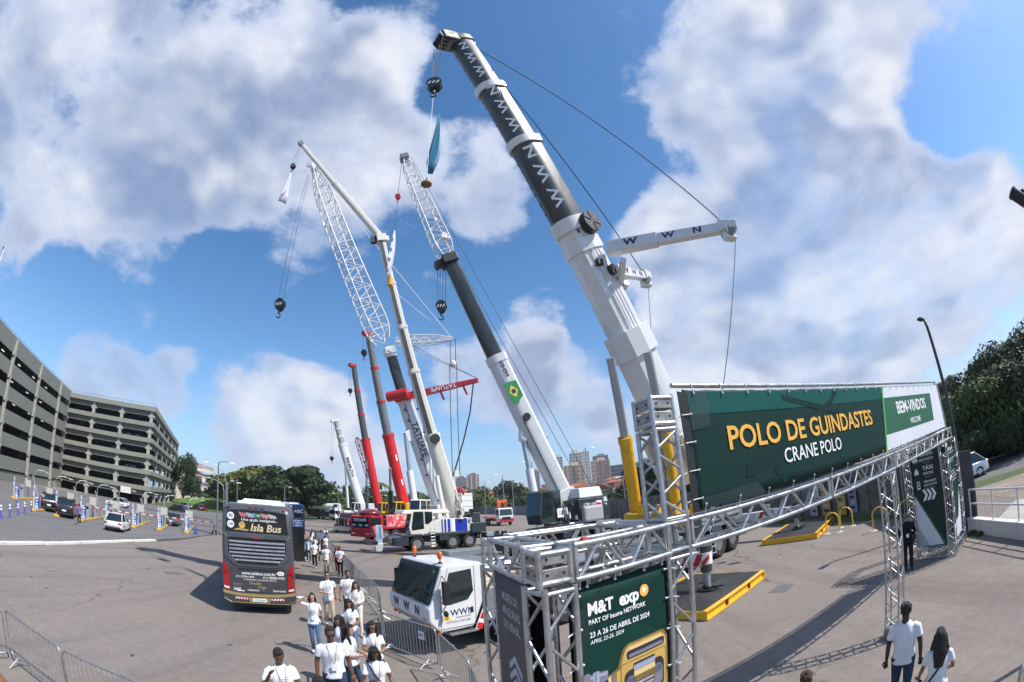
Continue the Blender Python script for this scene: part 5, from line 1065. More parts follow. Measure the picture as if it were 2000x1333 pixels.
# ================================================================== CRANES
def usec(c, d, up, w, h, n=7):
    """boom section: flat top with chamfered corners and a rounded belly"""
    d = Vector(d).normalized(); up = Vector(up); up = (up - d * up.dot(d)).normalized(); x = d.cross(up); pts = []
    for (u, v) in ((-.40, .5), (.40, .5), (.5, .38), (.5, .0)): pts.append(Vector(c) + x * u * w + up * v * h)
    for k in range(1, n): a = math.pi * k / n; pts.append(Vector(c) + x * .5 * w * math.cos(a) - up * .5 * h * math.sin(a) )
    for (u, v) in ((-.5, .0), (-.5, .38)): pts.append(Vector(c) + x * u * w + up * v * h)
    return pts
def boomsec(par, name, p, q, w, h, m, up=(0, 0, 1), w2=None, h2=None, collar=0.0, cm=None, clen=.45, n=7):
    p, q = Vector(p), Vector(q); d = (q - p).normalized(); b = wb(par); w2 = w2 or w; h2 = h2 or h
    b.loft([usec(p, d, up, w, h, n), usec(q, d, up, w2, h2, n)]); o = b.build(name, m, par, smooth=30)
    if collar:
        b = wb(par); e = usec(q - d * clen, d, up, w2 * (1 + collar), h2 * (1 + collar)); f = usec(q + d * .12, d, up, w2 * (1 + collar), h2 * (1 + collar)); b.loft([e, f]); b.build('collar', cm or m, par, smooth=30)
    return o
def rope(par, pts, r=.02, name='rope', m=None):
    b = wb(par); b.tube(pts, r, 5, False); return b.build(name, m or ROPE, par, smooth=60)
def lattice(par, name, p, q, w0, h0, w1, h1, m, up=(0, 0, 1), bays=12, rc=.06, rl=.03, tip=.18, base=.12, mids=None):
    """four-chord lattice boom that narrows at both ends"""
    p, q = Vector(p), Vector(q); L_ = (q - p).length; d = (q - p) / L_; up = Vector(up); up = (up - d * up.dot(d)).normalized(); x = d.cross(up); b = wb(par)
    def dims(t):
        w = w0 + (w1 - w0) * t; h = h0 + (h1 - h0) * t
        if t < base: f = .45 + .55 * t / base; return w * (.8 + .2 * t / base), h * f
        if t > 1 - tip: f = (1 - t) / tip; return w * (.45 + .55 * f), h * (.28 + .72 * f)
        return w, h
    def cor(t):
        w, h = dims(t); c = p + d * L_ * t; return [c + x * sx * w / 2 + up * sy * h / 2 for sx, sy in ((-1, -1), (1, -1), (1, 1), (-1, 1))]
    ts = [i / bays for i in range(bays + 1)]; C = [cor(t) for t in ts]
    for k in range(4): b.tube([c[k] for c in C], rc, 7)
    for i in range(bays):
        for k in range(4):
            k2 = (k + 1) % 4; a, e = (C[i][k], C[i + 1][k2]) if (i + k) % 2 == 0 else (C[i][k2], C[i + 1][k]); b.tube([a, e], rl, 5)
            b.tube([C[i + 1][k], C[i + 1][k2]], rl * (.9 if i % 3 else 1.5), 5)
    return b.build(name, m, par, smooth=60)
HOOKK = mat('hook_black', (.014, .014, .015), .45, 0, .2, 6)
def hook_block(par, c, s, m=HOOKK, stripes=True, name='hook_block'):
    """sheave block with cheek plates and a hook under it, s = height of the block"""
    c = Vector(c); b = wb(par); pts = []
    for sx in (-1, 1):
        ring = [(math.cos(a) * s * .42 * (1 if math.sin(a) > -.3 else .8), math.sin(a) * s * .5) for a in (2 * math.pi * k / 14 for k in range(14))]
        b.add([(c.x + u, c.y + sx * s * .13, c.z + w) for u, w in ring] + [(c.x + u, c.y + sx * s * .24, c.z + w) for u, w in ring], [tuple(range(14)), tuple(range(27, 13, -1))] + [(i, i + 14, (i + 1) % 14 + 14, (i + 1) % 14) for i in range(14)])
    b.cyl((c.x, c.y - s * .26, c.z), (c.x, c.y + s * .26, c.z), s * .36, 16); o = b.build(name, m, par, smooth=40)
    if stripes:
        for k in (-1, 0, 1):
            b = wb(par); b.add([(c.x + k * s * .22 - s * .10, c.y - s * .27, c.z - s * .12), (c.x + k * s * .22 - s * .02, c.y - s * .27, c.z - s * .12), (c.x + k * s * .22 + s * .10, c.y - s * .27, c.z + s * .10), (c.x + k * s * .22 + s * .02, c.y - s * .27, c.z + s * .10)], [(0, 1, 2, 3)]); b.build('warning_stripe', STRIPE_W, o)
    b = wb(par); b.cyl(c - U3 * s * .4, c - U3 * s * .72, s * .09, 8)
    b.tube([c + Vector((math.cos(a) * s * .17, 0, -s * .9 + math.sin(a) * s * .17)) for a in (R(80 - 30 * k) for k in range(10))], [s * .05] * 7 + [s * .045, s * .035, s * .015], 7); b.build('hook', m, o, smooth=60)
    return o
def flag(name, label, px, D, m, sway, group=None, marks=None):
    """long narrow pennant hanging from a rope, twisted by the wind; px = [(x, y, half-width in metres)]"""
    P = [at(x, y, D) for x, y, _ in px]; o = thing(name, label, 'banner', tuple(P[0])); b = wb(o); vs = []; n = len(P)
    for i, (p, (_, _, hw)) in enumerate(zip(P, px)):
        a = sway + (.9 if sway > .25 else .25) * i / n; d = Vector((math.cos(a), math.sin(a), 0))
        for k in range(5): u = (k / 4 - .5) * 2; vs.append(p + d * u * hw + Vector((-d.y, d.x, 0)) * .12 * math.sin(u * 2.4 + i) * hw)
    b.add(vs, [(i * 5 + k, i * 5 + k + 1, (i + 1) * 5 + k + 1, (i + 1) * 5 + k) for i in range(n - 1) for k in range(4)]); f = b.build('cloth', m, o, smooth=60); sf = f.modifiers.new('s', 'SOLIDIFY'); sf.thickness = .01
    return o, P
# ------------------------------------------------------------------ 1: the big white and black crane
A1 = Vector((.775, .63, 0)).normalized(); RZ1 = math.degrees(math.atan2(-A1.x, A1.y))
c1 = thing('mobile_crane', 'largest crane: white and black telescopic boom towering over the gate, low white cab in front', 'crane', (-3.2, 11.85, 0), R(RZ1))
W1 = mat('crane_white', (.66, .66, .66), .36, 0, .04, 2, coat=.4, dirt=(.42, .40, .38), dscale=1.1, dlo=.58, dhi=.9)
# cab
b = MB(); side = [(.22, .70), (.02, .82), (-.20, 1.02), (-.20, 1.40), (-.10, 1.52), (.34, 2.42), (.50, 2.52), (1.82, 2.50), (1.88, 2.42), (1.86, 1.45), (1.42, .72)]
b.prism(side, -1.30, 1.30, 'x'); cb = b.build('cab', W1, c1, bev=.06)
b = MB(); b.add([(-1.18, -.17, 1.50), (1.18, -.17, 1.50), (1.10, .295, 2.42), (-1.10, .295, 2.42), (-1.18, 0, 1.50), (1.18, 0, 1.50), (1.10, .42, 2.42), (-1.10, .42, 2.42)], [(0, 1, 2, 3), (7, 6, 5, 4), (0, 4, 5, 1), (1, 5, 6, 2), (2, 6, 7, 3), (3, 7, 4, 0)]); ws = b.build('windscreen', glass('dark_teal_glass', (.008, .026, .026)), cb, bev=.03)
b = MB(); b.add([(-1.25, -.15, 1.46), (1.25, -.15, 1.46), (1.22, .32, 2.47), (-1.22, .32, 2.47), (-1.25, 0, 1.46), (1.25, 0, 1.46), (1.22, .45, 2.47), (-1.22, .45, 2.47)], [(0, 1, 2, 3), (7, 6, 5, 4), (0, 4, 5, 1), (1, 5, 6, 2), (2, 6, 7, 3), (3, 7, 4, 0)]); b.build('windscreen_seal', BLACK, cb, bev=.03)
for x in (-.75, 0, .75): b = MB(); b.beam((x, -.19, 1.52), (x + .42, -.02, 1.86), .02, .02); b.beam((x + .3, -.08, 1.72), (x + .62, -.02, 1.80), .025, .015); b.build('wiper', BLACK, cb)
for s in (-1, 1):
    b = MB(); b.prism([(.28, 1.52), (.34, 1.64), (.60, 2.30), (1.42, 2.35), (1.46, 1.74), (1.24, 1.52), (.55, 1.44)], s * 1.30 - .01, s * 1.312, 'x'); b.build('door_window', GLASS, cb, bev=.004)
    b = MB(); 
    for a, e in (((.20, .80), (.22, 1.46)), ((.22, 1.46), (.55, 2.40)), ((1.50, .86), (1.54, 2.42)), ((.20, .80), (1.50, .80))): b.beam((s * 1.304, a[0], a[1]), (s * 1.304, e[0], e[1]), .012, .012)
    b.build('door_seam', MIDGREY, cb); b = MB(); b.box((s * 1.32, 1.34, 1.22), (.03, .05, .16)); b.build('door_handle', BLACK, cb, bev=.01)
    b = MB(); b.box((s * 1.52, .30, 1.82), (.14, .20, .62)); b.beam((s * 1.30, .34, 2.25), (s * 1.5, .30, 2.16), .03, .03); b.beam((s * 1.30, .3, 1.30), (s * 1.5, .30, 1.50), .03, .03); b.ell((s * 1.45, .3, 1.25), (.10, .08, .09), 8, 6); b.build('mirror', BLACK, cb, bev=.02)
    b = MB(); b.box((s * 1.18, 1.0, .62), (.36, 1.05, .05)); b.build('step', STEEL, c1)
    b = MB(); b.ell((s * 1.06, -.10, .90), (.11, .07, .06), 8, 6); b.build('indicator', ORANGE, cb, smooth=60); b = MB(); b.ell((s * 1.31, .18, .72), (.02, .06, .035), 8, 6); b.build('side_marker', ORANGE, cb, smooth=60)
    b = MB(); b.prism([(1.40, .62), (1.66, .62), (2.10, 1.36), (1.92, 1.44)], s * 1.318, s * 1.335, 'x'); wp = b.build('warning_plate', STRIPE_W, c1)
    for k in range(3): t0 = .06 + k * .33; y0, z0 = 1.42 + .52 * t0, .62 + .80 * t0; b = MB(); b.prism([(y0, z0), (y0 + .22 - .05 * t0, z0 - .08 + .02), (y0 + .22 - .05 * t0 + .09, z0 + .10), (y0 + .10, z0 + .16)], s * 1.337, s * 1.343, 'x'); b.build('warning_stripe', STRIPE_R, wp)
sidepl = lambda y, z, o=1.3045: plane((o, y, z), (0, 1, 0), (1, 0, 0))
text('WWN', .24, cb, sidepl(1.0, 1.20), INKB, .016, sx=1.25, sp=1.08); text('GUINDASTES', .055, cb, sidepl(1.02, 1.065), MIDGREY, 0, sx=1.7); text('WWN.COM.BR', .09, cb, sidepl(.85, .955), MIDGREY, 0, sx=1.5)
b = MB(); b.prism([(.28, 1.03), (.56, 1.03), (.42, 1.29)], 1.302, 1.308, 'x'); em = b.build('hook_emblem', mat('emblem_yellow', (.80, .55, .02), .5), cb); b = MB(); b.tube([(1.308, .42, 1.20), (1.308, .42, 1.08)], .010, 6); b.tube([(1.308, .36, 1.11), (1.308, .38, 1.075), (1.308, .42, 1.06), (1.308, .46, 1.075), (1.308, .48, 1.11)], .010, 6); b.build('hook_mark', BLACK, em)
for i, (ch, x) in enumerate((('W', -.75), ('W', -.05), ('N', .62))): text(ch, .34, cb, plane((x, -.262 if False else -.206, 1.24), (1, 0, 0), (0, -1, .0)), INKB, .03, ext=.008)
text('170', .12, cb, plane((1.02, -.206, 1.08), (1, 0, 0), (0, -1, 0)), MIDGREY, .01)
for (x, y) in ((-.95, .75), (.95, .55)): b = MB(); b.cyl((x, y, 2.5), (x, y, 2.66), .025, 8); b.ell((x, y, 2.74), (.085, .085, .12), 12, 8); bc = b.build('beacon', ORANGE, c1, smooth=60); b = MB(); b.cyl((x, y, 2.50), (x, y, 2.56), .07, 10); b.build('beacon_base', BLACK, bc)
for o in c1.children:      # the cab is shorter than drawn above
    if o.name.split('.')[0] in ('cab', 'step', 'warning_plate', 'beacon'): o.scale.y = .8
# carrier
b = MB(); b.box((0, 1.98, 1.95), (2.5, 1.05, 1.0), top=(.96, .9)); b.build('engine_cover', MIDGREY, c1, bev=.04); b = MB(); b.box((0, 3.6, 2.05), (2.3, 1.6, .16)); b.box((-.9, 2.4, 2.52), (.5, 1.6, .2)); b.build('deck', MIDGREY, c1, bev=.02)
b = MB(); b.prism([(1.58, 1.72), (1.58, 2.44), (2.75, 2.44), (2.75, 1.72)], 1.26, 1.33, 'x'); sk = b.build('sticker_panel', WHITE, c1)
for k, (z, m_) in enumerate(((2.36, INKY), (2.20, INKY), (2.06, INKY), (1.93, INKY), (1.81, mat('emblem_yellow', (.8, .55, .02), .5)))): text('WWN WWN' if k != 3 else 'WN WWNW', .13, sk, plane((1.334, 2.16, z), (0, 1, 0), (1, 0, 0)), m_, .03, sx=1.5)
b = MB(); b.box((0, 9.8, 1.15), (1.6, 17.6, .85)); b.build('chassis', DKGREY, c1); b = MB()
for y in (4.6, 7.0, 10.2, 13.2): b.box((0, y, 1.72), (2.7, 2.0, .35))
b.box((0, 16.2, 1.8), (2.7, 4.2, .5)); b.build('carrier_deck', MIDGREY, c1, bev=.03); b = MB(); b.box((0, 9.8, 1.96), (2.9, 16.0, .06)); b.build('walkway', STEEL, c1)
for y in (2.55, 4.45, 6.3, 10.6, 12.3, 15.1, 16.8):
    for s in (-1, 1): wheel(c1, (s * 1.12, y, .80), .80, .50, s, 26, RIM if y > 4 else BLACK)
for y in (1.62, 3.5): b = MB(); b.box((1.1, y, 1.25), (.5, .35, .9)); b.build('side_locker', MIDGREY, c1, bev=.02)
for (y, rung) in ((13.9, 7),):
    b = MB()
    for u in (0, .4): b.tube([(1.48, y + u, .35), (1.46, y + u, 2.6)], .02, 6)
    for k in range(rung): b.tube([(1.475, y, .45 + k * .32), (1.475, y + .4, .45 + k * .32)], .016, 5)
    b.build('ladder', WHITE, c1)
for y in (8.2, 19.4):
    b = MB(); b.box((1.9, y, 1.38), (4.4, .42, .46)); ob_ = b.build('outrigger_beam', W1, c1, bev=.02); b = MB(); b.box((2.9, y - .222, 1.38), (2.2, .01, .44)); ob2 = b.build('warning_plate', STRIPE_W, ob_)
    for k in range(5): x = 1.9 + k * .46; b = MB(); b.add([(x, y - .230, 1.17), (x + .22, y - .230, 1.17), (x + .44, y - .230, 1.59), (x + .22, y - .230, 1.59)], [(0, 1, 2, 3)]); b.build('warning_stripe', STRIPE_R, ob2)
    b = MB(); b.cyl((4.15, y, .95), (4.15, y, 1.85), .20, 16); jk = b.build('jack', DKGREY, c1, smooth=40); b = MB(); b.cyl((4.15, y, .45), (4.15, y, .95), .13, 14); b.build('jack_rod', ROD, jk, smooth=40); b = MB(); b.cyl((4.15, y, 1.22), (4.15, y, 1.62), .225, 16); jb = b.build('jack_band', STRIPE_W, jk, smooth=40)
    for k in (0, 1):
        b = MB()
        for a in range(9): t0 = R(-170 + a * 20 + k * 0); 
        b.add([(4.15 + .232 * math.cos(R(a)), y + .232 * math.sin(R(a)), 1.25 + z + (a + 180) / 260) for a in range(-170 + k * 70, -110 + k * 70 + 20, 10) for z in (-.28 + k * -.25 + .1, -.10 + k * -.25 + .1)], [(2 * i, 2 * i + 2, 2 * i + 3, 2 * i + 1) for i in range(7)]); b.build('warning_stripe', STRIPE_R, jb)
    b = MB(); b.cyl((4.15, y, .30), (4.15, y, .36), .34, 18); b.ell((4.15, y, .42), (.18, .18, .10), 12, 6); b.beam((4.15, y, .38), (4.70, y + .1, .42), .07, .05); b.build('jack_foot', BLACK, jk, smooth=40)
# boom
p0 = at(1322, 880, 21.5); p1 = at(894, 82, 13.6); dB = (p1 - p0).normalized(); LB = (p1 - p0).length; upB = (U3 - dB * dB.z).normalized(); xB = dB.cross(upB)
bpnt = lambda t: p0 + (p1 - p0) * t
boomsec(c1, 'boom_base', bpnt(-.06), bpnt(.235), 1.66, 1.86, W1, upB, n=4); boomsec(c1, 'boom_base', bpnt(.225), bpnt(.47), 1.50, 1.68, W1, upB, collar=.15, clen=.55, n=4)
b = wb(c1); b.loft([usec(bpnt(.195), dB, upB, 1.98, 2.15, 4), usec(bpnt(.245), dB, upB, 1.98, 2.15, 4)]); b.build('boom_saddle', W1, c1, bev=.02)
b = wb(c1); b.loft([usec(bpnt(.405), dB, upB, 1.68, 1.86, 4), usec(bpnt(.43), dB, upB, 1.68, 1.86, 4)]); b.build('boom_band', W1, c1)
BOOMK = mat('boom_dark', (.030, .034, .038), .34, .1, .3, 1.5, coat=.35, dirt=(.075, .055, .045), dscale=2.5, dlo=.5, dhi=.8, stretch=(1, 1, .25))
secs = [(.47, .665, 1.42, 1.55), (.665, .825, 1.32, 1.42), (.825, .985, 1.22, 1.30)]
for i, (a, e, w, h) in enumerate(secs): boomsec(c1, 'boom_section', bpnt(a - .03), bpnt(e), w, h, BOOMK, upB, collar=.16 if i < 2 else 0, cm=W1, clen=.30)
for sgn in (-1, 1):
    for i, (a, e, w, h) in enumerate(secs):
        tx = (xB * sgn * .80 - upB * .60).normalized(); c_ = bpnt((a + e) / 2 + .005) + tx * (w * .5 + .045) + upB * h * .02; text('WWN', h * .50, c1, (Matrix.Translation(c1.location) @ Matrix.Rotation(R(RZ1), 4, 'Z')).inverted() @ plane(c_, -dB if sgn > 0 else dB, tx), INKW, .014, sx=1.35, sp=1.7)
for s in (-1, 1):      # stiffening ribs along the white base
    for o_ in (.30, .05, -.2): b = wb(c1); a, e = bpnt(.02), bpnt(.45); off = xB * s * (.755 - abs(min(0, o_)) * .10) + upB * o_; b.beam(a + off, e + off, .05, .03, upB); b.build('boom_rib', W1, c1)
# boom head
b = wb(c1); hc = bpnt(.985); b.loft([usec(hc, dB, upB, 1.4, 1.5), usec(hc + dB * .5, dB, upB, 1.35, 1.3)]); b.beam(hc + dB * .25 - upB * .3, hc + dB * .35 - upB * 1.35, 1.15, .75, dB); b.build('boom_head', mat('head_dirty_white', (.30, .29, .28), .55, .2, .4, 3, dirt=(.08, .075, .07), dscale=3, dlo=.4, dhi=.62), c1, bev=.04)
for s in (-.42, -.14, .14, .42): b = wb(c1); c_ = hc + dB * .30 - upB * 1.15 + xB * s; b.cyl(c_ - xB * .06, c_ + xB * .06, .42, 16); b.build('sheave', BLACK, c1, smooth=40)
b = wb(c1); c_ = hc + dB * .5; b.tube([c_, c_ + U3 * .55], .02, 5); b.ell(c_ + U3 * .58 + xB * .1, (.18, .05, .05), 8, 6); b.build('anemometer', BLACK, c1); b = wb(c1); b.beam(c_ + upB * .3, c_ + upB * 1.3 - dB * .1, .3, .16); b.build('pulley_bracket', W1, c1)
hx = hc - upB * 1.45 + dB * .2; hb = at(864, 165, 13.0); hz = hb.z; hook_block(c1, (hx.x, hx.y, hz), .95)
for s in (-.5, -.1, .3, .6): rope(c1, [(hx.x + xB.x * s, hx.y + xB.y * s, hx.z - .2), (hx.x + xB.x * s * .5, hx.y + xB.y * s * .5, hz + .3)], .018)
rope(c1, [(hx.x, hx.y, hz - .8), (hx.x, hx.y, at(851, 350, 13.2).z)], .014, 'sling', INKW)
b = wb(c1); wz = at(850, 365, 13.2).z; b.cyl((hx.x, hx.y, wz), (hx.x, hx.y, wz + .06), .22, 16); b.cyl((hx.x, hx.y, wz + .06), (hx.x, hx.y, wz + .42), .07, 10, .02); b.build('sling_weight', mat('weight_brown', (.20, .11, .05), .6), c1, smooth=50)
flag('pennant', 'long turquoise pennant on the rope under the largest crane hook', [(858, 222, .02), (856, 245, .10), (853, 270, .17), (849, 295, .24), (844, 318, .24), (840, 340, .10)], math.hypot(hx.x, hx.y), mat('turquoise_cloth', (.005, .15, .25), .6, 0, .15, 2, bump=.3, bscale=3), .12)
# Y-guy frame: two arms and ropes
for (k, (pa, Da, pb, Db_, h)) in enumerate((((1187, 487), 17.6, (1408, 447), 17.2, .62), ((1200, 530), 18.0, (1255, 540), 21.0, .55))):
    a, e = at(*pa, Da), at(*pb, Db_); b = wb(c1); d_ = (e - a).normalized(); b.beam(a, a + (e - a) * .45, .55, h, U3, w2=.5, h2=h * .95); b.beam(a + (e - a) * .45, e, .42, h * .82, U3, w2=.40, h2=h * .72); ar = b.build('guy_arm', W1, c1, bev=.03)
    b = wb(c1); b.beam(e - d_ * .1 + U3 * .08, e + d_ * .75 + U3 * .05, .55, .55, U3, w2=.5, h2=.35); b.build('arm_head', W1, ar, bev=.04); b = wb(c1); c_ = e + d_ * .25 - U3 * .40; b.box(c_, (.62, .42, .50), .2, top=(.8, .9)); b.build('winch', W1, ar, bev=.08); b = wb(c1); b.cyl(c_ + U3 * .1 - Vector((0, .28, 0)), c_ + U3 * .1 + Vector((0, .28, 0)), .24, 14); b.build('winch_drum', MIDGREY, ar, smooth=40)
    nn = Vector((d_.y, -d_.x, 0)); nn = nn if nn.y < 0 else -nn; Mi = (Matrix.Translation(c1.location) @ Matrix.Rotation(R(RZ1), 4, 'Z')).inverted()
    xd = d_ if d_.cross(U3).dot(nn) > 0 else -d_
    for ch, u in (('W', .22), ('W', .55), ('N', .80)): text(ch, .46 if u < .45 else .40, c1, Mi @ plane(a + (e - a) * u + nn * (.285 if u < .45 else .218) + U3 * .02, xd, nn), INKB, .035, sx=1.35)
    top = hc + dB * .35 + upB * .7
    rope(c1, [top, e + d_ * .2 + U3 * .25], .028)
    c2_ = e + d_ * .62 - U3 * .2; f2 = at(1412, 758, 18.6) if k == 0 else at(1274, 690, 20.6); rope(c1, [c2_, c2_.lerp(f2, .5), f2, f2 + (f2 - c2_) * .22], .022, 'guy_rod', STEEL)
    s_ = at(1215, 500, 17.3) if k == 0 else at(1222, 545, 18.6); b = wb(c1); f = bpnt(.30) + upB * 1.0; b.cyl(s_ - U3 * .2, s_ * .45 + f * .55, .16, 12); b.cyl(s_ * .45 + f * .55, f, .09, 10); b.build('arm_strut', W1, c1, smooth=40)
b = wb(c1); xB = xB if (Vector((0, 0, CAMZ)) - bpnt(.4)).dot(xB) > 0 else -xB; c_ = bpnt(.452) + upB * .35 + xB * .85; b.cyl(c_ - xB * .05, c_ + xB * .35, .56, 22); dr_ = b.build('hose_drum', BLACK, c1, smooth=40)
for k in range(6): b = wb(c1); a = k * math.pi / 3; v = dB * math.cos(a) + upB * math.sin(a); b.beam(c_ + xB * .36 + v * .1, c_ + xB * .36 + v * .54, .06, .03); b.build('drum_spoke', MIDGREY, dr_)
b = wb(c1); c_ = bpnt(.355) + xB * .76 + upB * .35; b.cyl(c_, c_ + xB * .22, .26, 16); b.build('hose_reel', BLACK, c1, smooth=40); b = wb(c1); c_ = bpnt(.375) + xB * .74 - upB * .2; b.box(c_, (.3, .3, .3), .5); b.build('sensor_box', BLACK, c1)
# lifting cylinders
for (pb, Db_, pm, pt, Dt) in (((1243, 1002), 20.6, (1224, 830), (1192, 700), 17.4), ((1320, 1000), 20.0, (1301, 850), (1264, 688), 17.4)):
    a, e = at(*pb, Db_), at(*pt, Dt); m_ = a + (e - a) * .52; b = wb(c1); b.cyl(a, m_, .29, 22); cy_o = b.build('lift_cylinder', YELLOW, c1, smooth=40); b = wb(c1); b.cyl(m_ - (e - a).normalized() * .3, m_, .32, 22); b.build('cylinder_gland', YELLOW, cy_o, smooth=40)
    b = wb(c1); b.cyl(m_, e, .19, 20); b.build('lift_rod', ROD, cy_o, smooth=40)
pa, pb_ = at(1236, 1003, 20.4), at(1338, 1003, 19.6); b = wb(c1); b.beam(pa + Vector((-.2, .3, -.25)), pb_ + Vector((.2, .3, -.25)), 1.2, .62); b.build('turntable_frame', YELLOW, c1, bev=.04)
for u in (.02, .35, .65, .98): b = wb(c1); p = pa.lerp(pb_, u); b.box((p.x + .1, p.y - .9, p.z + .15), (.20, .4, .5), .3, top=(.8, .6)); b.build('cylinder_lug', YELLOW, c1, bev=.03)
b = wb(c1); p = pa.lerp(pb_, .5); b.box((p.x, p.y + .5, p.z - 1.0), (3.0, 3.0, 1.4), .5); b.build('turntable', DKGREY, c1, bev=.05)
b = wb(c1); b.beam(p0 - dB * 1.6 - xB * 1.1, p0 + dB * 1.0 - xB * 1.1, .2, 1.6, upB); b.beam(p0 - dB * 1.6 + xB * 1.1, p0 + dB * 1.0 + xB * 1.1, .2, 1.6, upB); b.build('boom_foot_plate', W1, c1)
# platforms under the jacks
MATW = mat('timber_mat_black', (.020, .020, .022), .62, 0, .5, 1.4, bump=.2, bscale=8, dirt=(.055, .05, .045), dscale=1.0, dlo=.5, dhi=.8); YB = mat('yellow_beam', (.78, .43, .012), .42, 0, .08, 2, coat=.2, dirt=(.32, .18, .04), dscale=2)
for lb, y, x, hw in (('black platform with yellow steel edge under the crane jack, nearer the tall post', 8.25, 3.75, 1.5), ('black platform with yellow steel edge under the crane jack, beside the yellow hoops', 19.5, 4.3, 1.45)):
    p = Matrix.Translation(c1.location) @ Matrix.Rotation(R(RZ1), 4, 'Z') @ Vector((x, y, 0)); t = thing('outrigger_platform', lb, 'platform', tuple(p), R(RZ1)); L_ = 4.65
    b = MB(); b.box((0, 0, .15), (hw * 2 - .1, L_ - .1, .27)); b.build('deck', MATW, t)
    for s in (-1, 1):
        b = MB()
        for z, w_ in ((.02, .16), (.28, .16)): b.box((s * hw, 0, z + .005), (w_, L_, .025))
        b.box((s * (hw - .02), 0, .15), (.02, L_, .24)); b.build('edge_beam', YB, t); b = MB(); b.box((0, s * L_ / 2, .15), (hw * 2 + .14, .03, .27)); b.build('end_plate', YB, t)
        for u in (-.9, .9): b = MB(); b.box((s * (hw + .02), u, .15), (.05, .10, .20)); b.build('lifting_eye', mat('rust_brown', (.09, .035, .015), .8), t)
# ------------------------------------------------------------------ generic superstructure pieces
def axis_thing(name, label, front, az): return thing(name, label, 'crane', (front[0], front[1], 0), R(-az))
def opcab(t, c, w=1.0, l=1.7, h=2.1, m=WHITE, gl=GLASSG, s=1, rz=0.0):
    """operator's cab: big raked front glass; local coordinates, front at -y"""
    M0 = Matrix.Translation(c) @ Matrix.Rotation(rz, 4, 'Z'); b = MB(); b.M = M0
    b.prism([(-l / 2 + .05, 0), (-l / 2 - .12, h * .28), (-l / 2 + .22, h - .1), (-l / 2 + .4, h), (l / 2, h), (l / 2, 0)], -w / 2, w / 2, 'x'); cbo = b.build('operator_cab', m, t, bev=.05)
    b = MB(); b.M = M0; b.prism([(-l / 2 - .02, h * .12), (-l / 2 - .14, h * .28), (-l / 2 + .20, h - .12), (-l / 2 + .30, h - .14), (-l / 2 + .05, h * .2)], -w / 2 + .07, w / 2 - .07, 'x'); b.build('front_glass', gl, cbo)
    for s_ in (-1, 1):
        b = MB(); b.M = M0; x = s_ * w / 2; b.prism([(-l / 2 + .12, h * .32), (-l / 2 + .36, h - .16), (l * .08, h - .16), (l * .08, h * .22), (-l / 2 + .16, h * .16)], x - .01, x + .014, 'x'); b.prism([(l * .13, h - .16), (l / 2 - .10, h - .20), (l / 2 - .10, h * .55), (l * .26, h * .40), (l * .13, h * .42)], x - .01, x + .014, 'x'); b.build('side_glass', GLASS, cbo)
    return cbo
def carrier(t, L_, W_, y_axles, m, deckm=DKGREY, r=.68, z=1.45, x0=0.0):
    b = MB(); b.box((0, L_ / 2 + .2, z - .35), (W_ * .62, L_, .6)); b.build('chassis', BLACK, t); b = MB(); b.box((0, L_ / 2 + .3, z), (W_, L_ - .5, .18)); b.build('carrier_deck', deckm, t, bev=.02)
    for y in y_axles:
        for s in (-1, 1): wheel(t, (s * (W_ / 2 - .26), y, r), r, .44, s, 22)
    for s in (-1, 1):
        b = MB(); b.box((s * (W_ / 2 - .15), (y_axles[0] + y_axles[-1]) / 2, z - .28), (.28, .9, .55)); b.build('side_locker', deckm, t, bev=.03)
# ------------------------------------------------------------------ 2: dark-cabbed white crane with a lattice jib
p0 = at(1105, 985, 33); p1 = at(878, 512, 31); d2_ = (p1 - p0).normalized(); up2 = (U3 - d2_ * d2_.z).normalized()
c2 = axis_thing('mobile_crane', 'white and black crane with dark cab, a flag on its boom and lattice jib', (-1.6, 29.1), 50); pt = lambda t: p0 + (p1 - p0) * t
boomsec(c2, 'boom_base', pt(-.04), pt(.575), 1.28, 1.45, W1, up2, collar=.08, clen=.5); boomsec(c2, 'boom_section', pt(.57), pt(1.0), 1.08, 1.2, BOOMK, up2, w2=1.02, h2=1.12)
x2 = d2_.cross(up2); sgn = 1 if x2.y < 0 else -1; Mi2 = (Matrix.Translation(c2.location) @ c2.rotation_euler.to_matrix().to_4x4()).inverted(); tx = x2 * sgn
dn = -d2_
FLG = mat('flag_green', (.010, .22, .07), .5, 0, .08, 2); b = wb(c2); fc = pt(.435) + tx * .652 - up2 * .02
b.add([fc - d2_ * .85 - up2 * .50, fc + d2_ * .75 - up2 * .50, fc + d2_ * .8 - up2 * .1, fc + d2_ * .72 + up2 * .55, fc - d2_ * .55 + up2 * .55, fc - d2_ * .75 + up2 * .2, fc - d2_ * 1.05 - up2 * .1, fc - d2_ * .80 - up2 * .25], [tuple(range(8))]); fl = b.build('painted_flag', FLG, c2)
b = wb(c2); b.add([fc + tx * .006 - d2_ * .5, fc + tx * .006 - up2 * .34, fc + tx * .006 + d2_ * .5, fc + tx * .006 + up2 * .34], [(0, 1, 2, 3)]); b.build('flag_rhombus', mat('flag_yellow', (.80, .55, .02), .5), fl); b = wb(c2); b.cyl(fc + tx * .008, fc + tx * .014, .19, 18); b.build('flag_disc', mat('flag_blue', (.012, .03, .16), .5), fl)
text('LIEBHERR', .42, c2, Mi2 @ plane(pt(.525) + tx * .655 + up2 * .06, dn, tx), INKK, .02, sx=.85)
p3 = at(790, 310, 31.0); lattice(c2, 'lattice_jib', p1 + d2_ * .2, p3, 1.55, 1.5, .95, .9, W1, up2, 17, .05, .026, .12, .10)
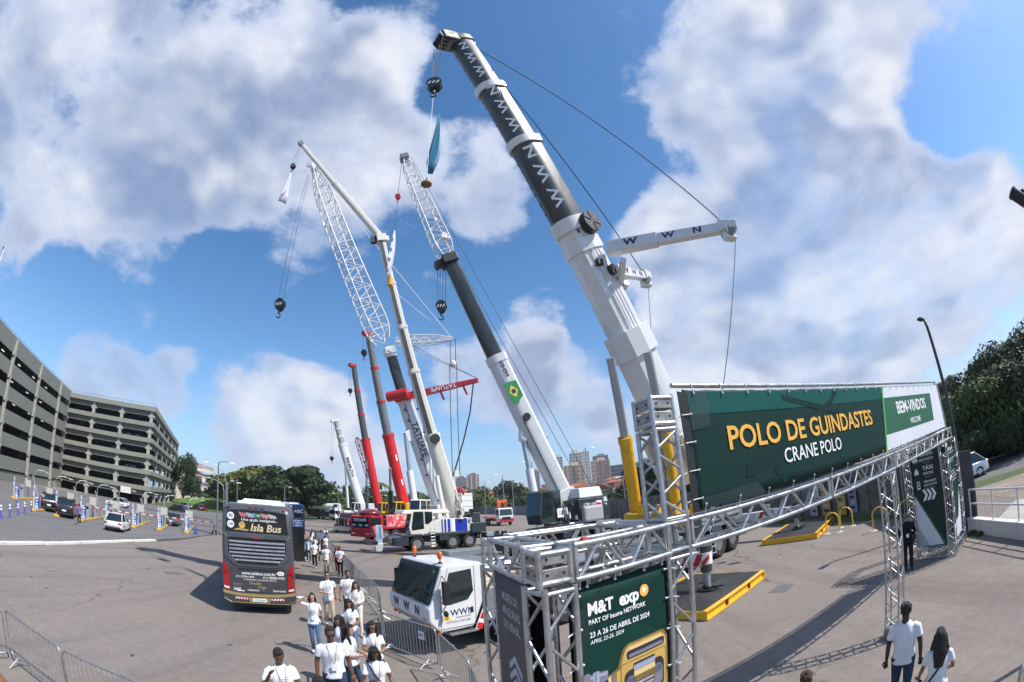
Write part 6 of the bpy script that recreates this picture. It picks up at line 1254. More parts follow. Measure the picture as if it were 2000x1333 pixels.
b = wb(c2); b.beam(p1 - d2_ * .3, p1 + d2_ * .5, 1.5, 1.3, up2); b.beam(p1 + d2_ * .1 - up2 * .4, p1 + d2_ * .0 - up2 * 1.3, .9, .5, d2_); b.build('boom_head', BLACK, c2, bev=.05)
b = wb(c2); c_ = at(870, 462, 31.2); b.box(c_, (.8, .5, .6), .4, top=(.6, .6)); b.build('jib_strut', W1, c2)
b = wb(c2); e_ = (p3 - p1).normalized(); b.beam(p3 - e_ * .2, p3 + e_ * .35, .9, .8, up2); b.tube([p3, p3 + U3 * .9], .03, 5); b.build('jib_head', MIDGREY, c2)
hk = at(862, 600, 31.0); hook_block(c2, hk, 1.05)
for s in (-.5, -.17, .17, .5): rope(c2, [(hk.x + s * .7, hk.y, at(858, 522, 31).z), (hk.x + s * .7, hk.y, hk.z + .3)], .022)
hk2 = at(777, 385, 30.6); hook_block(c2, hk2, .62, RED, False); rope(c2, [(hk2.x, hk2.y, at(783, 318, 30.6).z), (hk2.x, hk2.y, hk2.z)], .022); rope(c2, [(hk2.x, hk2.y, hk2.z - .5), (hk2.x, hk2.y, at(771, 452, 30.6).z)], .014)
o, P = flag('pennant', 'tall white pennant with dark lettering hanging left of the lattice jib', [(771, 450, .03), (769, 470, .22), (766, 490, .32), (763, 510, .36), (760, 530, .30), (756, 546, .10)], math.hypot(hk2.x, hk2.y), mat('white_cloth', (.56, .56, .70), .7, 0, .06, 2, bump=.3, bscale=3), .9)
for k in range(1, 5): b = wb(o); p = P[k]; b.box((p.x - .08, p.y - .28, p.z), (.30, .012, .34), .9); b.build('pennant_mark', INKB, o)
for a, e in ((pt(.98), pt(.05) + up2 * 1.8), (p3, pt(-.05) + up2 * 2.6)): rope(c2, [a + up2 * .7, e], .024)
ca = at(1020, 960, 31.6); e = at(1043, 1045, 31.6)
a_, m_, e_ = at(1053, 1010, 31.4), at(1034, 917, 31.7), at(1022, 858, 32); b = wb(c2); b.cyl(a_ - U3 * .6, m_, .30, 18); b.build('lift_cylinder', W1, c2, smooth=40); b = wb(c2); b.cyl(m_, e_, .20, 16); b.build('lift_rod', ROD, c2, smooth=40); b = wb(c2); k_ = pt(.30); b.beam(e_ - U3 * .25, k_, .35, .75, U3, w2=.9, h2=1.3); b.cyl(e_ - Vector((0, .3, 0)), e_ + Vector((0, .3, 0)), .3, 14); b.build('cylinder_bracket', W1, c2, bev=.03); b = wb(c2); b.cyl(pt(.335) + tx * .6, pt(.335) + tx * .85, .28, 16); b.build('winch_drum', BLACK, c2, smooth=40); b = wb(c2); b.beam(pt(.0) + tx * .655 - up2 * .30, pt(.33) + tx * .655 - up2 * .30, .03, .07, up2); b.build('boom_seam', BLACK, c2)
for u in (.08, .16, .24, .40, .50): b = wb(c2); p = pt(u) + up2 * .72; b.beam(p, p + up2 * .35, .08, .08, d2_); b.build('rope_guide', MIDGREY, c2)
DK2 = mat('dark_teal_paint', (.026, .036, .042), .32, 0, .12, 3, coat=.5)
p = c2.matrix_basis.inverted() @ at(1066, 1027, 30.0); p.z = 2.42; opcab(c2, p, 1.15, 2.5, 2.25, DK2, GLASSG, rz=R(12)); q_ = p.copy()
b = MB(); b.box((q_.x + .62, q_.y + .95, q_.z + .62), (.012, .75, .62)); bl = b.build('cab_sign', INKW, c2); text('50 anos\nno Brasil', .15, bl, plane((q_.x + .63, q_.y + .95, q_.z + .62), (0, 1, 0), (1, 0, 0)), INKB, .012)
b = wb(c2); p = at(1140, 1003, 33.0); b.box((p.x, p.y, 3.1), (3.4, 2.4, 1.5), R(40), top=(.97, .95)); b.build('engine_house', DK2, c2, bev=.06); b = wb(c2); p = at(1143, 982, 33); b.box((p.x, p.y, 4.3), (2.6, 1.4, .75), R(40), top=(.9, .8)); b.build('winch_cover', W1, c2, bev=.06)
p = at(1158, 1010, 31.3); b = wb(c2); b.box((p.x, p.y, 2.75), (1.7, .5, 1.15), R(28)); b.build('counterweight', mat('counterweight_grey', (.36, .37, .38), .5), c2, bev=.16); p = at(1170, 988, 31.6); b = wb(c2); b.box((p.x, p.y, p.z), (.5, .06, .8), R(28)); wp = b.build('warning_plate', STRIPE_W, c2)
for k in range(2): b = wb(c2); b.add([(p.x - .25, p.y - .17 , p.z - .3 + k * .4), (p.x - .25, p.y - .17, p.z - .1 + k * .4), (p.x + .2, p.y + .07, p.z - .2 + k * .4), (p.x + .2, p.y + .07, p.z - .4 + k * .4)], [(0, 1, 2, 3)]); b.build('warning_stripe', STRIPE_R, wp)
text('LTM 1150', .26, c2, Mi2 @ plane(at(1152, 985, 31.0), Vector((.88, .47, 0)), Vector((.47, -.88, 0))), INKW, .012, shear=.2)
b = wb(c2); b.beam(pt(-.05) - U3 * .4, pt(.06) - U3 * .2, 1.6, 1.9, up2); b.build('boom_foot', W1, c2, bev=.05)
carrier(c2, 11.0, 2.75, (1.6, 3.3, 6.4, 8.1), W1, MIDGREY, .68, 1.75); b = MB(); b.box((0, 6.5, 1.95), (2.6, 3.0, .5)); b.build('turntable', DKGREY, c2); b = MB(); b.box((0, .9, 1.35), (2.6, 2.0, 1.2), top=(.95, .85)); b.build('carrier_cab', DKGREY, c2, bev=.08); b = MB(); b.box((.9, .0, 1.75), (.5, .3, .3)); b.build('work_lamp', BLACK, c2, bev=.03)
b = wb(c2); a, e = at(1028, 1035, 30), at(1165, 1015, 31.5); b.tube([a, e], .06, 6); b.tube([a - U3 * .35, e - U3 * .35], .05, 6); b.build('deck_rail', ALU, c2)
# ------------------------------------------------------------------ 3: tall crane with the lattice luffing jib, red decorated carrier
c3 = axis_thing('mobile_crane', 'tall white crane with lattice luffing jib and a red carrier covered in pink stickers', (-17.0, 43.8), 22)
p0 = at(858, 985, 57); p1 = at(762, 692, 55); d3 = (p1 - p0).normalized(); up3 = (U3 - d3 * d3.z).normalized(); pt = lambda t: p0 + (p1 - p0) * t; x3 = d3.cross(up3); tx = x3 if x3.y < 0 else -x3
boomsec(c3, 'boom_base', pt(-.03), pt(.69), 1.65, 1.85, W1, up3, collar=.08, clen=.5); boomsec(c3, 'boom_section', pt(.68), pt(1.0), 1.2, 1.35, BOOMK, up3, w2=1.15, h2=1.3, collar=.10, cm=W1)
Mi3 = (Matrix.Translation(c3.location) @ c3.rotation_euler.to_matrix().to_4x4()).inverted(); text('TATUAPE', 1.05, c3, Mi3 @ plane(pt(.42) + tx * .845 + up3 * .1, -d3, tx), INKK, .02, sx=1.05)
pj = at(748, 668, 54.5); pe = at(614, 330, 54); lattice(c3, 'lattice_jib', pj, pe, 2.9, 2.7, 2.4, 2.0, W1, up3, 20, .105, .052, .16, .06)
b = wb(c3); b.beam(p1 - d3 * .1, p1 + d3 * .9, 1.5, 1.5, up3); b.build('boom_head', W1, c3, bev=.08); b = wb(c3); ej = (pe - pj).normalized(); b.beam(pe - ej * .3, pe + ej * .9, 1.1, 1.0, up3)
for s in (-1, 1): b.cyl(pe + ej * 1.0 + Vector((s * .8, 0, .2)), pe + ej * 1.0 + Vector((s * .8, .25, .2)), .5, 12)
b.build('jib_head', W1, c3, bev=.05)
pA, pB = at(772, 668, 54), at(884, 662, 54); lattice(c3, 'lattice_strut', pA, pB, 1.5, 1.3, 1.0, .8, W1, U3, 12, .07, .035, .3, .3)
hk = at(547, 596, 53); hook_block(c3, hk, 1.7); 
for s in (-.45, .45): rope(c3, [at(603 + s * 4, 342, 53), (hk.x + s, hk.y, hk.z + .6)], .03)
rope(c3, [pe + ej * .5, pB], .05, 'pendant', W1); rope(c3, [pB, at(768, 568, 54)], .06, 'pendant', W1)
b = wb(c3); bb_ = at(885, 711, 54); b.ell(bb_, (.42, .3, .5), 12, 8); b.build('pulley_block', W1, c3, smooth=50)
for s in (-.35, .35): rope(c3, [pB + Vector((s, 0, 0)), bb_ + Vector((s, 0, 0))], .05); rope(c3, [bb_ + Vector((s * 1.3, 0, 0)), (bb_.x + s * 1.3 - .1, bb_.y, 4.2)], .07, 'hoist_rope', mat('hoist_rope_blue_grey', (.16, .20, .26), .5))
pA, pB2 = at(772, 780, 55), at(934, 743, 52); b = wb(c3); d_ = (pB2 - pA).normalized(); b.beam(pA, pB2, .9, .95, U3, w2=.6, h2=.5); ra = b.build('red_boom_arm', RED, c3, bev=.05); b = wb(c3); b.cyl(pA - d_ * .8 + Vector((0, -1, .2)), pA + d_ * 2.0 + Vector((0, -1, .2)), .65, 14); b.build('winch', RED, ra, smooth=50)
for u in (.55, .82): b = wb(c3); p = pA.lerp(pB2, u); b.beam(p - U3 * .2, p + d_ * .5 - U3 * 1.5, .25, .25); b.build('arm_bracket', RED, ra)
nn = Vector((d_.y, -d_.x, 0)); nn = nn if nn.y < 0 else -nn; text('TATUAPE', .72, c3, Mi3 @ plane(pA.lerp(pB2, .60) + nn * .42, d_ * -1, nn), INKW, .02, sx=1.1)
for z in (0, .5): rope(c3, [pB2 + U3 * .2, at(790, 668 + z * 14, 54.5)], .03)
rope(c3, [pB2 - d_ * .6, at(918, 806, 52.2), at(905, 862, 52.4), at(885, 930, 52.6)], .09, 'chain', BLACK)
a_, m_, e_ = at(813, 1000, 54.5), at(800, 920, 54.8), at(792, 850, 55); b = wb(c3); b.cyl(a_, m_, .42, 16); b.build('lift_cylinder', W1, c3, smooth=40); b = wb(c3); b.cyl(m_, e_, .26, 14); b.build('lift_rod', ROD, c3, smooth=40); b = wb(c3); k_ = pt(.47); b.beam(e_ - U3 * .3, k_, .5, 1.2, U3, w2=1.2, h2=2.0); b.build('cylinder_bracket', W1, c3, bev=.05); b = wb(c3); b.beam(pt(.0) + tx * .845 - up3 * .35, pt(.66) + tx * .845 - up3 * .35, .04, .08, up3); b.build('boom_seam', BLACK, c3)
for u in (.2, .3, .55, .62): b = wb(c3); p = pt(u) + tx * .8 - up3 * .5; b.beam(p, p + tx * .5 - up3 * .3, .18, .3, d3); b.build('rope_guide', DKGREY, c3)
p = Mi3 @ at(822, 1013, 54.5); p.z = 2.5; opcab(c3, p, 1.4, 3.2, 2.3, W1, GLASS, rz=R(10)); b = wb(c3); p = at(858, 1000, 56.5); b.box((p.x, p.y, 3.2), (4.2, 3.2, 1.8), R(60)); b.build('superstructure', W1, c3, bev=.1)
p = at(899, 985, 57.0); b = wb(c3); b.box((p.x, p.y, 3.2), (2.2, 2.4, 4.6), R(50)); cwp = b.build('counterweight', W1, c3, bev=.03)
for k in range(6): b = wb(c3); b.box((p.x, p.y, 1.5 + k * .75), (2.24, 2.44, .04), R(50)); b.build('plate_seam', MIDGREY, cwp)
lattice(c3, 'mast_frame', at(896, 970, 57), at(896, 953, 57), 2.4, 1.6, 2.2, 1.4, RED, (1, 0, 0), 3, .12, .08, .05, .05)
PINKM = bpy.data.materials.new('pink_sticker_cover'); PINKM.use_nodes = True; t_ = PINKM.node_tree; vo = t_.nodes.new('ShaderNodeTexVoronoi'); vo.inputs['Scale'].default_value = 3.4; tc_ = t_.nodes.new('ShaderNodeTexCoord'); t_.links.new(tc_.outputs['Object'], vo.inputs['Vector']); cr_ = t_.nodes.new('ShaderNodeValToRGB'); cr_.color_ramp.interpolation = 'CONSTANT'; sp_ = t_.nodes.new('ShaderNodeSeparateColor'); t_.links.new(vo.outputs['Color'], sp_.inputs[0]); t_.links.new(sp_.outputs[0], cr_.inputs[0])
for i, (po, c_) in enumerate(((0, (.58, .10, .11)), (.3, (.66, .26, .26)), (.55, (.50, .04, .05)), (.75, (.70, .36, .36)))):
    el = cr_.color_ramp.elements[i] if i < 2 else cr_.color_ramp.elements.new(po)
    el.position = po; el.color = (*c_, 1)
t_.links.new(cr_.outputs[0], t_.nodes['Principled BSDF'].inputs['Base Color']); t_.nodes['Principled BSDF'].inputs['Roughness'].default_value = .6
zs = truck_cab(c3, 2.75, .75, 3.0, 0, 2.2, RED, GLASS, RED, .06, gz=.40); b = MB(); b.box((1.385, .95, 1.45), (.02, 1.5, .9)); b.build('sticker_cover', PINKM, c3); b = MB(); b.box((1.30, 6.0, 2.35), (.25, 6.6, 1.35)); b.build('sticker_cover', PINKM, c3, bev=.05)
text('TATUAPÉ', .40, c3, plane((0, -.06, 2.50), (1, 0, 0), (0, -1, .05)), INKW, .03, sx=1.1); b = MB(); b.ell((.3, 1.3, 3.2), (1.3, 1.2, .5), 14, 8); b.build('roof_cover', MAR, c3, smooth=60)
for x in (-.9, .1, .95): b = MB(); b.box((x, -.045, 1.96), (.40, .02, .14)); b.build('screen_sticker', PLATE, c3)
carrier(c3, 16, 2.75, (2.7, 4.4, 8.2, 10.0, 11.8, 13.5), RED, RED, .72, 1.6); b = MB(); b.box((1.36, 8.4, 1.3), (.1, 2.2, 1.1)); b.build('tool_panel', ALU, c3)
for z in (.3, .6, .9, 1.2): b = MB(); b.box((1.42, 2.0 - z * .1, z + .3), (.03, .12, .14)); b.build('reflector', PLATE, c3)
# ------------------------------------------------------------------ 4: cream city crane with the angled jib
c4 = axis_thing('mobile_crane', 'cream city crane with blue striped flank, black wheels and a long angled jib', (-11.6, 37.2), 55)
p0 = at(889, 1000, 42); p1 = at(744, 468, 40); d4 = (p1 - p0).normalized(); up4 = (U3 - d4 * d4.z).normalized(); pt = lambda t: p0 + (p1 - p0) * t; x4 = d4.cross(up4); tx = x4 if x4.y < 0 else -x4
boomsec(c4, 'boom_base', pt(-.02), pt(.26), 1.18, 1.3, CREAM, up4, collar=.10, clen=.4)
for a, e, w in ((.25, .48, .90), (.48, .64, .82), (.64, .81, .74), (.81, 1.0, .66)):
    boomsec(c4, 'boom_section', pt(a), pt(e), w, w * 1.15, CREAM, up4, collar=.12, clen=.18); b = wb(c4); b.beam(pt(a + .01) - up4 * w * .2 + tx * (w * .5 - .02), pt(e - .01) - up4 * w * .2 + tx * (w * .5 - .02), .09, w * .45, up4); b.build('black_flank', BLACK, c4)
b = wb(c4); b.beam(p1 - d4 * .4, p1 + d4 * .5, 1.0, 1.1, up4); b.beam(p1 + up4 * .2, p1 + up4 * .9, .5, .6, d4); b.build('knee', CREAM, c4, bev=.05); b = wb(c4); b.beam(p1 - up4 * .9 - d4 * .4, p1 - up4 * .8 + d4 * .4, .5, .6, up4); b.build('hydraulic_box', BLACK, c4)
pj = p1 + d4 * .2; pe = at(589, 283, 40); e4 = (pe - pj).normalized(); boomsec(c4, 'jib', pj, pj + (pe - pj) * .55, .62, .75, CREAM, up4, collar=.1, clen=.2); boomsec(c4, 'jib', pj + (pe - pj) * .55, pe, .5, .6, CREAM, up4, w2=.42, h2=.48)
b = wb(c4); b.beam(pe - e4 * .2, pe + e4 * .5, .5, .5, up4); b.tube([pe, pe + U3 * .8], .03, 5); b.build('jib_head', MIDGREY, c4)
hk = at(572, 326, 39.3); hook_block(c4, hk, .8, HOOKK); 
for s in (-.2, .25): rope(c4, [at(585 + s * 8, 290, 39.3), (hk.x + s, hk.y, hk.z + .2)], .02)
o, P = flag('pennant', 'white pennant with a dark emblem on the hook of the cream jib', [(569, 336, .02), (565, 350, .16), (560, 365, .28), (556, 380, .42), (551, 396, .50)], math.hypot(hk.x, hk.y), MATS['white_cloth'], .3); b = wb(o); p = P[3]; b.add([(p.x - .3, p.y - .25, p.z - .3), (p.x, p.y - .28, p.z - .05), (p.x + .3, p.y - .25, p.z + .5), (p.x + .05, p.y - .27, p.z - .35)], [(0, 1, 2, 3)]); b.build('emblem', INKK, o)
b = wb(c4); b.cyl(at(763, 543, 39.6), at(762, 549, 39.6) - U3 * .5, .25, 12); b.build('beacon', YELLOW, c4)
b = wb(c4); c_ = pt(.245) + tx * .7; b.cyl(c_ - tx * .1, c_ + tx * .25, .45, 16); b.build('hose_reel', BLACK, c4, smooth=40)
Mi4 = (Matrix.Translation(c4.location) @ c4.rotation_euler.to_matrix().to_4x4()).inverted()
b = wb(c4); b.cyl(at(868, 1008, 40.5), at(853, 930, 41), .22, 12); b.build('lift_cylinder', CREAM, c4, smooth=40); b = wb(c4); b.box(at(892, 925, 41.7), (.5, .35, .6), .4, top=(.6, .6)); b.build('cable_guide', CREAM, c4, smooth=50)
carrier(c4, 8.2, 2.55, (2.0, 5.4, 7.1), CREAM, mat('slate_blue_grey', (.030, .038, .052), .4, 0, .1, 2, coat=.3), .68, 1.42); b = MB(); b.prism([(-.3, .75), (-.35, 1.25), (1.2, 1.55), (1.2, .55), (.1, .55)], -1.25, 1.25, 'x'); b.build('bumper_deck', MATS['slate_blue_grey'], c4, bev=.05)
for s in (-1, 1): b = MB(); b.ell((s * 1.0, -.35, 1.15), (.12, .08, .12), 10, 7); b.build('headlamp', LAMPW, c4, smooth=60); b = MB(); b.tube([(s * 1.2, -.6, .6), (s * 1.2, -.6, 1.5), (s * 1.2, .2, 1.75)], .025, 5); b.build('hand_rail', STEEL, c4)
b = MB(); 
for u in (0, .4): b.tube([(1.36, 3.2 + u, .3), (1.34, 3.2 + u, 2.0)], .025, 5)
for k in range(6): b.tube([(1.35, 3.2, .4 + k * .28), (1.35, 3.6, .4 + k * .28)], .02, 5)
b.build('ladder', STEEL, c4); b = MB(); b.box((.55, 2.55, 1.5), (1.5, .1, .1)); b.build('deck_lamp', LAMPW, c4)
opcab(c4, Vector((.62, 2.5, 1.52)), 1.15, 2.2, 2.15, CREAM, GLASS); b = MB(); b.prism([(3.1, 1.55), (3.3, 2.3), (3.9, 2.75), (7.4, 2.85), (7.4, 1.55)], -1.2, 1.22, 'x'); b.build('superstructure', CREAM, c4, bev=.05); b = MB(); b.box((0, 3.0, 3.5), (2.4, 4.6, .35), top=(.9, .9)); b.build('roof_cover', CREAM, c4, bev=.08)
BLU = mat('stripe_blue', (.012, .035, .36), .4, 0, .08, 2, coat=.3)
for y0, y1, m_ in ((4.35, 4.47, BLU), (4.62, 4.80, BLU), (4.95, 5.2, BLU), (5.38, 5.62, INKW), (5.70, 6.9, BLU)): b = MB(); b.box((1.232, (y0 + y1) / 2, 2.20), (.02, y1 - y0, 1.15)); b.build('flank_stripe', m_, c4)
b = MB(); b.box((.2, 7.9, 2.35), (1.9, .9, 1.8)); b.build('engine_box', DKGREY, c4, bev=.04); b = MB(); b.box((1.0, 8.0, 1.85), (.9, 1.5, .9)); b.build('rear_locker', MATS['slate_blue_grey'], c4, bev=.04); b = MB(); b.ell((1.1, 7.45, 2.1), (.2, .1, .28), 10, 7); b.build('rear_lamp', LAMPW, c4)
b = MB(); b.box((-.6, -1.7, .85), (3.0, .5, .32)); b.build('outrigger_beam', DKGREY, c4, bev=.03); b = MB(); b.box((1.0, 9.2, .95), (2.0, .5, .6)); b.build('rear_outrigger', BLACK, c4)
# hoses, cables and small fittings on the near superstructures
def hoses(t, pts, n, spread, seed, r=.022):
    q = random.Random(seed)
    for k in range(n):
        P = [Vector(p) + Vector((q.uniform(-1, 1), q.uniform(-1, 1), q.uniform(-1, 1))) * spread for p in pts]
        m = [P[0]] + [(P[i] + P[i + 1]) / 2 + Vector((q.uniform(-.2, .2), 0, -q.uniform(.05, .3))) for i in range(len(P) - 1)] + [P[-1]]; rope(t, m, r, 'hose', BLACK)
def fittings(t, c, rad, n, seed, ms):
    q = random.Random(seed)
    for k in range(n): b = wb(t); b.box(Vector(c) + Vector((q.uniform(-1, 1) * rad[0], q.uniform(-1, 1) * rad[1], q.uniform(-1, 1) * rad[2])), (q.uniform(.12, .5), q.uniform(.12, .4), q.uniform(.12, .5)), q.uniform(0, 1.5), top=(q.uniform(.6, 1), q.uniform(.6, 1))); b.build('fitting', q.choice(ms), t, bev=.015)
hoses(c4, [at(893, 1005, 41), at(900, 985, 41), at(888, 965, 41.5), at(880, 940, 41.6)], 5, .25, 4); hoses(c4, [at(905, 1012, 40.6), at(912, 995, 40.6), at(896, 990, 41)], 4, .2, 5)
fittings(c4, at(905, 1008, 40.5), (.9, .6, .5), 9, 3, [BLACK, DKGREY, CREAM, STEEL]); fittings(c4, at(925, 1040, 40.8), (.9, .6, .4), 8, 6, [BLACK, MIDGREY, STEEL])
fittings(c2, at(1108, 1000, 30.6), (.6, .4, .7), 14, 7, [BLACK, BLACK, DKGREY, STEEL, W1]); hoses(c2, [at(1106, 1012, 30.4), at(1112, 990, 30.6), at(1104, 975, 31)], 6, .25, 8); fittings(c2, at(1150, 985, 32.4), (1.4, .8, .3), 10, 9, [W1, STEEL, DKGREY])
fittings(c2, at(985, 1042, 29), (1.6, .8, .25), 12, 12, [BLACK, DKGREY, STEEL]); fittings(c3, at(872, 990, 55.5), (1.6, 1.2, 1.0), 12, 10, [W1, STEEL, BLACK, DKGREY]); fittings(c3, at(820, 1012, 54), (2.2, 1, .6), 8, 14, [W1, DKGREY, BLACK])
fittings(c1, Vector((8.0, 16.2, 2.3)), (3.2, 2.2, .3), 16, 11, [MIDGREY, STEEL, DKGREY, YELLOW]); hoses(c1, [bpnt(.46) - xB * .5, bpnt(.38) - xB * .95, bpnt(.30) - xB * .9, bpnt(.22) - xB * 1.0], 2, .1, 13, .03)
for t_, dd in ((.36, .9), (.42, .86), (.28, .92)): b = wb(c1); c_ = bpnt(t_) - xB * dd - upB * .2; b.box(c_, (.22, .22, .22), .3); b.build('fitting', BLACK, c1, bev=.02)
# ------------------------------------------------------------------ 5-7: farther cranes
def farcrane(label, pb, Db, pr_, pt_, Dt, w, mb, ms, colr, az, hookp, cabp=None, cabm=YELLOW, strut=None, tm='', wb2=None):
    a, e = at(*pb, Db), at(*pt_, Dt); d = (e - a).normalized(); up = (U3 - d * d.z).normalized(); f = (at(*pr_, (Db + Dt) / 2) - a).length / (e - a).length; t = axis_thing('mobile_crane', label, (a.x - 4 * math.sin(R(az)), a.y - 6 * math.cos(R(az))), az)
    m = a + (e - a) * f; boomsec(t, 'boom_base', a - d * .8, m, w, w * 1.15, mb, up, collar=.10, cm=colr, clen=.5); n = 3; ww = w * .78
    for k in range(n): u0, u1 = f + (1 - f) * k / n, f + (1 - f) * (k + 1) / n; boomsec(t, 'boom_section', a + (e - a) * (u0 - .01), a + (e - a) * u1, ww, ww * 1.12, ms, up, collar=.14 if k < n - 1 else .3, cm=colr, clen=.3); ww *= .90
    b = wb(t); b.beam(e - up * .1 - d * .2, e - up * 1.2 + d * .2, .9, .7, d); b.build('boom_head', colr, t, bev=.05)
    if hookp:
        hk = at(*hookp, Dt - 1); hook_block(t, hk, 1.1, HOOKK, False); top = e - up * 1.0
        for s in (-.3, .3): rope(t, [(hk.x + s, hk.y, top.z), (hk.x + s, hk.y, hk.z)], .03)
    x = d.cross(up); tx = x if x.y < 0 else -x
    if strut: s0, s1 = at(*strut[0], Db - 3), at(*strut[1], (Db + Dt) / 2 - 2); b = wb(t); mm_ = s0.lerp(s1, .5); b.cyl(s0, mm_, .34, 14); b.build('lift_cylinder', strut[2], t, smooth=40); b = wb(t); b.cyl(mm_, s1, .22, 12); b.build('lift_rod', ROD, t, smooth=40)
    if cabp: p = at(*cabp, Db - 3); M_ = t.matrix_basis.inverted() if False else (Matrix.Translation(t.location) @ Matrix.Rotation(R(-az), 4, 'Z')).inverted(); q_ = M_ @ p; q_.z = 2.4; opcab(t, q_, 1.2, 2.1, 2.3, cabm, GLASS, rz=R(8)); b = wb(t); b.box((p.x + 3.0, p.y + 1.5, 3.5), (4.2, 3.0, 2.0), R(20)); b.build('superstructure', cabm, t, bev=.12)
    carrier(t, 13, 2.75, (1.5, 3.2, 8.5, 10.2, 11.8), cabm, DKGREY, .65, 1.7)
    if tm: text(tm, w * .62, t, (Matrix.Translation(t.location) @ Matrix.Rotation(R(-az), 4, 'Z')).inverted() @ plane(a + (e - a) * (f * .62) + tx * w * .52, -d, tx), INKK, .02, sx=1.1)
    return t, a, e, d, up, tx, f
GB_ = mat('boom_grey', (.17, .18, .195), .4, .2, .15, 1.5, coat=.2); GD_ = mat('boom_dark_grey', (.085, .09, .095), .4, .2, .15, 1.5, coat=.2)
RB = mat('boom_red', (.56, .012, .020), .34, 0, .06, 2, coat=.4)
t5, a, e, d, up, tx, f = farcrane('red and pale grey crane with yellow cab, the nearer of the two red ones', (788, 985), 74, (759, 850), (719, 652), 66, 1.55, RB, GB_, RED, 30, (711, 690), (776, 1004), YELLOW, ((764, 1000), (762, 915), BLACK)); 
for u in (.2, .42): b = wb(t5); p = a + (e - a) * f * u * 1.6; b.beam(p + tx * .8 - d * .5, p + tx * .8 + d * .5, .06, .35, up); b.build('boom_mark', INKW, t5)
t6, a, e, d, up, tx, f = farcrane('red and dark grey crane with a lattice jib folded alongside, the farther red one', (738, 985), 98, (711, 858), (690, 714), 92, 1.55, RB, GD_, RED, 30, (684, 764), (748, 1003), YELLOW, ((717, 998), (716, 900), GD_))
lattice(t6, 'folded_jib', at(722, 935, 90), at(697, 855, 90), .9, .9, .8, .8, MAR, up, 10, .07, .04, .1, .1)
t7, a, e, d, up, tx, f = farcrane('white crane with black vertical lettering and a small dark hook, farthest left of the cranes', (704, 985), 114, (668, 868), (655, 822), 111, 1.75, W1, mat('boom_pale_grey', (.34, .35, .36), .45), W1, 30, (648, 896), (695, 998), WHITE, ((680, 992), (674, 905), W1), 'MAMUTH')

# ================================================================== PEOPLE
def remesh(mb, voxel, it=6, f=.5):
    me = bpy.data.meshes.new('t'); me.from_pydata(mb.v, [], mb.f)
    bm = bmesh.new(); bm.from_mesh(me); bmesh.ops.recalc_face_normals(bm, faces=bm.faces); bm.to_mesh(me); bm.free()
    o = bpy.data.objects.new('t', me); COL.objects.link(o)
    r = o.modifiers.new('r', 'REMESH'); r.mode = 'VOXEL'; r.voxel_size = voxel
    s = o.modifiers.new('s', 'SMOOTH'); s.iterations = it; s.factor = f
    dg = bpy.context.evaluated_depsgraph_get(); dg.update()
    out = bpy.data.meshes.new_from_object(o.evaluated_get(dg)); bpy.data.objects.remove(o); bpy.data.meshes.remove(me)
    out.polygons.foreach_set('use_smooth', [True] * len(out.polygons)); return out
def link(name, me, m, par):
    me.name = name; me.materials.clear(); me.materials.append(m); o = bpy.data.objects.new(name, me); COL.objects.link(o); o.parent = par; return o
SKIN = [mat('skin_light', (.42, .24, .17), .5, 0, .08, 8), mat('skin_tan', (.27, .14, .085), .5, 0, .08, 8), mat('skin_brown', (.12, .058, .036), .48, 0, .1, 8), mat('skin_dark', (.050, .026, .018), .45, 0, .1, 8)]
HAIRB = mat('hair_black', (.009, .008, .008), .42, 0, .5, 30, bump=.8, bscale=70, stretch=(3, 3, .3)); HAIRN = mat('hair_brown', (.045, .024, .014), .5, 0, .5, 30, bump=.8, bscale=70, stretch=(3, 3, .3)); HAIRG = mat('hair_grey', (.16, .15, .14), .6, 0, .3, 30)
CL = lambda n, c, r=.85, **k: mat('cloth_' + n, c, r, 0, .09, 5, bump=.55, bscale=9, spec=.2, **k)
TEE = CL('white_tee', (.74, .74, .77)); BLK = CL('black', (.012, .012, .014)); NAVY = CL('navy', (.020, .024, .040)); JEAN = CL('jean_blue', (.085, .16, .30)); JEAND = CL('jean_dark', (.030, .055, .10)); BEI = CL('beige', (.44, .36, .27)); OFF = CL('offwhite', (.66, .64, .60)); DENIM = CL('denim_light', (.15, .27, .42)); REDC = CL('red', (.30, .020, .030)); PURP = CL('purple', (.16, .10, .28)); SHOE = mat('shoe_white', (.60, .60, .60), .6); SHOEK = mat('shoe_black', (.015, .015, .015), .5)
INKP = mat('shirt_print', (.16, .16, .20), .7); SKEYE = mat('eye_dark', (.02, .012, .01), .3); LIP = mat('lip', (.20, .07, .06), .5)
QU = 'visitors in white T-shirts walking along the barriers'
ARM = {'down': ((.235, .03, 1.13), (.255, -.03, .88)), 'fwd': ((.235, -.05, 1.14), (.235, -.24, .95)), 'back': ((.23, .14, 1.16), (.25, .16, .92)), 'phone': ((.225, -.02, 1.13), (.075, -.27, 1.13)), 'phone2': ((.225, -.02, 1.13), (.05, -.25, 1.08)),
       'face': ((.29, -.10, 1.16), (.20, -.22, 1.40)), 'head': ((.40, -.10, 1.50), (.15, -.12, 1.66)), 'clasp': ((.25, -.02, 1.14), (.06, -.21, 1.02)), 'behind': ((.265, .08, 1.14), (.10, .16, .96)), 'belly': ((.25, -.03, 1.12), (.02, -.20, 1.10)), 'wave': ((.27, -.05, 1.22), (.36, -.14, 1.46))}
def limb(b, pts, rs, n=10): b.tube(pts, rs, n)
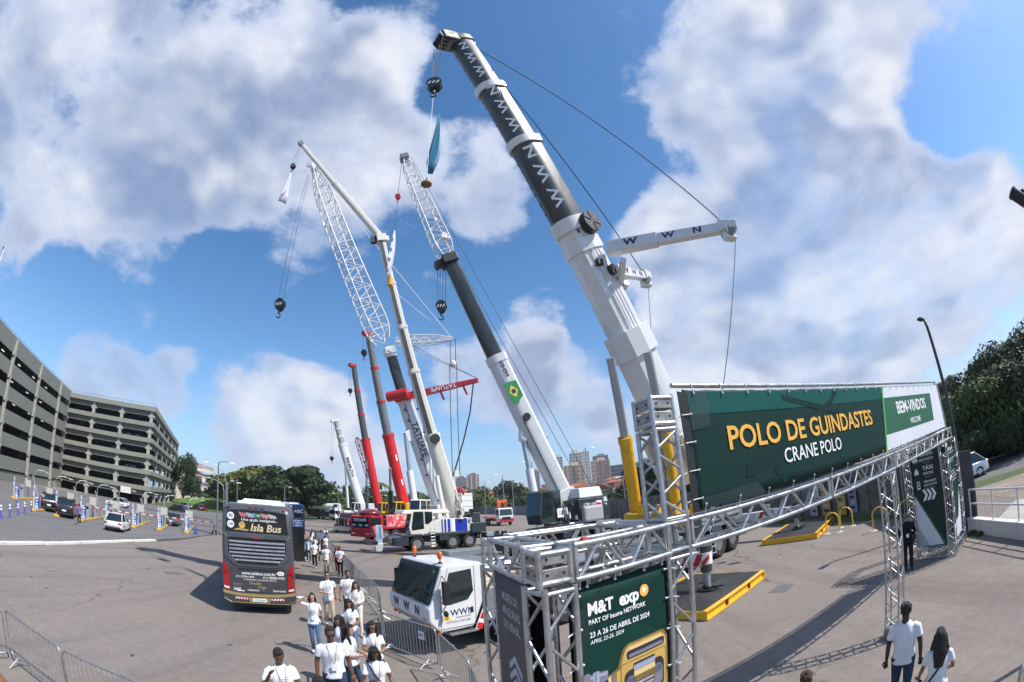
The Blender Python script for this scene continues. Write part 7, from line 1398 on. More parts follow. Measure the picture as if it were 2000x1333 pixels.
def hand(b, w, d, side, curl=.35, up=Vector((0, 0, 1))):
    w = Vector(w); d = Vector(d).normalized(); s = d.cross(up); s = s.normalized() if s.length > .1 else Vector((0, 1, 0)); n = s.cross(d).normalized()
    rot = Matrix((s, d, n)).transposed(); b.ell(w + d * .05, (.036, .052, .019), 10, 7, rot=rot)
    for i, (o, L_) in enumerate(((-.030, .064), (-.010, .075), (.010, .072), (.030, .056))):
        a = w + d * .085 + s * o; k = a + d * L_ * .5 - n * curl * .02; e = a + d * L_ * (.92 - curl * .3) - n * curl * .055; b.tube([a, k, e], [.0105, .0095, .008], 6)
    a = w + d * .03 + s * side * .032; b.tube([a, a + d * .03 + s * side * .026, a + d * .062 + s * side * .022 - n * .012], [.013, .012, .009], 6)
def person(label, pos, face=0.0, H=1.75, skin=1, top=TEE, bottom=BLK, hair='short', hairm=None, arms=('down', 'down'), stride=.10, head=(0, 0), fem=False, sleeve=.68, jacket=None, shoes=SHOE, build=1.0, glasses=False, beard=False, lanyard=True, prt=True, vox=.014, phone=None, bag=None, group=None, band=None, legs=True, jacket_open=True):
    """pos: feet on the ground; face: heading in degrees, 0 looks towards -y; arms = (his right, his left); head = (nod, turn)"""
    if group == QU and math.hypot(*pos[:2]) < 16: pos = (pos[0] * .948, pos[1] * .948); H *= 1.07
    t = thing('person', label, 'person', (pos[0], pos[1], pos[2] if len(pos) > 2 else 0), R(face), group); k = H / 1.75; t.scale = (k * build ** .5, k * build ** .5, k)
    hairm = hairm or HAIRB; sh = .152 if fem else .172; wa = .112 if fem else .134; hp = .168 if fem else .160
    # --- joints
    hips = {s: Vector((s * .088, 0, .92)) for s in (-1, 1)}; kn = {}; an = {}
    for s in (-1, 1):
        f = -stride * s; kn[s] = Vector((s * .092, f * .55 - .035, .50)); an[s] = Vector((s * .095, f + .01, .085 + max(0, f) * .35))
    A = {}
    for s, nm in ((-1, arms[0]), (1, arms[1])):
        e, w = ARM[nm]; S = Vector((s * sh, .005, 1.415)); A[s] = (S, Vector((s * (e[0] - (.02 if fem else 0)), e[1], e[2])), Vector((s * w[0], w[1], w[2])))
    nod, turn = head; HM = Matrix.Translation((0, -.005 - nod * .0011, 1.625 - abs(nod) * .0006)) @ Matrix.Rotation(R(turn), 4, 'Z') @ Matrix.Rotation(R(nod), 4, 'X')
    # --- body: one continuous skin
    b = MB(); b.M = HM
    R_ = lambda z, rx, ry, cy, n=12: [(rx * math.cos(a), cy + ry * math.sin(a), z) for a in (2 * math.pi * i / n for i in range(n))]
    b.loft([R_(-.118, .026, .026, -.050), R_(-.100, .044, .050, -.036), R_(-.060, .059, .076, -.014), R_(-.02, .066, .086, -.003), R_(.03, .071, .094, .003), R_(.07, .068, .089, .007), R_(.10, .050, .066, .010), R_(.117, .018, .026, .010)])
    b.ell((0, -.096, -.022), (.013, .020, .024), 8, 6); b.ell((0, -.081, .022), (.042, .012, .010), 8, 5); b.ell((0, -.076, -.062), (.024, .014, .014), 8, 5)
    for s in (-1, 1): b.ell((s * .072, .012, -.012), (.010, .020, .030), 8, 5)
    b.M = Matrix.Identity(4); b.tube([(0, .018, 1.44), (0, .008, 1.50), tuple(HM @ Vector((0, .012, -.05)))], [.062, .054, .054], 10)
    T_ = lambda z, rx, ry, cy=0.0, n=16: [(rx * math.cos(a), cy + ry * math.sin(a), z) for a in (2 * math.pi * i / n for i in range(n))]
    b.loft([T_(.86, hp * .88, .095), T_(.96, hp * .9, .10), T_(1.08, wa * .9, .082), T_(1.26, sh * .82, .098), T_(1.40, sh * .86, .080), T_(1.46, .075, .062)])
    for s in (-1, 1):
        S, E_, W_ = A[s]; limb(b, [S * 1.0 + Vector((-s * .03, 0, -.005)), S.lerp(E_, .25), S.lerp(E_, .7), E_, E_.lerp(W_, .35), W_], [.050, .050, .043, .037, .036, .026] if not fem else [.043, .041, .036, .031, .031, .023])
        hand(b, W_, (W_ - E_) if not (s == -1 and arms[0] == 'head') else (W_ - E_) + Vector((.05, 0, .1)), -s * (1 if arms[0 if s < 0 else 1] not in ('phone', 'phone2', 'face') else -1), .5 if arms[0 if s < 0 else 1] != 'head' else .2)
        if legs: limb(b, [hips[s], hips[s].lerp(kn[s], .5), kn[s], kn[s].lerp(an[s], .4), an[s]], [.080, .068, .048, .047, .032])
    bd = link('body', remesh(b, vox * .8, 3), SKIN[skin], t)
    b = MB(); b.M = HM
    for s in (-1, 1): b.ell((s * .029, -.0855, .003), (.0115, .006, .006), 8, 5)
    e_ = b.build('eyes', SKEYE, bd, smooth=60); b = MB(); b.M = HM; b.ell((0, -.0915, -.062), (.021, .005, .0055), 8, 5); b.build('mouth', LIP, bd, smooth=60)
    # --- trousers
    if legs:
        b = MB(); b.loft([T_(.78, hp * .55, .07), T_(.84, hp * 1.02, .115), T_(.93, hp * 1.06, .122), T_(1.02, wa * 1.08, .108)])
        for s in (-1, 1): limb(b, [hips[s] + Vector((0, 0, .02)), hips[s].lerp(kn[s], .5), kn[s], kn[s].lerp(an[s], .45), an[s] + Vector((0, 0, .005))], [.098, .083, .064, .062, .056] if not fem else [.094, .076, .056, .052, .047])
        link('trousers', remesh(b, vox, 4), bottom, t)
        for s in (-1, 1):
            b = MB(); a = an[s]; fz = a.z - .05; b.ell((a.x, a.y - .055, fz + .012), (.044, .128, .046), 12, 7); b.ell((a.x, a.y + .02, fz + .035), (.042, .058, .055), 10, 6); b.build('shoe', shoes, t, smooth=70)
    # --- shirt
    b = MB(); hem = .84 if not fem else .88
    b.loft([T_(hem, hp * 1.10, .132), T_(.95, hp * 1.06, .124), T_(1.07, wa * 1.16, .110 if fem else .120), T_(1.25, sh * 1.0, .130 if fem else .128, -.008 if fem else 0), T_(1.34, sh * 1.0, .114), T_(1.405, sh * .84, .090), T_(1.45, sh * .55, .076), T_(1.475, .078, .068)])
    for s in (-1, 1):
        S, E_, W_ = A[s]; q_ = [S + Vector((-s * .05, 0, -.012)), S.lerp(E_, .10) + Vector((0, 0, -.008)), S.lerp(E_, min(sleeve, 1))]
        rs = [.062, .061, .062] if not fem else [.050, .050, .051]
        if sleeve > 1: q_ = [q_[0], q_[1], E_, E_.lerp(W_, .5), E_.lerp(W_, .92)]; rs = [.060, .062, .054, .050, .044]
        limb(b, q_, rs)
    sm = remesh(b, vox, 16 if vox < .013 else 9, .6)
    for i, v in enumerate(sm.vertices):     # folds
        c = v.co; v.co = c + v.normal * .0075 * noise.noise((c.x * 11 + pos[0] * 3, c.y * 9, c.z * 6.5 + abs(c.x) * 9))
    so_ = link('shirt', sm, top if not jacket else jacket, t)
    fy = -.134
    if jacket:
        b = MB(); b.loft([[(x, -.140 - .004, z) for x in ()] or [(-.055, -.136, .90), (.055, -.136, .90), (.05, -.118, .90), (-.05, -.118, .90)], [(-.05, -.136, 1.2), (.05, -.136, 1.2), (.045, -.12, 1.2), (-.045, -.12, 1.2)], [(-.045, -.118, 1.38), (.045, -.118, 1.38), (.04, -.09, 1.38), (-.04, -.09, 1.38)]]); b.build('shirt_front', top, so_, smooth=60)
    if prt and top is TEE:
        b = MB(); q = random.Random(int(abs(pos[0] * 100)))
        for i, z in enumerate((1.315, 1.285, 1.255, 1.225, 1.195)):
            x = -.085
            while x < (.085 if i < 4 else .0): 
                w = q.uniform(.015, .04); 
                if i < 4 or x < -.02: b.box((x + w / 2, fy - .0115 + abs(x) * .10, z), (w, .004, .0055))
                x += w + .01
        b.build('shirt_print', INKP, so_)
    if lanyard:
        b = MB()
        for s in (-1, 1): b.tube([(s * .075, .01, 1.475), (s * .07, -.085, 1.43), (s * .04, -.137, 1.28), (s * .012, -.146, 1.13)], .0032, 5)
        ln = b.build('lanyard', BLK, t); b = MB(); b.box((0, -.150, 1.075), (.085, .006, .11)); b.build('badge', PLATE, ln)
    # --- hair
    b = MB(); b.M = HM; q = random.Random(int(abs(pos[1] * 57)))
    if hair != 'bald':
        b.ell((0, .020, .040), (.079, .097, .086), 14, 9); b.ell((0, -.028, .082), (.060, .056, .040), 10, 7); b.ell((0, .055, -.015), (.066, .055, .060), 10, 7)
    else: b.ell((0, .030, .0), (.074, .078, .045), 12, 7)
    if hair == 'afro':
        for _ in range(26):
            v = Vector((q.uniform(-1, 1), q.uniform(-.7, 1), q.uniform(-.35, 1))).normalized(); b.ell((v.x * .072, .02 + v.y * .085, .045 + v.z * .075), q.uniform(.018, .030), 6, 5)
    if hair in ('long', 'curly', 'bob'):
        L_ = {'long': .40, 'curly': .27, 'bob': .16}[hair]; H2 = HM.inverted()
        b.M = Matrix.Identity(4); bk = HM @ Vector((0, .07, .0)); b.tube([bk + Vector((0, 0, .05)), bk + Vector((0, .025, -.10)), bk + Vector((0, .045, -.2)) if L_ > .2 else bk + Vector((0, .02, -.14)), bk + Vector((0, .055, -L_))], [.075, .095, .10, .065], 12, squash=.55)
        for s in (-1, 1):
            a = HM @ Vector((s * .068, .005, .03)); b.tube([a, a + Vector((s * .018, .01, -.11)), a + Vector((s * .035, -.02, -.2)) if hair != 'bob' else a + Vector((s * .012, .0, -.15)), a + Vector((s * .035, -.06, -L_ * .8)) if hair != 'bob' else a + Vector((s * .01, 0, -.17))], [.026, .034, .034, .018], 8)
        if hair == 'curly':
            for _ in range(34): a = q.uniform(-.35, 3.49); z = q.uniform(-.26, .045); rr = .085 + max(0, -z) * .18; p = HM @ Vector((math.cos(a) * rr, .02 + math.sin(a) * rr * 1.0, z)); b.ell(p, q.uniform(.022, .036), 6, 5)
    hm = remesh(b, vox * .8, 2)
    for v in hm.vertices: v.co = v.co + v.normal * .005 * noise.noise((v.co.x * 45, v.co.y * 45, v.co.z * 14))
    link('hair', hm, hairm, t)
    if beard: b = MB(); b.M = HM; b.ell((0, -.048, -.088), (.052, .052, .040), 12, 7); b.ell((0, -.080, -.045), (.026, .012, .006), 8, 5); b.build('beard', HAIRB, t, smooth=60)
    if glasses:
        b = MB(); b.M = HM
        for s in (-1, 1): b.ell((s * .031, -.096, .006), (.027, .007, .019), 10, 6); b.beam((s * .060, -.088, .010), (s * .076, .01, .012), .004, .008)
        b.beam((-.01, -.098, .01), (.01, -.098, .01), .004, .005); b.build('sunglasses', BLACK, t, smooth=60)
    if phone is not None:
        S, E_, W_ = A[phone]; d = (W_ - E_).normalized(); p = W_ + d * .09 + Vector((0, -.02, .025)); b = MB(); b.box((0, 0, 0), (.072, .009, .150)); b.M = Matrix.Identity(4)
        o = thing('phone', 'dark phone held by the ' + ('woman with glasses' if glasses else 'curly-haired woman in blue jeans'), 'phone', tuple(Matrix.Translation(t.location) @ Matrix.Rotation(R(face), 4, 'Z') @ (p * k)), 0); o.rotation_euler = (R(-50), 0, R(face)); o.scale = (k,) * 3; b.build('phone_case', BLACK, o, bev=.006)
    if bag:
        b = MB(); b.tube([(-.13, -.05, 1.46), (-.05, -.146, 1.26), (.12, -.12, 1.0), (.185, .0, .93), (.12, .125, 1.02), (-.06, .128, 1.30), (-.13, .05, 1.465), (-.13, -.05, 1.46)], .014, 6, squash=.4)
        st = b.build('bag_strap', BLK, t, smooth=60); b = MB(); b.box((.225, -.01, .86), (.08, .24, .20), top=(.8, .9)); b.build('bag', BLK, st, bev=.02)
    if band: b = MB(); S, E_, W_ = A[band]; d = (W_ - E_).normalized(); b.cyl(W_ - d * .02, W_ + d * .008, .031, 12); b.build('wrist_watch', CHROME, t)
    return t
def facing(x, y, extra=0): return -math.degrees(math.atan2(x, y)) * 1.0 + extra
P_ = lambda x, y, e=0: dict(pos=(x, y), face=math.degrees(math.atan2(x, -y)) * 0 + math.degrees(math.atan2(-x, y)) + e)
person('man with bowed head raising a hand beside his face at the bottom edge', **P_(-3.87, 5.96, 10), H=1.75, skin=2, arms=('face', 'fwd'), head=(22, -8), bottom=JEAND, vox=.011, group=QU)
person('big man in sunglasses and white printed T-shirt, front and middle of the queue', **P_(-3.61, 7.40, 4), H=1.78, skin=2, glasses=True, arms=('down', 'down'), bottom=JEAND, build=1.22, vox=.011, stride=.12, group=QU)
person('woman in blue jeans raising one hand to her head, left side of the queue', **P_(-5.80, 10.95, -4), H=1.62, skin=0, fem=True, hair='bob', arms=('head', 'back'), bottom=JEAN, stride=.09, vox=.011, group=QU)
person('man in sunglasses and beige trousers walking behind the woman with raised hand', **P_(-6.68, 13.83, 6), H=1.76, skin=0, glasses=True, arms=('belly', 'back'), bottom=BEI, stride=.14, vox=.011, group=QU)
person('bearded man in white T-shirt and dark trousers beside the steel barrier', **P_(-6.15, 14.37, 0), H=1.78, skin=1, beard=True, arms=('down', 'clasp'), bottom=NAVY, vox=.012, head=(0, 18), group=QU)
person('woman in white suit jacket and white trousers looking down at her hands', **P_(-5.38, 13.16, -6), H=1.66, skin=0, fem=True, hair='curly', hairm=HAIRN, top=OFF, bottom=OFF, sleeve=1.2, arms=('phone', 'phone2'), head=(18, 6), prt=False, vox=.012, group=QU)
person('curly-haired woman in blue jeans reading her phone in the middle of the queue', **P_(-4.62, 10.75, -4), H=1.62, skin=1, fem=True, hair='curly', arms=('phone', 'phone2'), phone=-1, head=(24, 0), bottom=JEAN, vox=.011, group=QU)
person('woman with long black hair bent over, left of the woman in profile', **P_(-4.15, 9.02, -20), H=1.62, skin=1, fem=True, hair='long', arms=('fwd', 'phone'), head=(26, -25), bottom=NAVY, vox=.011, group=QU)
person('woman with long straight black hair seen in profile behind the big man', **P_(-3.62, 8.28, 62), H=1.64, skin=0, fem=True, hair='long', arms=('belly', 'phone'), head=(6, 15), bottom=JEAND, vox=.011, group=QU)
person('woman with glasses and long wavy hair looking at her phone beside the barrier', **P_(-3.27, 8.72, 2), H=1.63, skin=1, fem=True, hair='curly', arms=('phone', 'phone2'), phone=1, head=(14, -4), bottom=NAVY, vox=.011, glasses=True, group=QU)
person('woman with black shoulder bag strap and wrist watch, right end of the front row', **P_(-2.66, 7.06, 8), H=1.64, skin=2, fem=True, hair='bob', arms=('fwd', 'fwd'), head=(26, 0), bottom=NAVY, bag=True, band=1, vox=.011, group=QU)
person('dark-haired woman cut off by the bottom edge, only her hair showing beside the big man', **P_(-2.97, 5.50, 0), H=1.60, skin=1, fem=True, hair='long', arms=('down', 'down'), head=(15, 0), vox=.012, group=QU)
person('brown-haired woman cut off by the bottom edge below the shoulder bag', **P_(-2.20, 5.68, 0), H=1.58, skin=1, fem=True, hair='bob', hairm=HAIRN, arms=('down', 'down'), head=(15, 0), vox=.012, group=QU)
person('man in white T-shirt and black trousers walking left of the beige trousers near the buses', **P_(-12.97, 25.2, 0), H=1.76, skin=1, bottom=BLK, stride=.12, arms=('down', 'down'), vox=.016, group=QU)
person('brown-haired man in white T-shirt and beige trousers left of the clasping man', **P_(-11.2, 23.2, 0), H=1.76, skin=0, bottom=BEI, arms=('down', 'back'), hairm=HAIRN, stride=.13, vox=.016, head=(8, 15), group=QU)
person('man in white T-shirt clasping his hands by the barrier, beside the woman in red', **P_(-10.2, 22.9, 0), H=1.75, skin=2, bottom=BLK, arms=('clasp', 'clasp'), shoes=SHOEK, vox=.016, group=QU)
person('woman in a dark red outfit half behind the man clasping his hands', **P_(-10.75, 23.75, -15), H=1.66, skin=1, fem=True, top=REDC, bottom=REDC, hair='bob', prt=False, vox=.018, group='visitors')
person('man wearing an open light denim jacket, leftmost of the far walkers', **P_(-14.5, 27.3, 5), H=1.74, skin=1, jacket=DENIM, sleeve=1.2, bottom=JEAND, vox=.018, prt=False, group=QU)
person('woman wearing an open black jacket over white behind the man in black trousers', **P_(-13.6, 27.3, -5), H=1.66, skin=1, fem=True, jacket=BLK, sleeve=1.2, bottom=BLK, hair='bob', vox=.018, prt=False, group=QU)
person('long-haired woman in white seen from behind, farthest left by the blue bus', **P_(-18.2, 34.9, 160), H=1.66, skin=1, fem=True, hair='long', bottom=BLK, vox=.02, prt=False, lanyard=False, group=QU)
person('man in white waving one arm, farthest along the barrier', **P_(-17.9, 36.2, 0), H=1.74, skin=1, bottom=BLK, arms=('wave', 'down'), vox=.02, prt=False, sleeve=1.2, group=QU)
person('dark-haired woman in white beside the waving man', **P_(-17.2, 35.9, 0), H=1.66, skin=1, fem=True, hair='long', bottom=BLK, vox=.02, prt=False, group=QU)
person('long-haired woman in white and beige beside the barrier, behind the beige-trousered man', **P_(-15.3, 31.8, 20), H=1.66, skin=1, fem=True, hair='long', bottom=BEI, vox=.018, prt=False, group=QU)
person('woman in white walking beside the long-haired woman by the blue bus', **P_(-19.3, 37.2, 10), H=1.65, skin=1, fem=True, hair='bob', bottom=JEAN, vox=.022, prt=False, group=QU)
person('man in white with one arm out beyond the waving man', **P_(-19.0, 39.5, 0), H=1.75, skin=1, bottom=NAVY, vox=.022, prt=False, group=QU)
person('woman in white and dark trousers just behind the denim jacket', **P_(-15.35, 29.9, -5), H=1.64, skin=1, fem=True, hair='curly', bottom=BLK, vox=.02, prt=False, group=QU)
person('bald man in dark clothes standing beside the blue bus', **P_(-15.7, 29.05, -30), H=1.72, skin=1, top=NAVY, hair='bald', hairm=HAIRG, bottom=NAVY, vox=.02, prt=False, group='visitors')
person('guard in black clothes with sunglasses and a white badge, hands behind his back', **P_(10.66, 9.35, 4), H=1.74, skin=1, top=BLK, bottom=BLK, glasses=True, hair='short', hairm=HAIRG, arms=('behind', 'behind'), sleeve=1.2, shoes=SHOEK, stride=.02, vox=.011, prt=False, band=None)
person('man in plain white T-shirt and jeans walking away, seen from behind', **P_(4.84, 4.30, 178), H=1.77, skin=3, bottom=JEAND, hair='afro', arms=('down', 'down'), prt=False, lanyard=False, vox=.009, stride=.06)
person('woman with very long black hair walking away beside the man in plain white', **P_(4.56, 3.42, 186), H=1.63, skin=1, fem=True, bottom=NAVY, hair='long', arms=('clasp', 'fwd'), prt=False, lanyard=False, vox=.009, bag=True)
person('person with tousled brown hair cut off by the bottom edge, right of the gate', **P_(2.93, 4.10, 175), H=1.62, skin=1, hair='afro', hairm=HAIRN, prt=False, lanyard=False, vox=.012)
person('man in purple shirt and black trousers standing behind the dark parked car', **P_(-34.2, 21.95, 170), H=1.78, skin=2, top=PURP, bottom=BLK, prt=False, lanyard=False, vox=.025, stride=.03)

# ------------------------------------------------------------------ crowd barriers
def barrier_proto():
    t = thing('crowd_barrier', '', 'barrier'); W2 = 1.1; b = MB(); r = .12; pts = []
    for (cx, cz, a0) in ((W2 - r, 1.1 - r, 0), (-W2 + r, 1.1 - r, 90), (-W2 + r, .16 + r, 180), (W2 - r, .16 + r, 270)):
        for k in range(5): a = R(a0 + k * 22.5); pts.append((cx + r * math.cos(a), 0, cz + r * math.sin(a)))
    b.tube(pts + [pts[0]], .019, 8, False); b.build('frame', STEEL, t, smooth=50); b = MB()
    for k in range(17): x = -W2 + (k + 1) * 2 * W2 / 18; b.tube([(x, 0, .165), (x, 0, 1.095)], .0065, 5, False)
    b.build('bars', STEEL, t, smooth=50)
    for x in (-.78, .78):
        b = MB(); b.tube([(x, -.30, .015), (x, -.27, .03), (x, -.02, .20), (x, .02, .20), (x, .27, .03), (x, .30, .015)], .016, 6); b.tube([(x, -.15, .12), (x, .15, .12)], .012, 5); b.build('foot', STEEL, t, smooth=50)
    return t
BP = barrier_proto(); first = [True]
def barrier(p, q, label, group=None, W=2.2):
    p, q = Vector(p), Vector(q); c = (p + q) / 2; rz = math.atan2(q.y - p.y, q.x - p.x); L_ = (q - p).length
    if first[0]: o = BP; first[0] = False; o.location = (c.x, c.y, 0); o.rotation_euler = (0, 0, rz); o['label'] = label
    else: o = dup(BP, (c.x, c.y, 0), rz, label)
    o.scale = (L_ / 2.2, 1, 1)
    if group: o['group'] = group
    return o
GB = 'barriers along the walkway'
barrier((-4.02, 11.50), (-2.22, 10.02), 'galvanised barrier right in front of the white crane cab, carrying a small tag', GB)
barrier((-2.10, 9.72), (-1.18, 7.85), 'galvanised barrier running towards the camera from the small tagged one', GB)
barrier((-1.10, 7.55), (-.55, 5.45), 'barrier nearest the museum banner, cut by the bottom edge', GB)
path = [(-4.05, 11.75), (-5.25, 15.0), (-6.35, 17.0), (-7.55, 19.0), (-8.65, 20.95), (-9.75, 22.95), (-10.85, 24.9), (-12.0, 26.9), (-13.15, 28.9), (-14.3, 30.9), (-15.5, 32.9), (-16.7, 34.8), (-17.9, 36.8), (-19.2, 38.8), (-20.5, 40.8), (-21.8, 42.9), (-23.1, 45.0), (-24.5, 47.1)]
WH = ['tall-looking barrier seen end on, beside the curly-haired woman with the phone', 'second barrier back from the white crane cab, beside the bearded man', 'third barrier back from the white crane cab', 'barrier just in front of the man clasping his hands', 'barrier beside the man clasping his hands', 'barrier beside the woman in dark red', 'barrier just behind the woman in dark red', 'barrier level with the woman in the black jacket', 'barrier level with the bald man in dark clothes', 'barrier beside the woman in beige and white', 'barrier short of the waving man', 'barrier level with the long-haired woman by the blue bus', 'barrier level with the waving man']
for i in range(len(path) - 1):
    a, c_ = Vector(path[i]), Vector(path[i + 1]); d = (c_ - a).normalized(); n_ = max(1, round((c_ - a).length / 2.3))
    barrier(a + d * .04, c_ - d * .04, WH[i] if i < len(WH) else 'barrier at the far end of the walkway, in front of the maroon truck', GB)
b = MB(); tg = thing('barrier_tag', 'small white tag tied to the barrier in front of the white crane cab', 'tag', (-2.62, 10.33, .83), R(-39)); b.box((0, -.03, 0), (.22, .008, .22)); b.build('tag_plate', PLATE, tg)
text('M&T', .08, tg, plane((0, -.036, 0), (1, 0, 0), (0, -1, 0)), INKK, .01)
GL = 'barriers at the lower left'
barrier((-9.62, 3.98), (-7.42, 4.08), 'barrier with hooked foot at the lower left corner, first of the row', GL); barrier((-7.30, 4.06), (-5.15, 4.45), 'barrier cut by the bottom edge, right of the first one at the lower left', GL); barrier((-9.70, 3.92), (-10.6, 2.0), 'barrier cut by the left edge of the picture', GL)
barrier((4.98, 2.36), (3.2, .95), 'barrier end poking into the lower right corner')

# ================================================================== TOLL LANES, LAMPS, RAILINGS AND SMALL THINGS
YK = mat('kerb_yellow', (.58, .36, .06), .7, 0, .2, 3, dirt=(.22, .16, .08), dscale=3); SBL = mat('sign_blue', (.015, .06, .34), .4, 0, .05); PLB = mat('pale_blue_white', (.52, .58, .70), .45); BOXG = mat('machine_grey', (.30, .32, .35), .5, .1, .1, 3); BOARD = mat('board_cream', (.55, .52, .46), .6)
LD = Vector((-.64, .77)).normalized()
starts = [(-50.3, 22.6), (-40.8, 20.6), (-38.9, 22.2), (-37.6, 24.3), (-36.6, 26.7), (-35.6, 29.4), (-34.5, 32.0), (-32.5, 34.1)]
ORD = ['farthest left, at the picture edge', 'second from the left, left of the black cars', 'between the two black cars', 'beside the man in purple', 'left of the white hatchback', 'just right of the white hatchback', 'left of the dark grey saloon', 'farthest right, by the blue cone']
GRP = {n: n + ' of the toll lanes' for n in ('kerb islands', 'blue lane signs', 'lane post signs', 'ticket machines', 'barrier arms', 'lane lamps', 'notice boards')}
proto = {}
def once(kind, make, pos, rz, label, group):
    if kind not in proto: o = make(); proto[kind] = o; o.location = pos; o.rotation_euler = (0, 0, rz); o['label'] = label
    else: o = dup(proto[kind], pos, rz, label)
    o['group'] = group; return o
def mk_island():
    t = thing('kerb_island', '', 'kerb'); b = MB(); b.box((0, 5.0, .10), (.62, 10, .20)); b.cyl((0, .0, 0), (0, 0, .20), .31, 16); b.build('kerb', YK, t, bev=.04); b = MB(); b.box((0, 5.2, .205), (.40, 9.6, .02)); b.build('paving', MIDGREY, t); return t
def mk_sign():
    t = thing('lane_sign', '', 'sign'); b = MB(); b.box((0, 0, .72), (.55, .28, 1.42)); b.build('case', SBL, t, bev=.04); b = MB(); b.box((0, -.145, .30), (.50, .012, .42)); b.build('footer', PLB, t); b = MB(); b.box((0, -.145, 1.28), (.50, .012, .26)); b.build('header', PLB, t)
    for z in (.95, .65): b = MB(); b.box((0, -.145, z), (.36, .012, .12)); b.build('white_mark', INKW, t)
    return t
def mk_post():
    t = thing('post_sign', '', 'sign'); b = MB(); b.cyl((0, 0, 0), (0, 0, 2.6), .045, 8); b.build('post', INKW, t); b = MB(); b.box((0, -.05, 1.85), (.30, .05, .95)); b.build('plate', PLB, t, bev=.02); b = MB(); b.box((0, -.08, 2.1), (.16, .01, .22)); b.build('mark', SBL, t); return t
def mk_machine():
    t = thing('ticket_machine', '', 'machine'); b = MB(); b.box((0, 0, .68), (.42, .5, 1.35), top=(.9, .9)); b.build('case', BOXG, t, bev=.04); b = MB(); b.box((0, -.26, 1.0), (.26, .02, .22)); b.build('screen', BLACK, t); return t
def mk_arm():
    t = thing('lane_barrier', '', 'barrier'); b = MB(); b.box((0, 0, .55), (.36, .42, 1.1)); b.build('housing', BOXG, t, bev=.03)
    for k in range(6): b = MB(); b.box((.35 + k * .48, -.05, .98), (.48, .05, .11)); b.build('arm_segment', STRIPE_R if k % 2 else STRIPE_W, t)
    return t
def mk_lamp():
    t = thing('lane_lamp', '', 'lamp'); b = MB(); b.tube([(0, 0, 0), (0, 0, 3.4)], .055, 8); b.tube([(0, 0, 3.2), (.05, 0, 3.75), (.5, 0, 4.2), (1.3, 0, 4.32), (2.2, 0, 4.15)], .045, 7); b.build('pole', STEEL, t, smooth=60)
    for x in (1.2, 2.25): b = MB(); b.box((x, 0, 4.28 if x < 2 else 4.12), (.55, .2, .09)); b.build('lamp_head', BOARD, t, bev=.02)
    b = MB()
    for u in (-.25, .25): b.beam((1.0 + u * .2, u, 0), (-.3 + u * .1, u * .4, 3.3), .14, .10)
    b.build('raking_strut', BOXG, t); return t
def mk_board():
    t = thing('notice_board', '', 'sign'); b = MB(); b.cyl((0, 0, 0), (0, 0, 1.2), .04, 6); b.build('post', BLACK, t); b = MB(); b.box((0, 0, 1.6), (.85, .06, .75)); b.build('board', BOARD, t); return t
lr = math.atan2(-LD.x, LD.y)
for i, (x, y) in enumerate(starts):
    p = Vector((x, y)); sd_ = Vector((LD.y, -LD.x)); P3 = lambda a, s: ((p + LD * a + sd_ * s).x, (p + LD * a + sd_ * s).y, .15)
    once('island', mk_island, (x, y, 0), lr, 'yellow kerb island of a toll lane, ' + ORD[i], GRP['kerb islands']); once('sign', mk_sign, P3(.9, .05), lr * .7, 'blue and white lane sign, ' + ORD[i], GRP['blue lane signs']).scale = (.8, .8, .78)
    once('post', mk_post, P3(.1, 0), lr * .6, 'white post sign at the island tip, ' + ORD[i], GRP['lane post signs']).scale = (.75, .8, .82); once('machine', mk_machine, P3(2.6, 0), lr, 'grey ticket machine on the kerb island, ' + ORD[i], GRP['ticket machines'])
    if i > 1: once('arm', mk_arm, P3(5.2, 0), lr * .6, 'red and white barrier arm lowered across the lane, ' + ORD[i], GRP['barrier arms'])
    once('lamp', mk_lamp, P3(6.4, -.1), lr + .5, 'curved pale lane lamp with raking struts, ' + ORD[i], GRP['lane lamps']).scale = (.8, .8, .78); once('board', mk_board, P3(4.1, .1), lr * .6, 'cream notice board on a black post, ' + ORD[i], GRP['notice boards'])
def mk_boll():
    t = thing('bollard', '', 'bollard'); b = MB(); b.disc([(.16, 0), (.16, .06), (.075, .09), (.075, .80), (.05, .84)], (0, 0, 0), 'z', 14); b.build('post', mat('bollard_violet', (.075, .07, .40), .5, 0, .05), t, smooth=40)
    for z in (.55, .76): b = MB(); b.cyl((0, 0, z), (0, 0, z + .12), .080, 14); b.build('white_band', INKW, t, smooth=40)
    return t
for i, (px, py) in enumerate(((2, 1013), (19, 1010), (35, 1007), (48, 1003), (61, 1000), (32, 987))): once('boll', mk_boll, tuple(gp(px, py)), 0, 'violet bollard with white bands, ' + ['cut by the left edge', 'second from the left edge', 'third from the left edge', 'fourth from the left edge', 'nearest the yellow kerb island', 'standing behind the row'][i], 'violet bollards')
t = thing('traffic_cone', 'blue and white traffic cone right of the last toll island', 'cone', tuple(gp(382, 1043))); b = MB(); b.disc([(.26, 0), (.26, .05), (.17, .06), (.05, .78), (.04, .80)], (0, 0, 0), 'z', 16); b.build('cone', SBL, t, smooth=40); b = MB(); b.disc([(.125, .30), (.092, .50)], (0, 0, 0), 'z', 16); b.build('white_band', INKW, t, smooth=40); b = MB(); b.disc([(.082, .58), (.062, .70)], (0, 0, 0), 'z', 16); b.build('white_band', INKW, t, smooth=40)
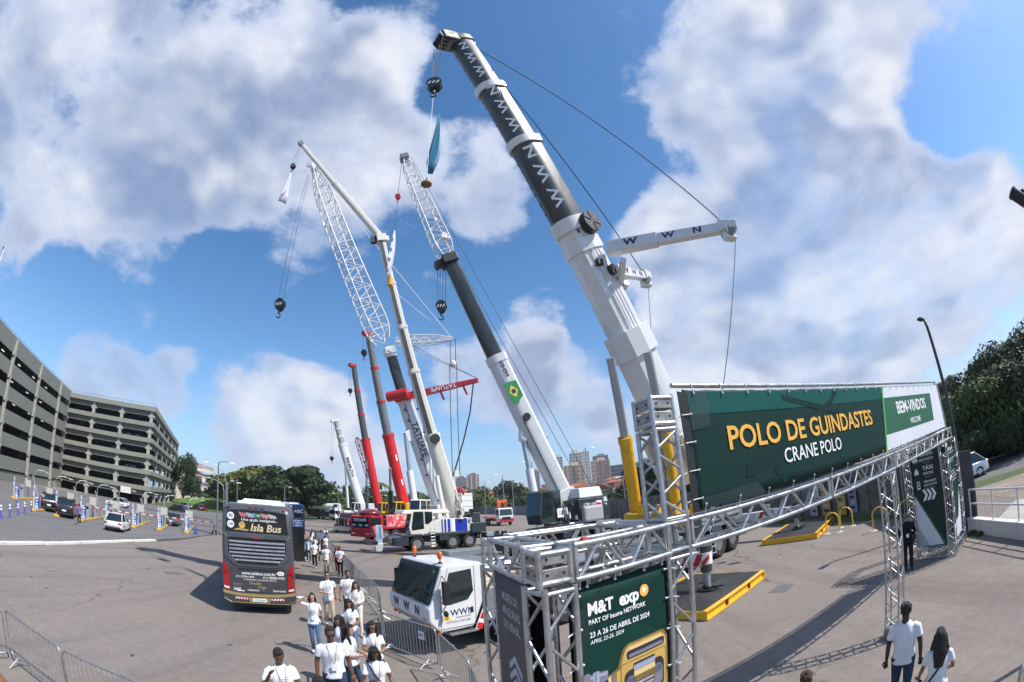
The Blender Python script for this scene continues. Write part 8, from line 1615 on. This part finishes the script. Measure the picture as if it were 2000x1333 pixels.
# wire fence between road and lot beside the lamp
wf_ = thing('wire_fence', 'rusty wire fence on concrete posts along the road edge left of the grey coach', 'fence', (-31.2, 37.2, 0)); o = Vector((-31.2, 37.2, 0))
for k in range(7): b = MB(); b.box((-1.7 * k, 4.2 * k, .8), (.12, .12, 1.6)); b.build('post', CONC, wf_)
b = MB()
for z in (.3, .6, .9, 1.2, 1.5): b.tube([(0, 0, z), (-1.7 * 6, 4.2 * 6, z)], .012, 4)
b.build('wires', STEEL, wf_); b = MB(); b.box((-.2, .5, .25), (.9, .9, .5), .4, top=(.6, .6)); b.build('manhole_block', mat('rusty_block', (.16, .11, .07), .9), wf_)
# lamp posts
def lamp_post(label, x, y, h, arm=1.6, az=0.0, name='lamp_post', r=.07, arms=1, curve=False, group=None, m=STEEL):
    t = thing(name, label, 'lamp post', (x, y, 0), az, group); b = MB()
    if curve: b.tube([(0, 0, 0), (0, 0, h * .72), (-.25, 0, h * .85), (-1.0, 0, h * .95), (-2.6, 0, h * 1.0)], [r * 1.4, r, r * .8, r * .7, r * .6], 8)
    else: b.tube([(0, 0, 0), (0, 0, h)], [r * 1.4, r], 8); b.tube([(0, 0, h), (arm * .5, 0, h + .12), (arm, 0, h + .05)], r * .6, 6)
    b.build('pole', m, t, smooth=60); e = -2.9 if curve else arm
    b = MB(); b.box((e, 0, h * (1.0) + .03), (.75, .28, .10), top=(.7, .7)); b.build('lamp_head', INKW if m is STEEL else BLACK, t, bev=.02); return t
p = gp(425, 1046); lamp_post('slim lamp post with a short arm just left of the grey coach', p.x, p.y, 7.6, 1.5, .5)
p = at(441, 985, 62); lamp_post('lamp post with a long curved arm rising over the rear corner of the grey coach', p.x, p.y, 8.4, curve=True, az=.6)
p = at(444, 985, 66); lamp_post('shorter curved lamp post beside the tall curved one', p.x, p.y, 6.2, 1.7, .4)
p = at(437, 985, 80); lamp_post('small lamp post half hidden behind the tall curved one', p.x, p.y, 7.0, curve=True, az=.5)
LG = 'light poles on the far side of the lot'
for i, (px, D, h) in enumerate(((463, 95, 7.5), (556, 95, 7.2), (661, 105, 6.6), (744, 110, 6.5), (921, 120, 7.8), (948, 105, 9.2), (985, 82, 9.3), (1003, 110, 9.0), (1045, 62, 9.6), (1153, 60, 10.6), (1222, 70, 6.3))): p = at(px, 985, D); lamp_post('pale light pole ' + ['left of the broad dark tree', 'in front of the broad dark tree', 'left of the white lettered crane', 'between the two red cranes', 'right of the counterweight with the red frame', 'midway between the red frame and the orange loader', 'over the orange loader truck', 'right of the orange loader truck', 'behind the lifting cylinder of the dark-cabbed crane', 'in front of the right peach tower', 'left of the yellow cylinder, with a double head'][i], p.x, p.y, h, 1.2 if i % 2 else -1.2, .3, group=LG)
p = at(1866, 860, 20.3); t = thing('street_lamp', 'tall dark street lamp leaning over the far truss tower', 'lamp post', (p.x, p.y, 0), R(20)); DKP = mat('dark_pole', (.05, .055, .06), .5, .3); b = MB(); b.tube([(0, 0, 0), (0, 0, 7.75), (-.12, 0, 8.0), (-.5, 0, 8.08)], [.10, .065, .05, .045], 10); b.build('pole', DKP, t, smooth=60); b = MB(); b.box((-.72, 0, 8.06), (.62, .26, .10), top=(.8, .7)); b.build('lamp_head', BLACK, t, bev=.03)
p = at(2040, 420, 9.5); q_ = at(1977, 377, 9.0); t = thing('floodlight', 'black cylindrical spotlight on its bracket at the right edge against the sky', 'light', (p.x, p.y, 0)); b = wb(t); d = (at(2000, 392, 9.0) - q_).normalized(); b.cyl(q_, q_ + d * .95, .125, 20); b.build('housing', BLACK, t, smooth=40); b = wb(t); b.cyl(q_ - d * .01, q_ + d * .02, .135, 20); b.build('rim', DKP, t); b = wb(t); b.tube([q_ + d * .25 + U3 * .12, q_ + d * .42 + U3 * .30, q_ + d * .75 + U3 * .18], .03, 6); b.tube([q_ + d * .8, (p.x, p.y, p.z), (p.x, p.y, 0)], .05, 8); b.build('bracket', BLACK, t)
p = at(3, 497, 24); t = thing('site_sign', 'slim white panel on a mast cut by the left edge, high in the sky', 'sign', (p.x - .9, p.y - 1.5, 0)); b = wb(t); d = (at(7, 487, 24) - at(-3, 516, 24)); b.beam(at(6, 489, 24), at(-1, 512, 24), .28, .05); b.build('panel', WHITE, t); b = wb(t); b.tube([at(7, 482, 24), at(-1, 512, 24), (p.x - .9, p.y - 1.5, p.z - 3), (p.x - .9, p.y - 1.5, 0)], .04, 6); b.build('mast', DKP, t)
# totem
p = gp(742, 1077); t = thing('info_totem', 'white and blue information totem standing by the tracks left of the cream crane', 'sign', (p.x, p.y, 0), R(12)); b = MB(); b.box((0, 0, .35), (.62, .5, .7)); b.build('plinth', WHITE, t, bev=.03); b = MB(); b.box((0, 0, 1.5), (.55, .30, 1.65)); b.build('panel', PLB, t, bev=.03); b = MB(); b.box((.13, -.156, 1.7), (.22, .012, 1.1)); b.build('print', mat('totem_teal', (.10, .36, .46), .5), t); b = MB(); b.box((-.12, -.156, 1.45), (.12, .012, .6)); b.build('print', VPALE, t)
p = gp(756, 1083); b = MB(); b.box((0, 0, .03), (1.5, .6, .06), .3); o = b.build('timber_pad', mat('orange_timber', (.30, .13, .05), .9, 0, .2, 3)); o.location = (p.x + .8, p.y, 0); tag(o, 'orange timber pad lying beside the totem', 'pad')
# hoops, pads
HY = mat('hoop_yellow', (.74, .52, .04), .4, 0, .08, 4, coat=.3)
for i, (x, y, rz) in enumerate(((14.85, 18.15, -58), (16.05, 18.4, -62), (15.35, 15.15, -60), (16.3, 14.2, -60))):
    t = thing('hoop_barrier', 'yellow steel hoop on two pale footings, ' + ['nearest the black platform', 'behind the first hoop', 'partly hidden by the slim truss post', 'just left of the guard'][i], 'hoop', (x, y, 0), R(rz), 'yellow hoops'); b = MB(); pts = [(-.36, 0, 0), (-.36, 0, .68)] + [(-.36 * math.cos(R(a)), 0, .68 + .36 * math.sin(R(a))) for a in range(20, 180, 20)] + [(.36, 0, .68), (.36, 0, 0)]; b.tube(pts, .035, 10); b.build('hoop', HY, t, smooth=60)
    for s in (-1, 1): b = MB(); b.cyl((s * .36, 0, 0), (s * .36, 0, .03), .20, 14, .16); b.build('footing', mat('footing_pale', (.48, .43, .38), .9), t)
# posters along the wall
PC = [(.42, .30, .05), (.30, .29, .40), (.03, .03, .035), (.38, .22, .08), (.20, .22, .34), (.44, .34, .10)]
for i, (y, z, w, h, k) in enumerate(((23.8, 1.0, .9, 1.5, 1), (22.6, .95, .95, 1.5, 3), (21.2, .95, .9, 1.5, 0), (20.2, 1.0, .8, 1.5, 4), (23.0, 2.1, 1.1, .6, 4), (20.7, 2.05, 1.2, .7, 2), (21.9, 2.0, .6, .7, 5))):
    x = 17.7 + (29.3 - y) * .0813 - .14; t = thing('poster', ['violet', 'tan', 'yellow and dark', 'blue-grey', 'small blue', 'small black', 'small yellow'][i] + ' poster leaning on the concrete wall behind the hoops', 'poster', (x, y, 0), R(-94.6)); b = MB(); b.box((0, 0, z), (w, .03, h)); b.build('sheet', mat('poster_%d' % k, PC[k], .6, 0, .3, 3), t); q = random.Random(i)
    for r_ in range(4): b = MB(); b.box((q.uniform(-.1, .1), -.018, z + h * (.32 - r_ * .2)), (w * q.uniform(.4, .75), .006, h * .1)); b.build('print_block', [INKK, MATS['poster_2'] if 'poster_2' in MATS else INKK, VPALE][r_ % 3], t)
# parapet with railing on the right
a, c_ = Vector((14.35, 9.35)), Vector((11.75, 3.6)); d = (c_ - a).normalized(); L_ = (c_ - a).length; t = thing('parapet_wall', 'low white block parapet wall under the white railing at the right edge', 'wall', (a.x, a.y, 0)); o = Vector((a.x, a.y, 0)); WB_ = mat('white_block_wall', (.56, .55, .53), .85, 0, .08, 3, bump=.3, bscale=14, dirt=(.34, .32, .29), dscale=2.2)
b = MB(); b.beam(U3 * .23, V3(d * L_, .23), .20, .46); b.build('block_wall', WB_, t); b = MB(); b.beam(U3 * .48, V3(d * L_, .48), .26, .05); b.build('coping', WB_, t, bev=.01)
RW = mat('railing_white', (.66, .67, .69), .4, 0, .05, 4, coat=.3); t = thing('railing', 'white tubular railing on the low parapet wall at the right edge', 'railing', (a.x, a.y, 0)); b = MB()
for z in (.98, 1.45): b.tube([V3(d * .1, z), V3(d * L_, z)], .032, 8)
b.build('rail', RW, t, smooth=60)
for k in range(5): u = .12 + k * 1.45; b = MB(); b.tube([V3(d * u, .5), V3(d * u, 1.45)], .032, 8); b.build('post', RW, t, smooth=60)
t = thing('retaining_wall', 'rounded end of a white and dark retaining wall between the hoarding and the far truss tower', 'wall', (14.0, 10.2, 0)); b = MB(); b.prism([(-1.5, 0), (-1.5, 1.25), (-.9, 1.2), (-.2, .95), (.25, .55), (.45, 0)], -.1, .1, 'x'); w_ = b.build('wall', mat('stained_white_wall', (.42, .40, .37), .9, 0, .2, 2, dirt=(.06, .055, .05), dscale=1.2, dlo=.42, dhi=.55), t, bev=.03); w_.rotation_euler = (0, 0, R(195))
crown('weeds', [(14.0, 9.0, .05, .25, .2, .1), (13.7, 7.5, .05, .2, .2, .09), (13.9, 8.6, .05, .3, .2, .08)], 500, .05, 3, LEAF[3])
bpy.data.objects['weeds']['kind'] = 'stuff'; bpy.data.objects['weeds']['label'] = 'small weeds at the foot of the white parapet'; bpy.data.objects['weeds']['category'] = 'weeds'
# small litter and stains on the lot
PALE = stain_mat('pale_worn_patch', (.34, .31, .28), .75)
for i, (px, py, rx, ry, rz_) in enumerate(((1690, 1300, 1.5, .8, 20), (1600, 1285, 1.2, .5, 10), (1950, 1230, .9, .5, 30), (640, 1300, 1.2, .6, 10), (1120, 1120, 1.5, .6, 30), (300, 1200, 2.5, .7, 8), (160, 1130, 3.0, .5, 15), (1560, 1100, 1.8, .5, 20))):
    p = gp(px, py); b = MB(); b.quad((-rx, -ry, 0), (rx, -ry, 0), (rx, ry, 0), (-rx, ry, 0)); o = struct(b.build('worn_patch', PALE)); o.location = (p.x, p.y, .012 + i * .0006); o.rotation_euler = (0, 0, R(rz_))
TYM = stain_mat('tyre_mark', (.035, .032, .030), .45)
def tyre_mark(pts, w, z):
    P = [gp(*p) for p in pts]; b = MB(); vs = []
    for i, p in enumerate(P): d = (P[min(i + 1, len(P) - 1)] - P[max(i - 1, 0)]).normalized(); n = Vector((-d.y, d.x, 0)); vs += [p - n * w / 2 + U3 * z, p + n * w / 2 + U3 * z]
    b.add(vs, [(2 * i, 2 * i + 1, 2 * i + 3, 2 * i + 2) for i in range(len(P) - 1)]); return struct(b.build('tyre_mark', TYM, fix=False))
for k in (0, 1):
    tyre_mark([(690 + k * 14, 1015), (712 + k * 18, 1050), (738 + k * 24, 1090), (770 + k * 34, 1140)], .30, .018 + k * .001); tyre_mark([(20, 1110 + k * 14), (130, 1098 + k * 13), (250, 1092 + k * 12), (400, 1094 + k * 11)], .30, .019 + k * .001); tyre_mark([(1400 + k * 40, 1230), (1500 + k * 34, 1150), (1600 + k * 26, 1090), (1690 + k * 18, 1050)], .26, .020 + k * .001)
STN = stain_mat()
for i, (px, py, rx, ry, rz_) in enumerate(((1490, 1215, 2.0, .50, 42), (1440, 1262, 1.3, .8, 30), (1395, 1300, 1.2, .8, 20), (285, 1285, 1.6, .40, -20), (700, 1045, 3.2, .45, 120), (1950, 1290, .9, .6, 20), (560, 1290, 1.5, .7, 0), (1840, 1180, 1.8, .35, 10))):
    p = gp(px, py); b = MB(); b.quad((-rx, -ry, 0), (rx, -ry, 0), (rx, ry, 0), (-rx, ry, 0)); o = struct(b.build('stain', STN)); o.location = (p.x, p.y, .005 + i * .0008); o.rotation_euler = (0, 0, R(rz_))
for i, (px, py) in enumerate(((62, 1128), (90, 1150), (258, 1281), (190, 1163), (450, 1260), (545, 1290), (950, 1275))): p = gp(px, py); b = MB(); b.box((0, 0, .01), (.16, .09, .02), i * 1.1, top=(.6, .5)); o = b.build('litter', OIL); o.location = p; tag(o, 'small dark scrap on the asphalt ' + ['left of the kerb shadow', 'near the left barriers', 'beyond the lower left barriers', 'in the middle of the open lot', 'left of the man raising a hand', 'beside the front queue', 'right of the barriers'][i], 'litter')
p = gp(588, 1168, .02); b = MB(); b.cyl((0, 0, 0), (0, 0, .03), .20, 18); o = b.build('white_lid', PLATE); o.location = p; tag(o, 'round white lid lying beside the right rear corner of the grey coach', 'lid')

# ------------------------------------------------------------------ every light, pane and panel an object of its own
def split_parts(o, name):
    me = o.data; n = len(me.vertices); par = list(range(n))
    def f(a):
        while par[a] != a: par[a] = par[par[a]]; a = par[a]
        return a
    for e in me.edges:
        a, c = f(e.vertices[0]), f(e.vertices[1])
        if a != c: par[a] = c
    isl = {}
    for p in me.polygons: isl.setdefault(f(p.vertices[0]), []).append(p)
    if len(isl) < 2: o.name = name; return
    for ps in isl.values():
        ix = {}; fs = []
        for p in ps: fs.append([ix.setdefault(v, len(ix)) for v in p.vertices])
        m2 = bpy.data.meshes.new(name); m2.from_pydata([me.vertices[v].co for v in ix], [], fs); m2.materials.append(me.materials[0]); m2.polygons.foreach_set('use_smooth', [ps[0].use_smooth] * len(fs)); m2.update()
        c = bpy.data.objects.new(name, m2); COL.objects.link(c); c.parent = o.parent
        for md in o.modifiers:
            if md.type == 'BEVEL': k = c.modifiers.new('bevel', 'BEVEL'); k.width = md.width; k.segments = 2; k.limit_method = 'ANGLE'
    bpy.data.objects.remove(o)
SPLIT = {'ceiling_light': 'ceiling_light', 'window_column': 'window', 'window': 'window', 'stored_crate': 'stored_crate', 'eyes': 'eye', 'coupler': 'coupler', 'sheet': 'panel', 'side_glass': 'side_glass', 'raking_strut': 'strut', 'roof_tank': 'roof_tank', 'aerial_mast': 'aerial', 'inner_wall': 'inner_wall'}
for o in [o for o in SC.objects if o.type == 'MESH' and o.name.split('.')[0] in SPLIT and o.parent and not o.children]: split_parts(o, SPLIT[o.name.split('.')[0]])

# ------------------------------------------------------------------ humid air
b = MB(); b.box((0, 0, 34.5), (1900, 1900, 71)); hz_ = b.build('haze', ASPH); hm_ = bpy.data.materials.new('haze_air'); hm_.use_nodes = True; t_ = hm_.node_tree; t_.nodes.remove(t_.nodes['Principled BSDF']); pv = t_.nodes.new('ShaderNodeVolumePrincipled'); pv.inputs['Color'].default_value = (.86, .91, 1.0, 1); pv.inputs['Density'].default_value = .00022; pv.inputs['Anisotropy'].default_value = .3
t_.links.new(pv.outputs[0], t_.nodes['Material Output'].inputs['Volume']); hz_.data.materials.clear(); hz_.data.materials.append(hm_); hz_['kind'] = 'stuff'; hz_['label'] = 'thin pale haze in the air'; hz_['category'] = 'haze'
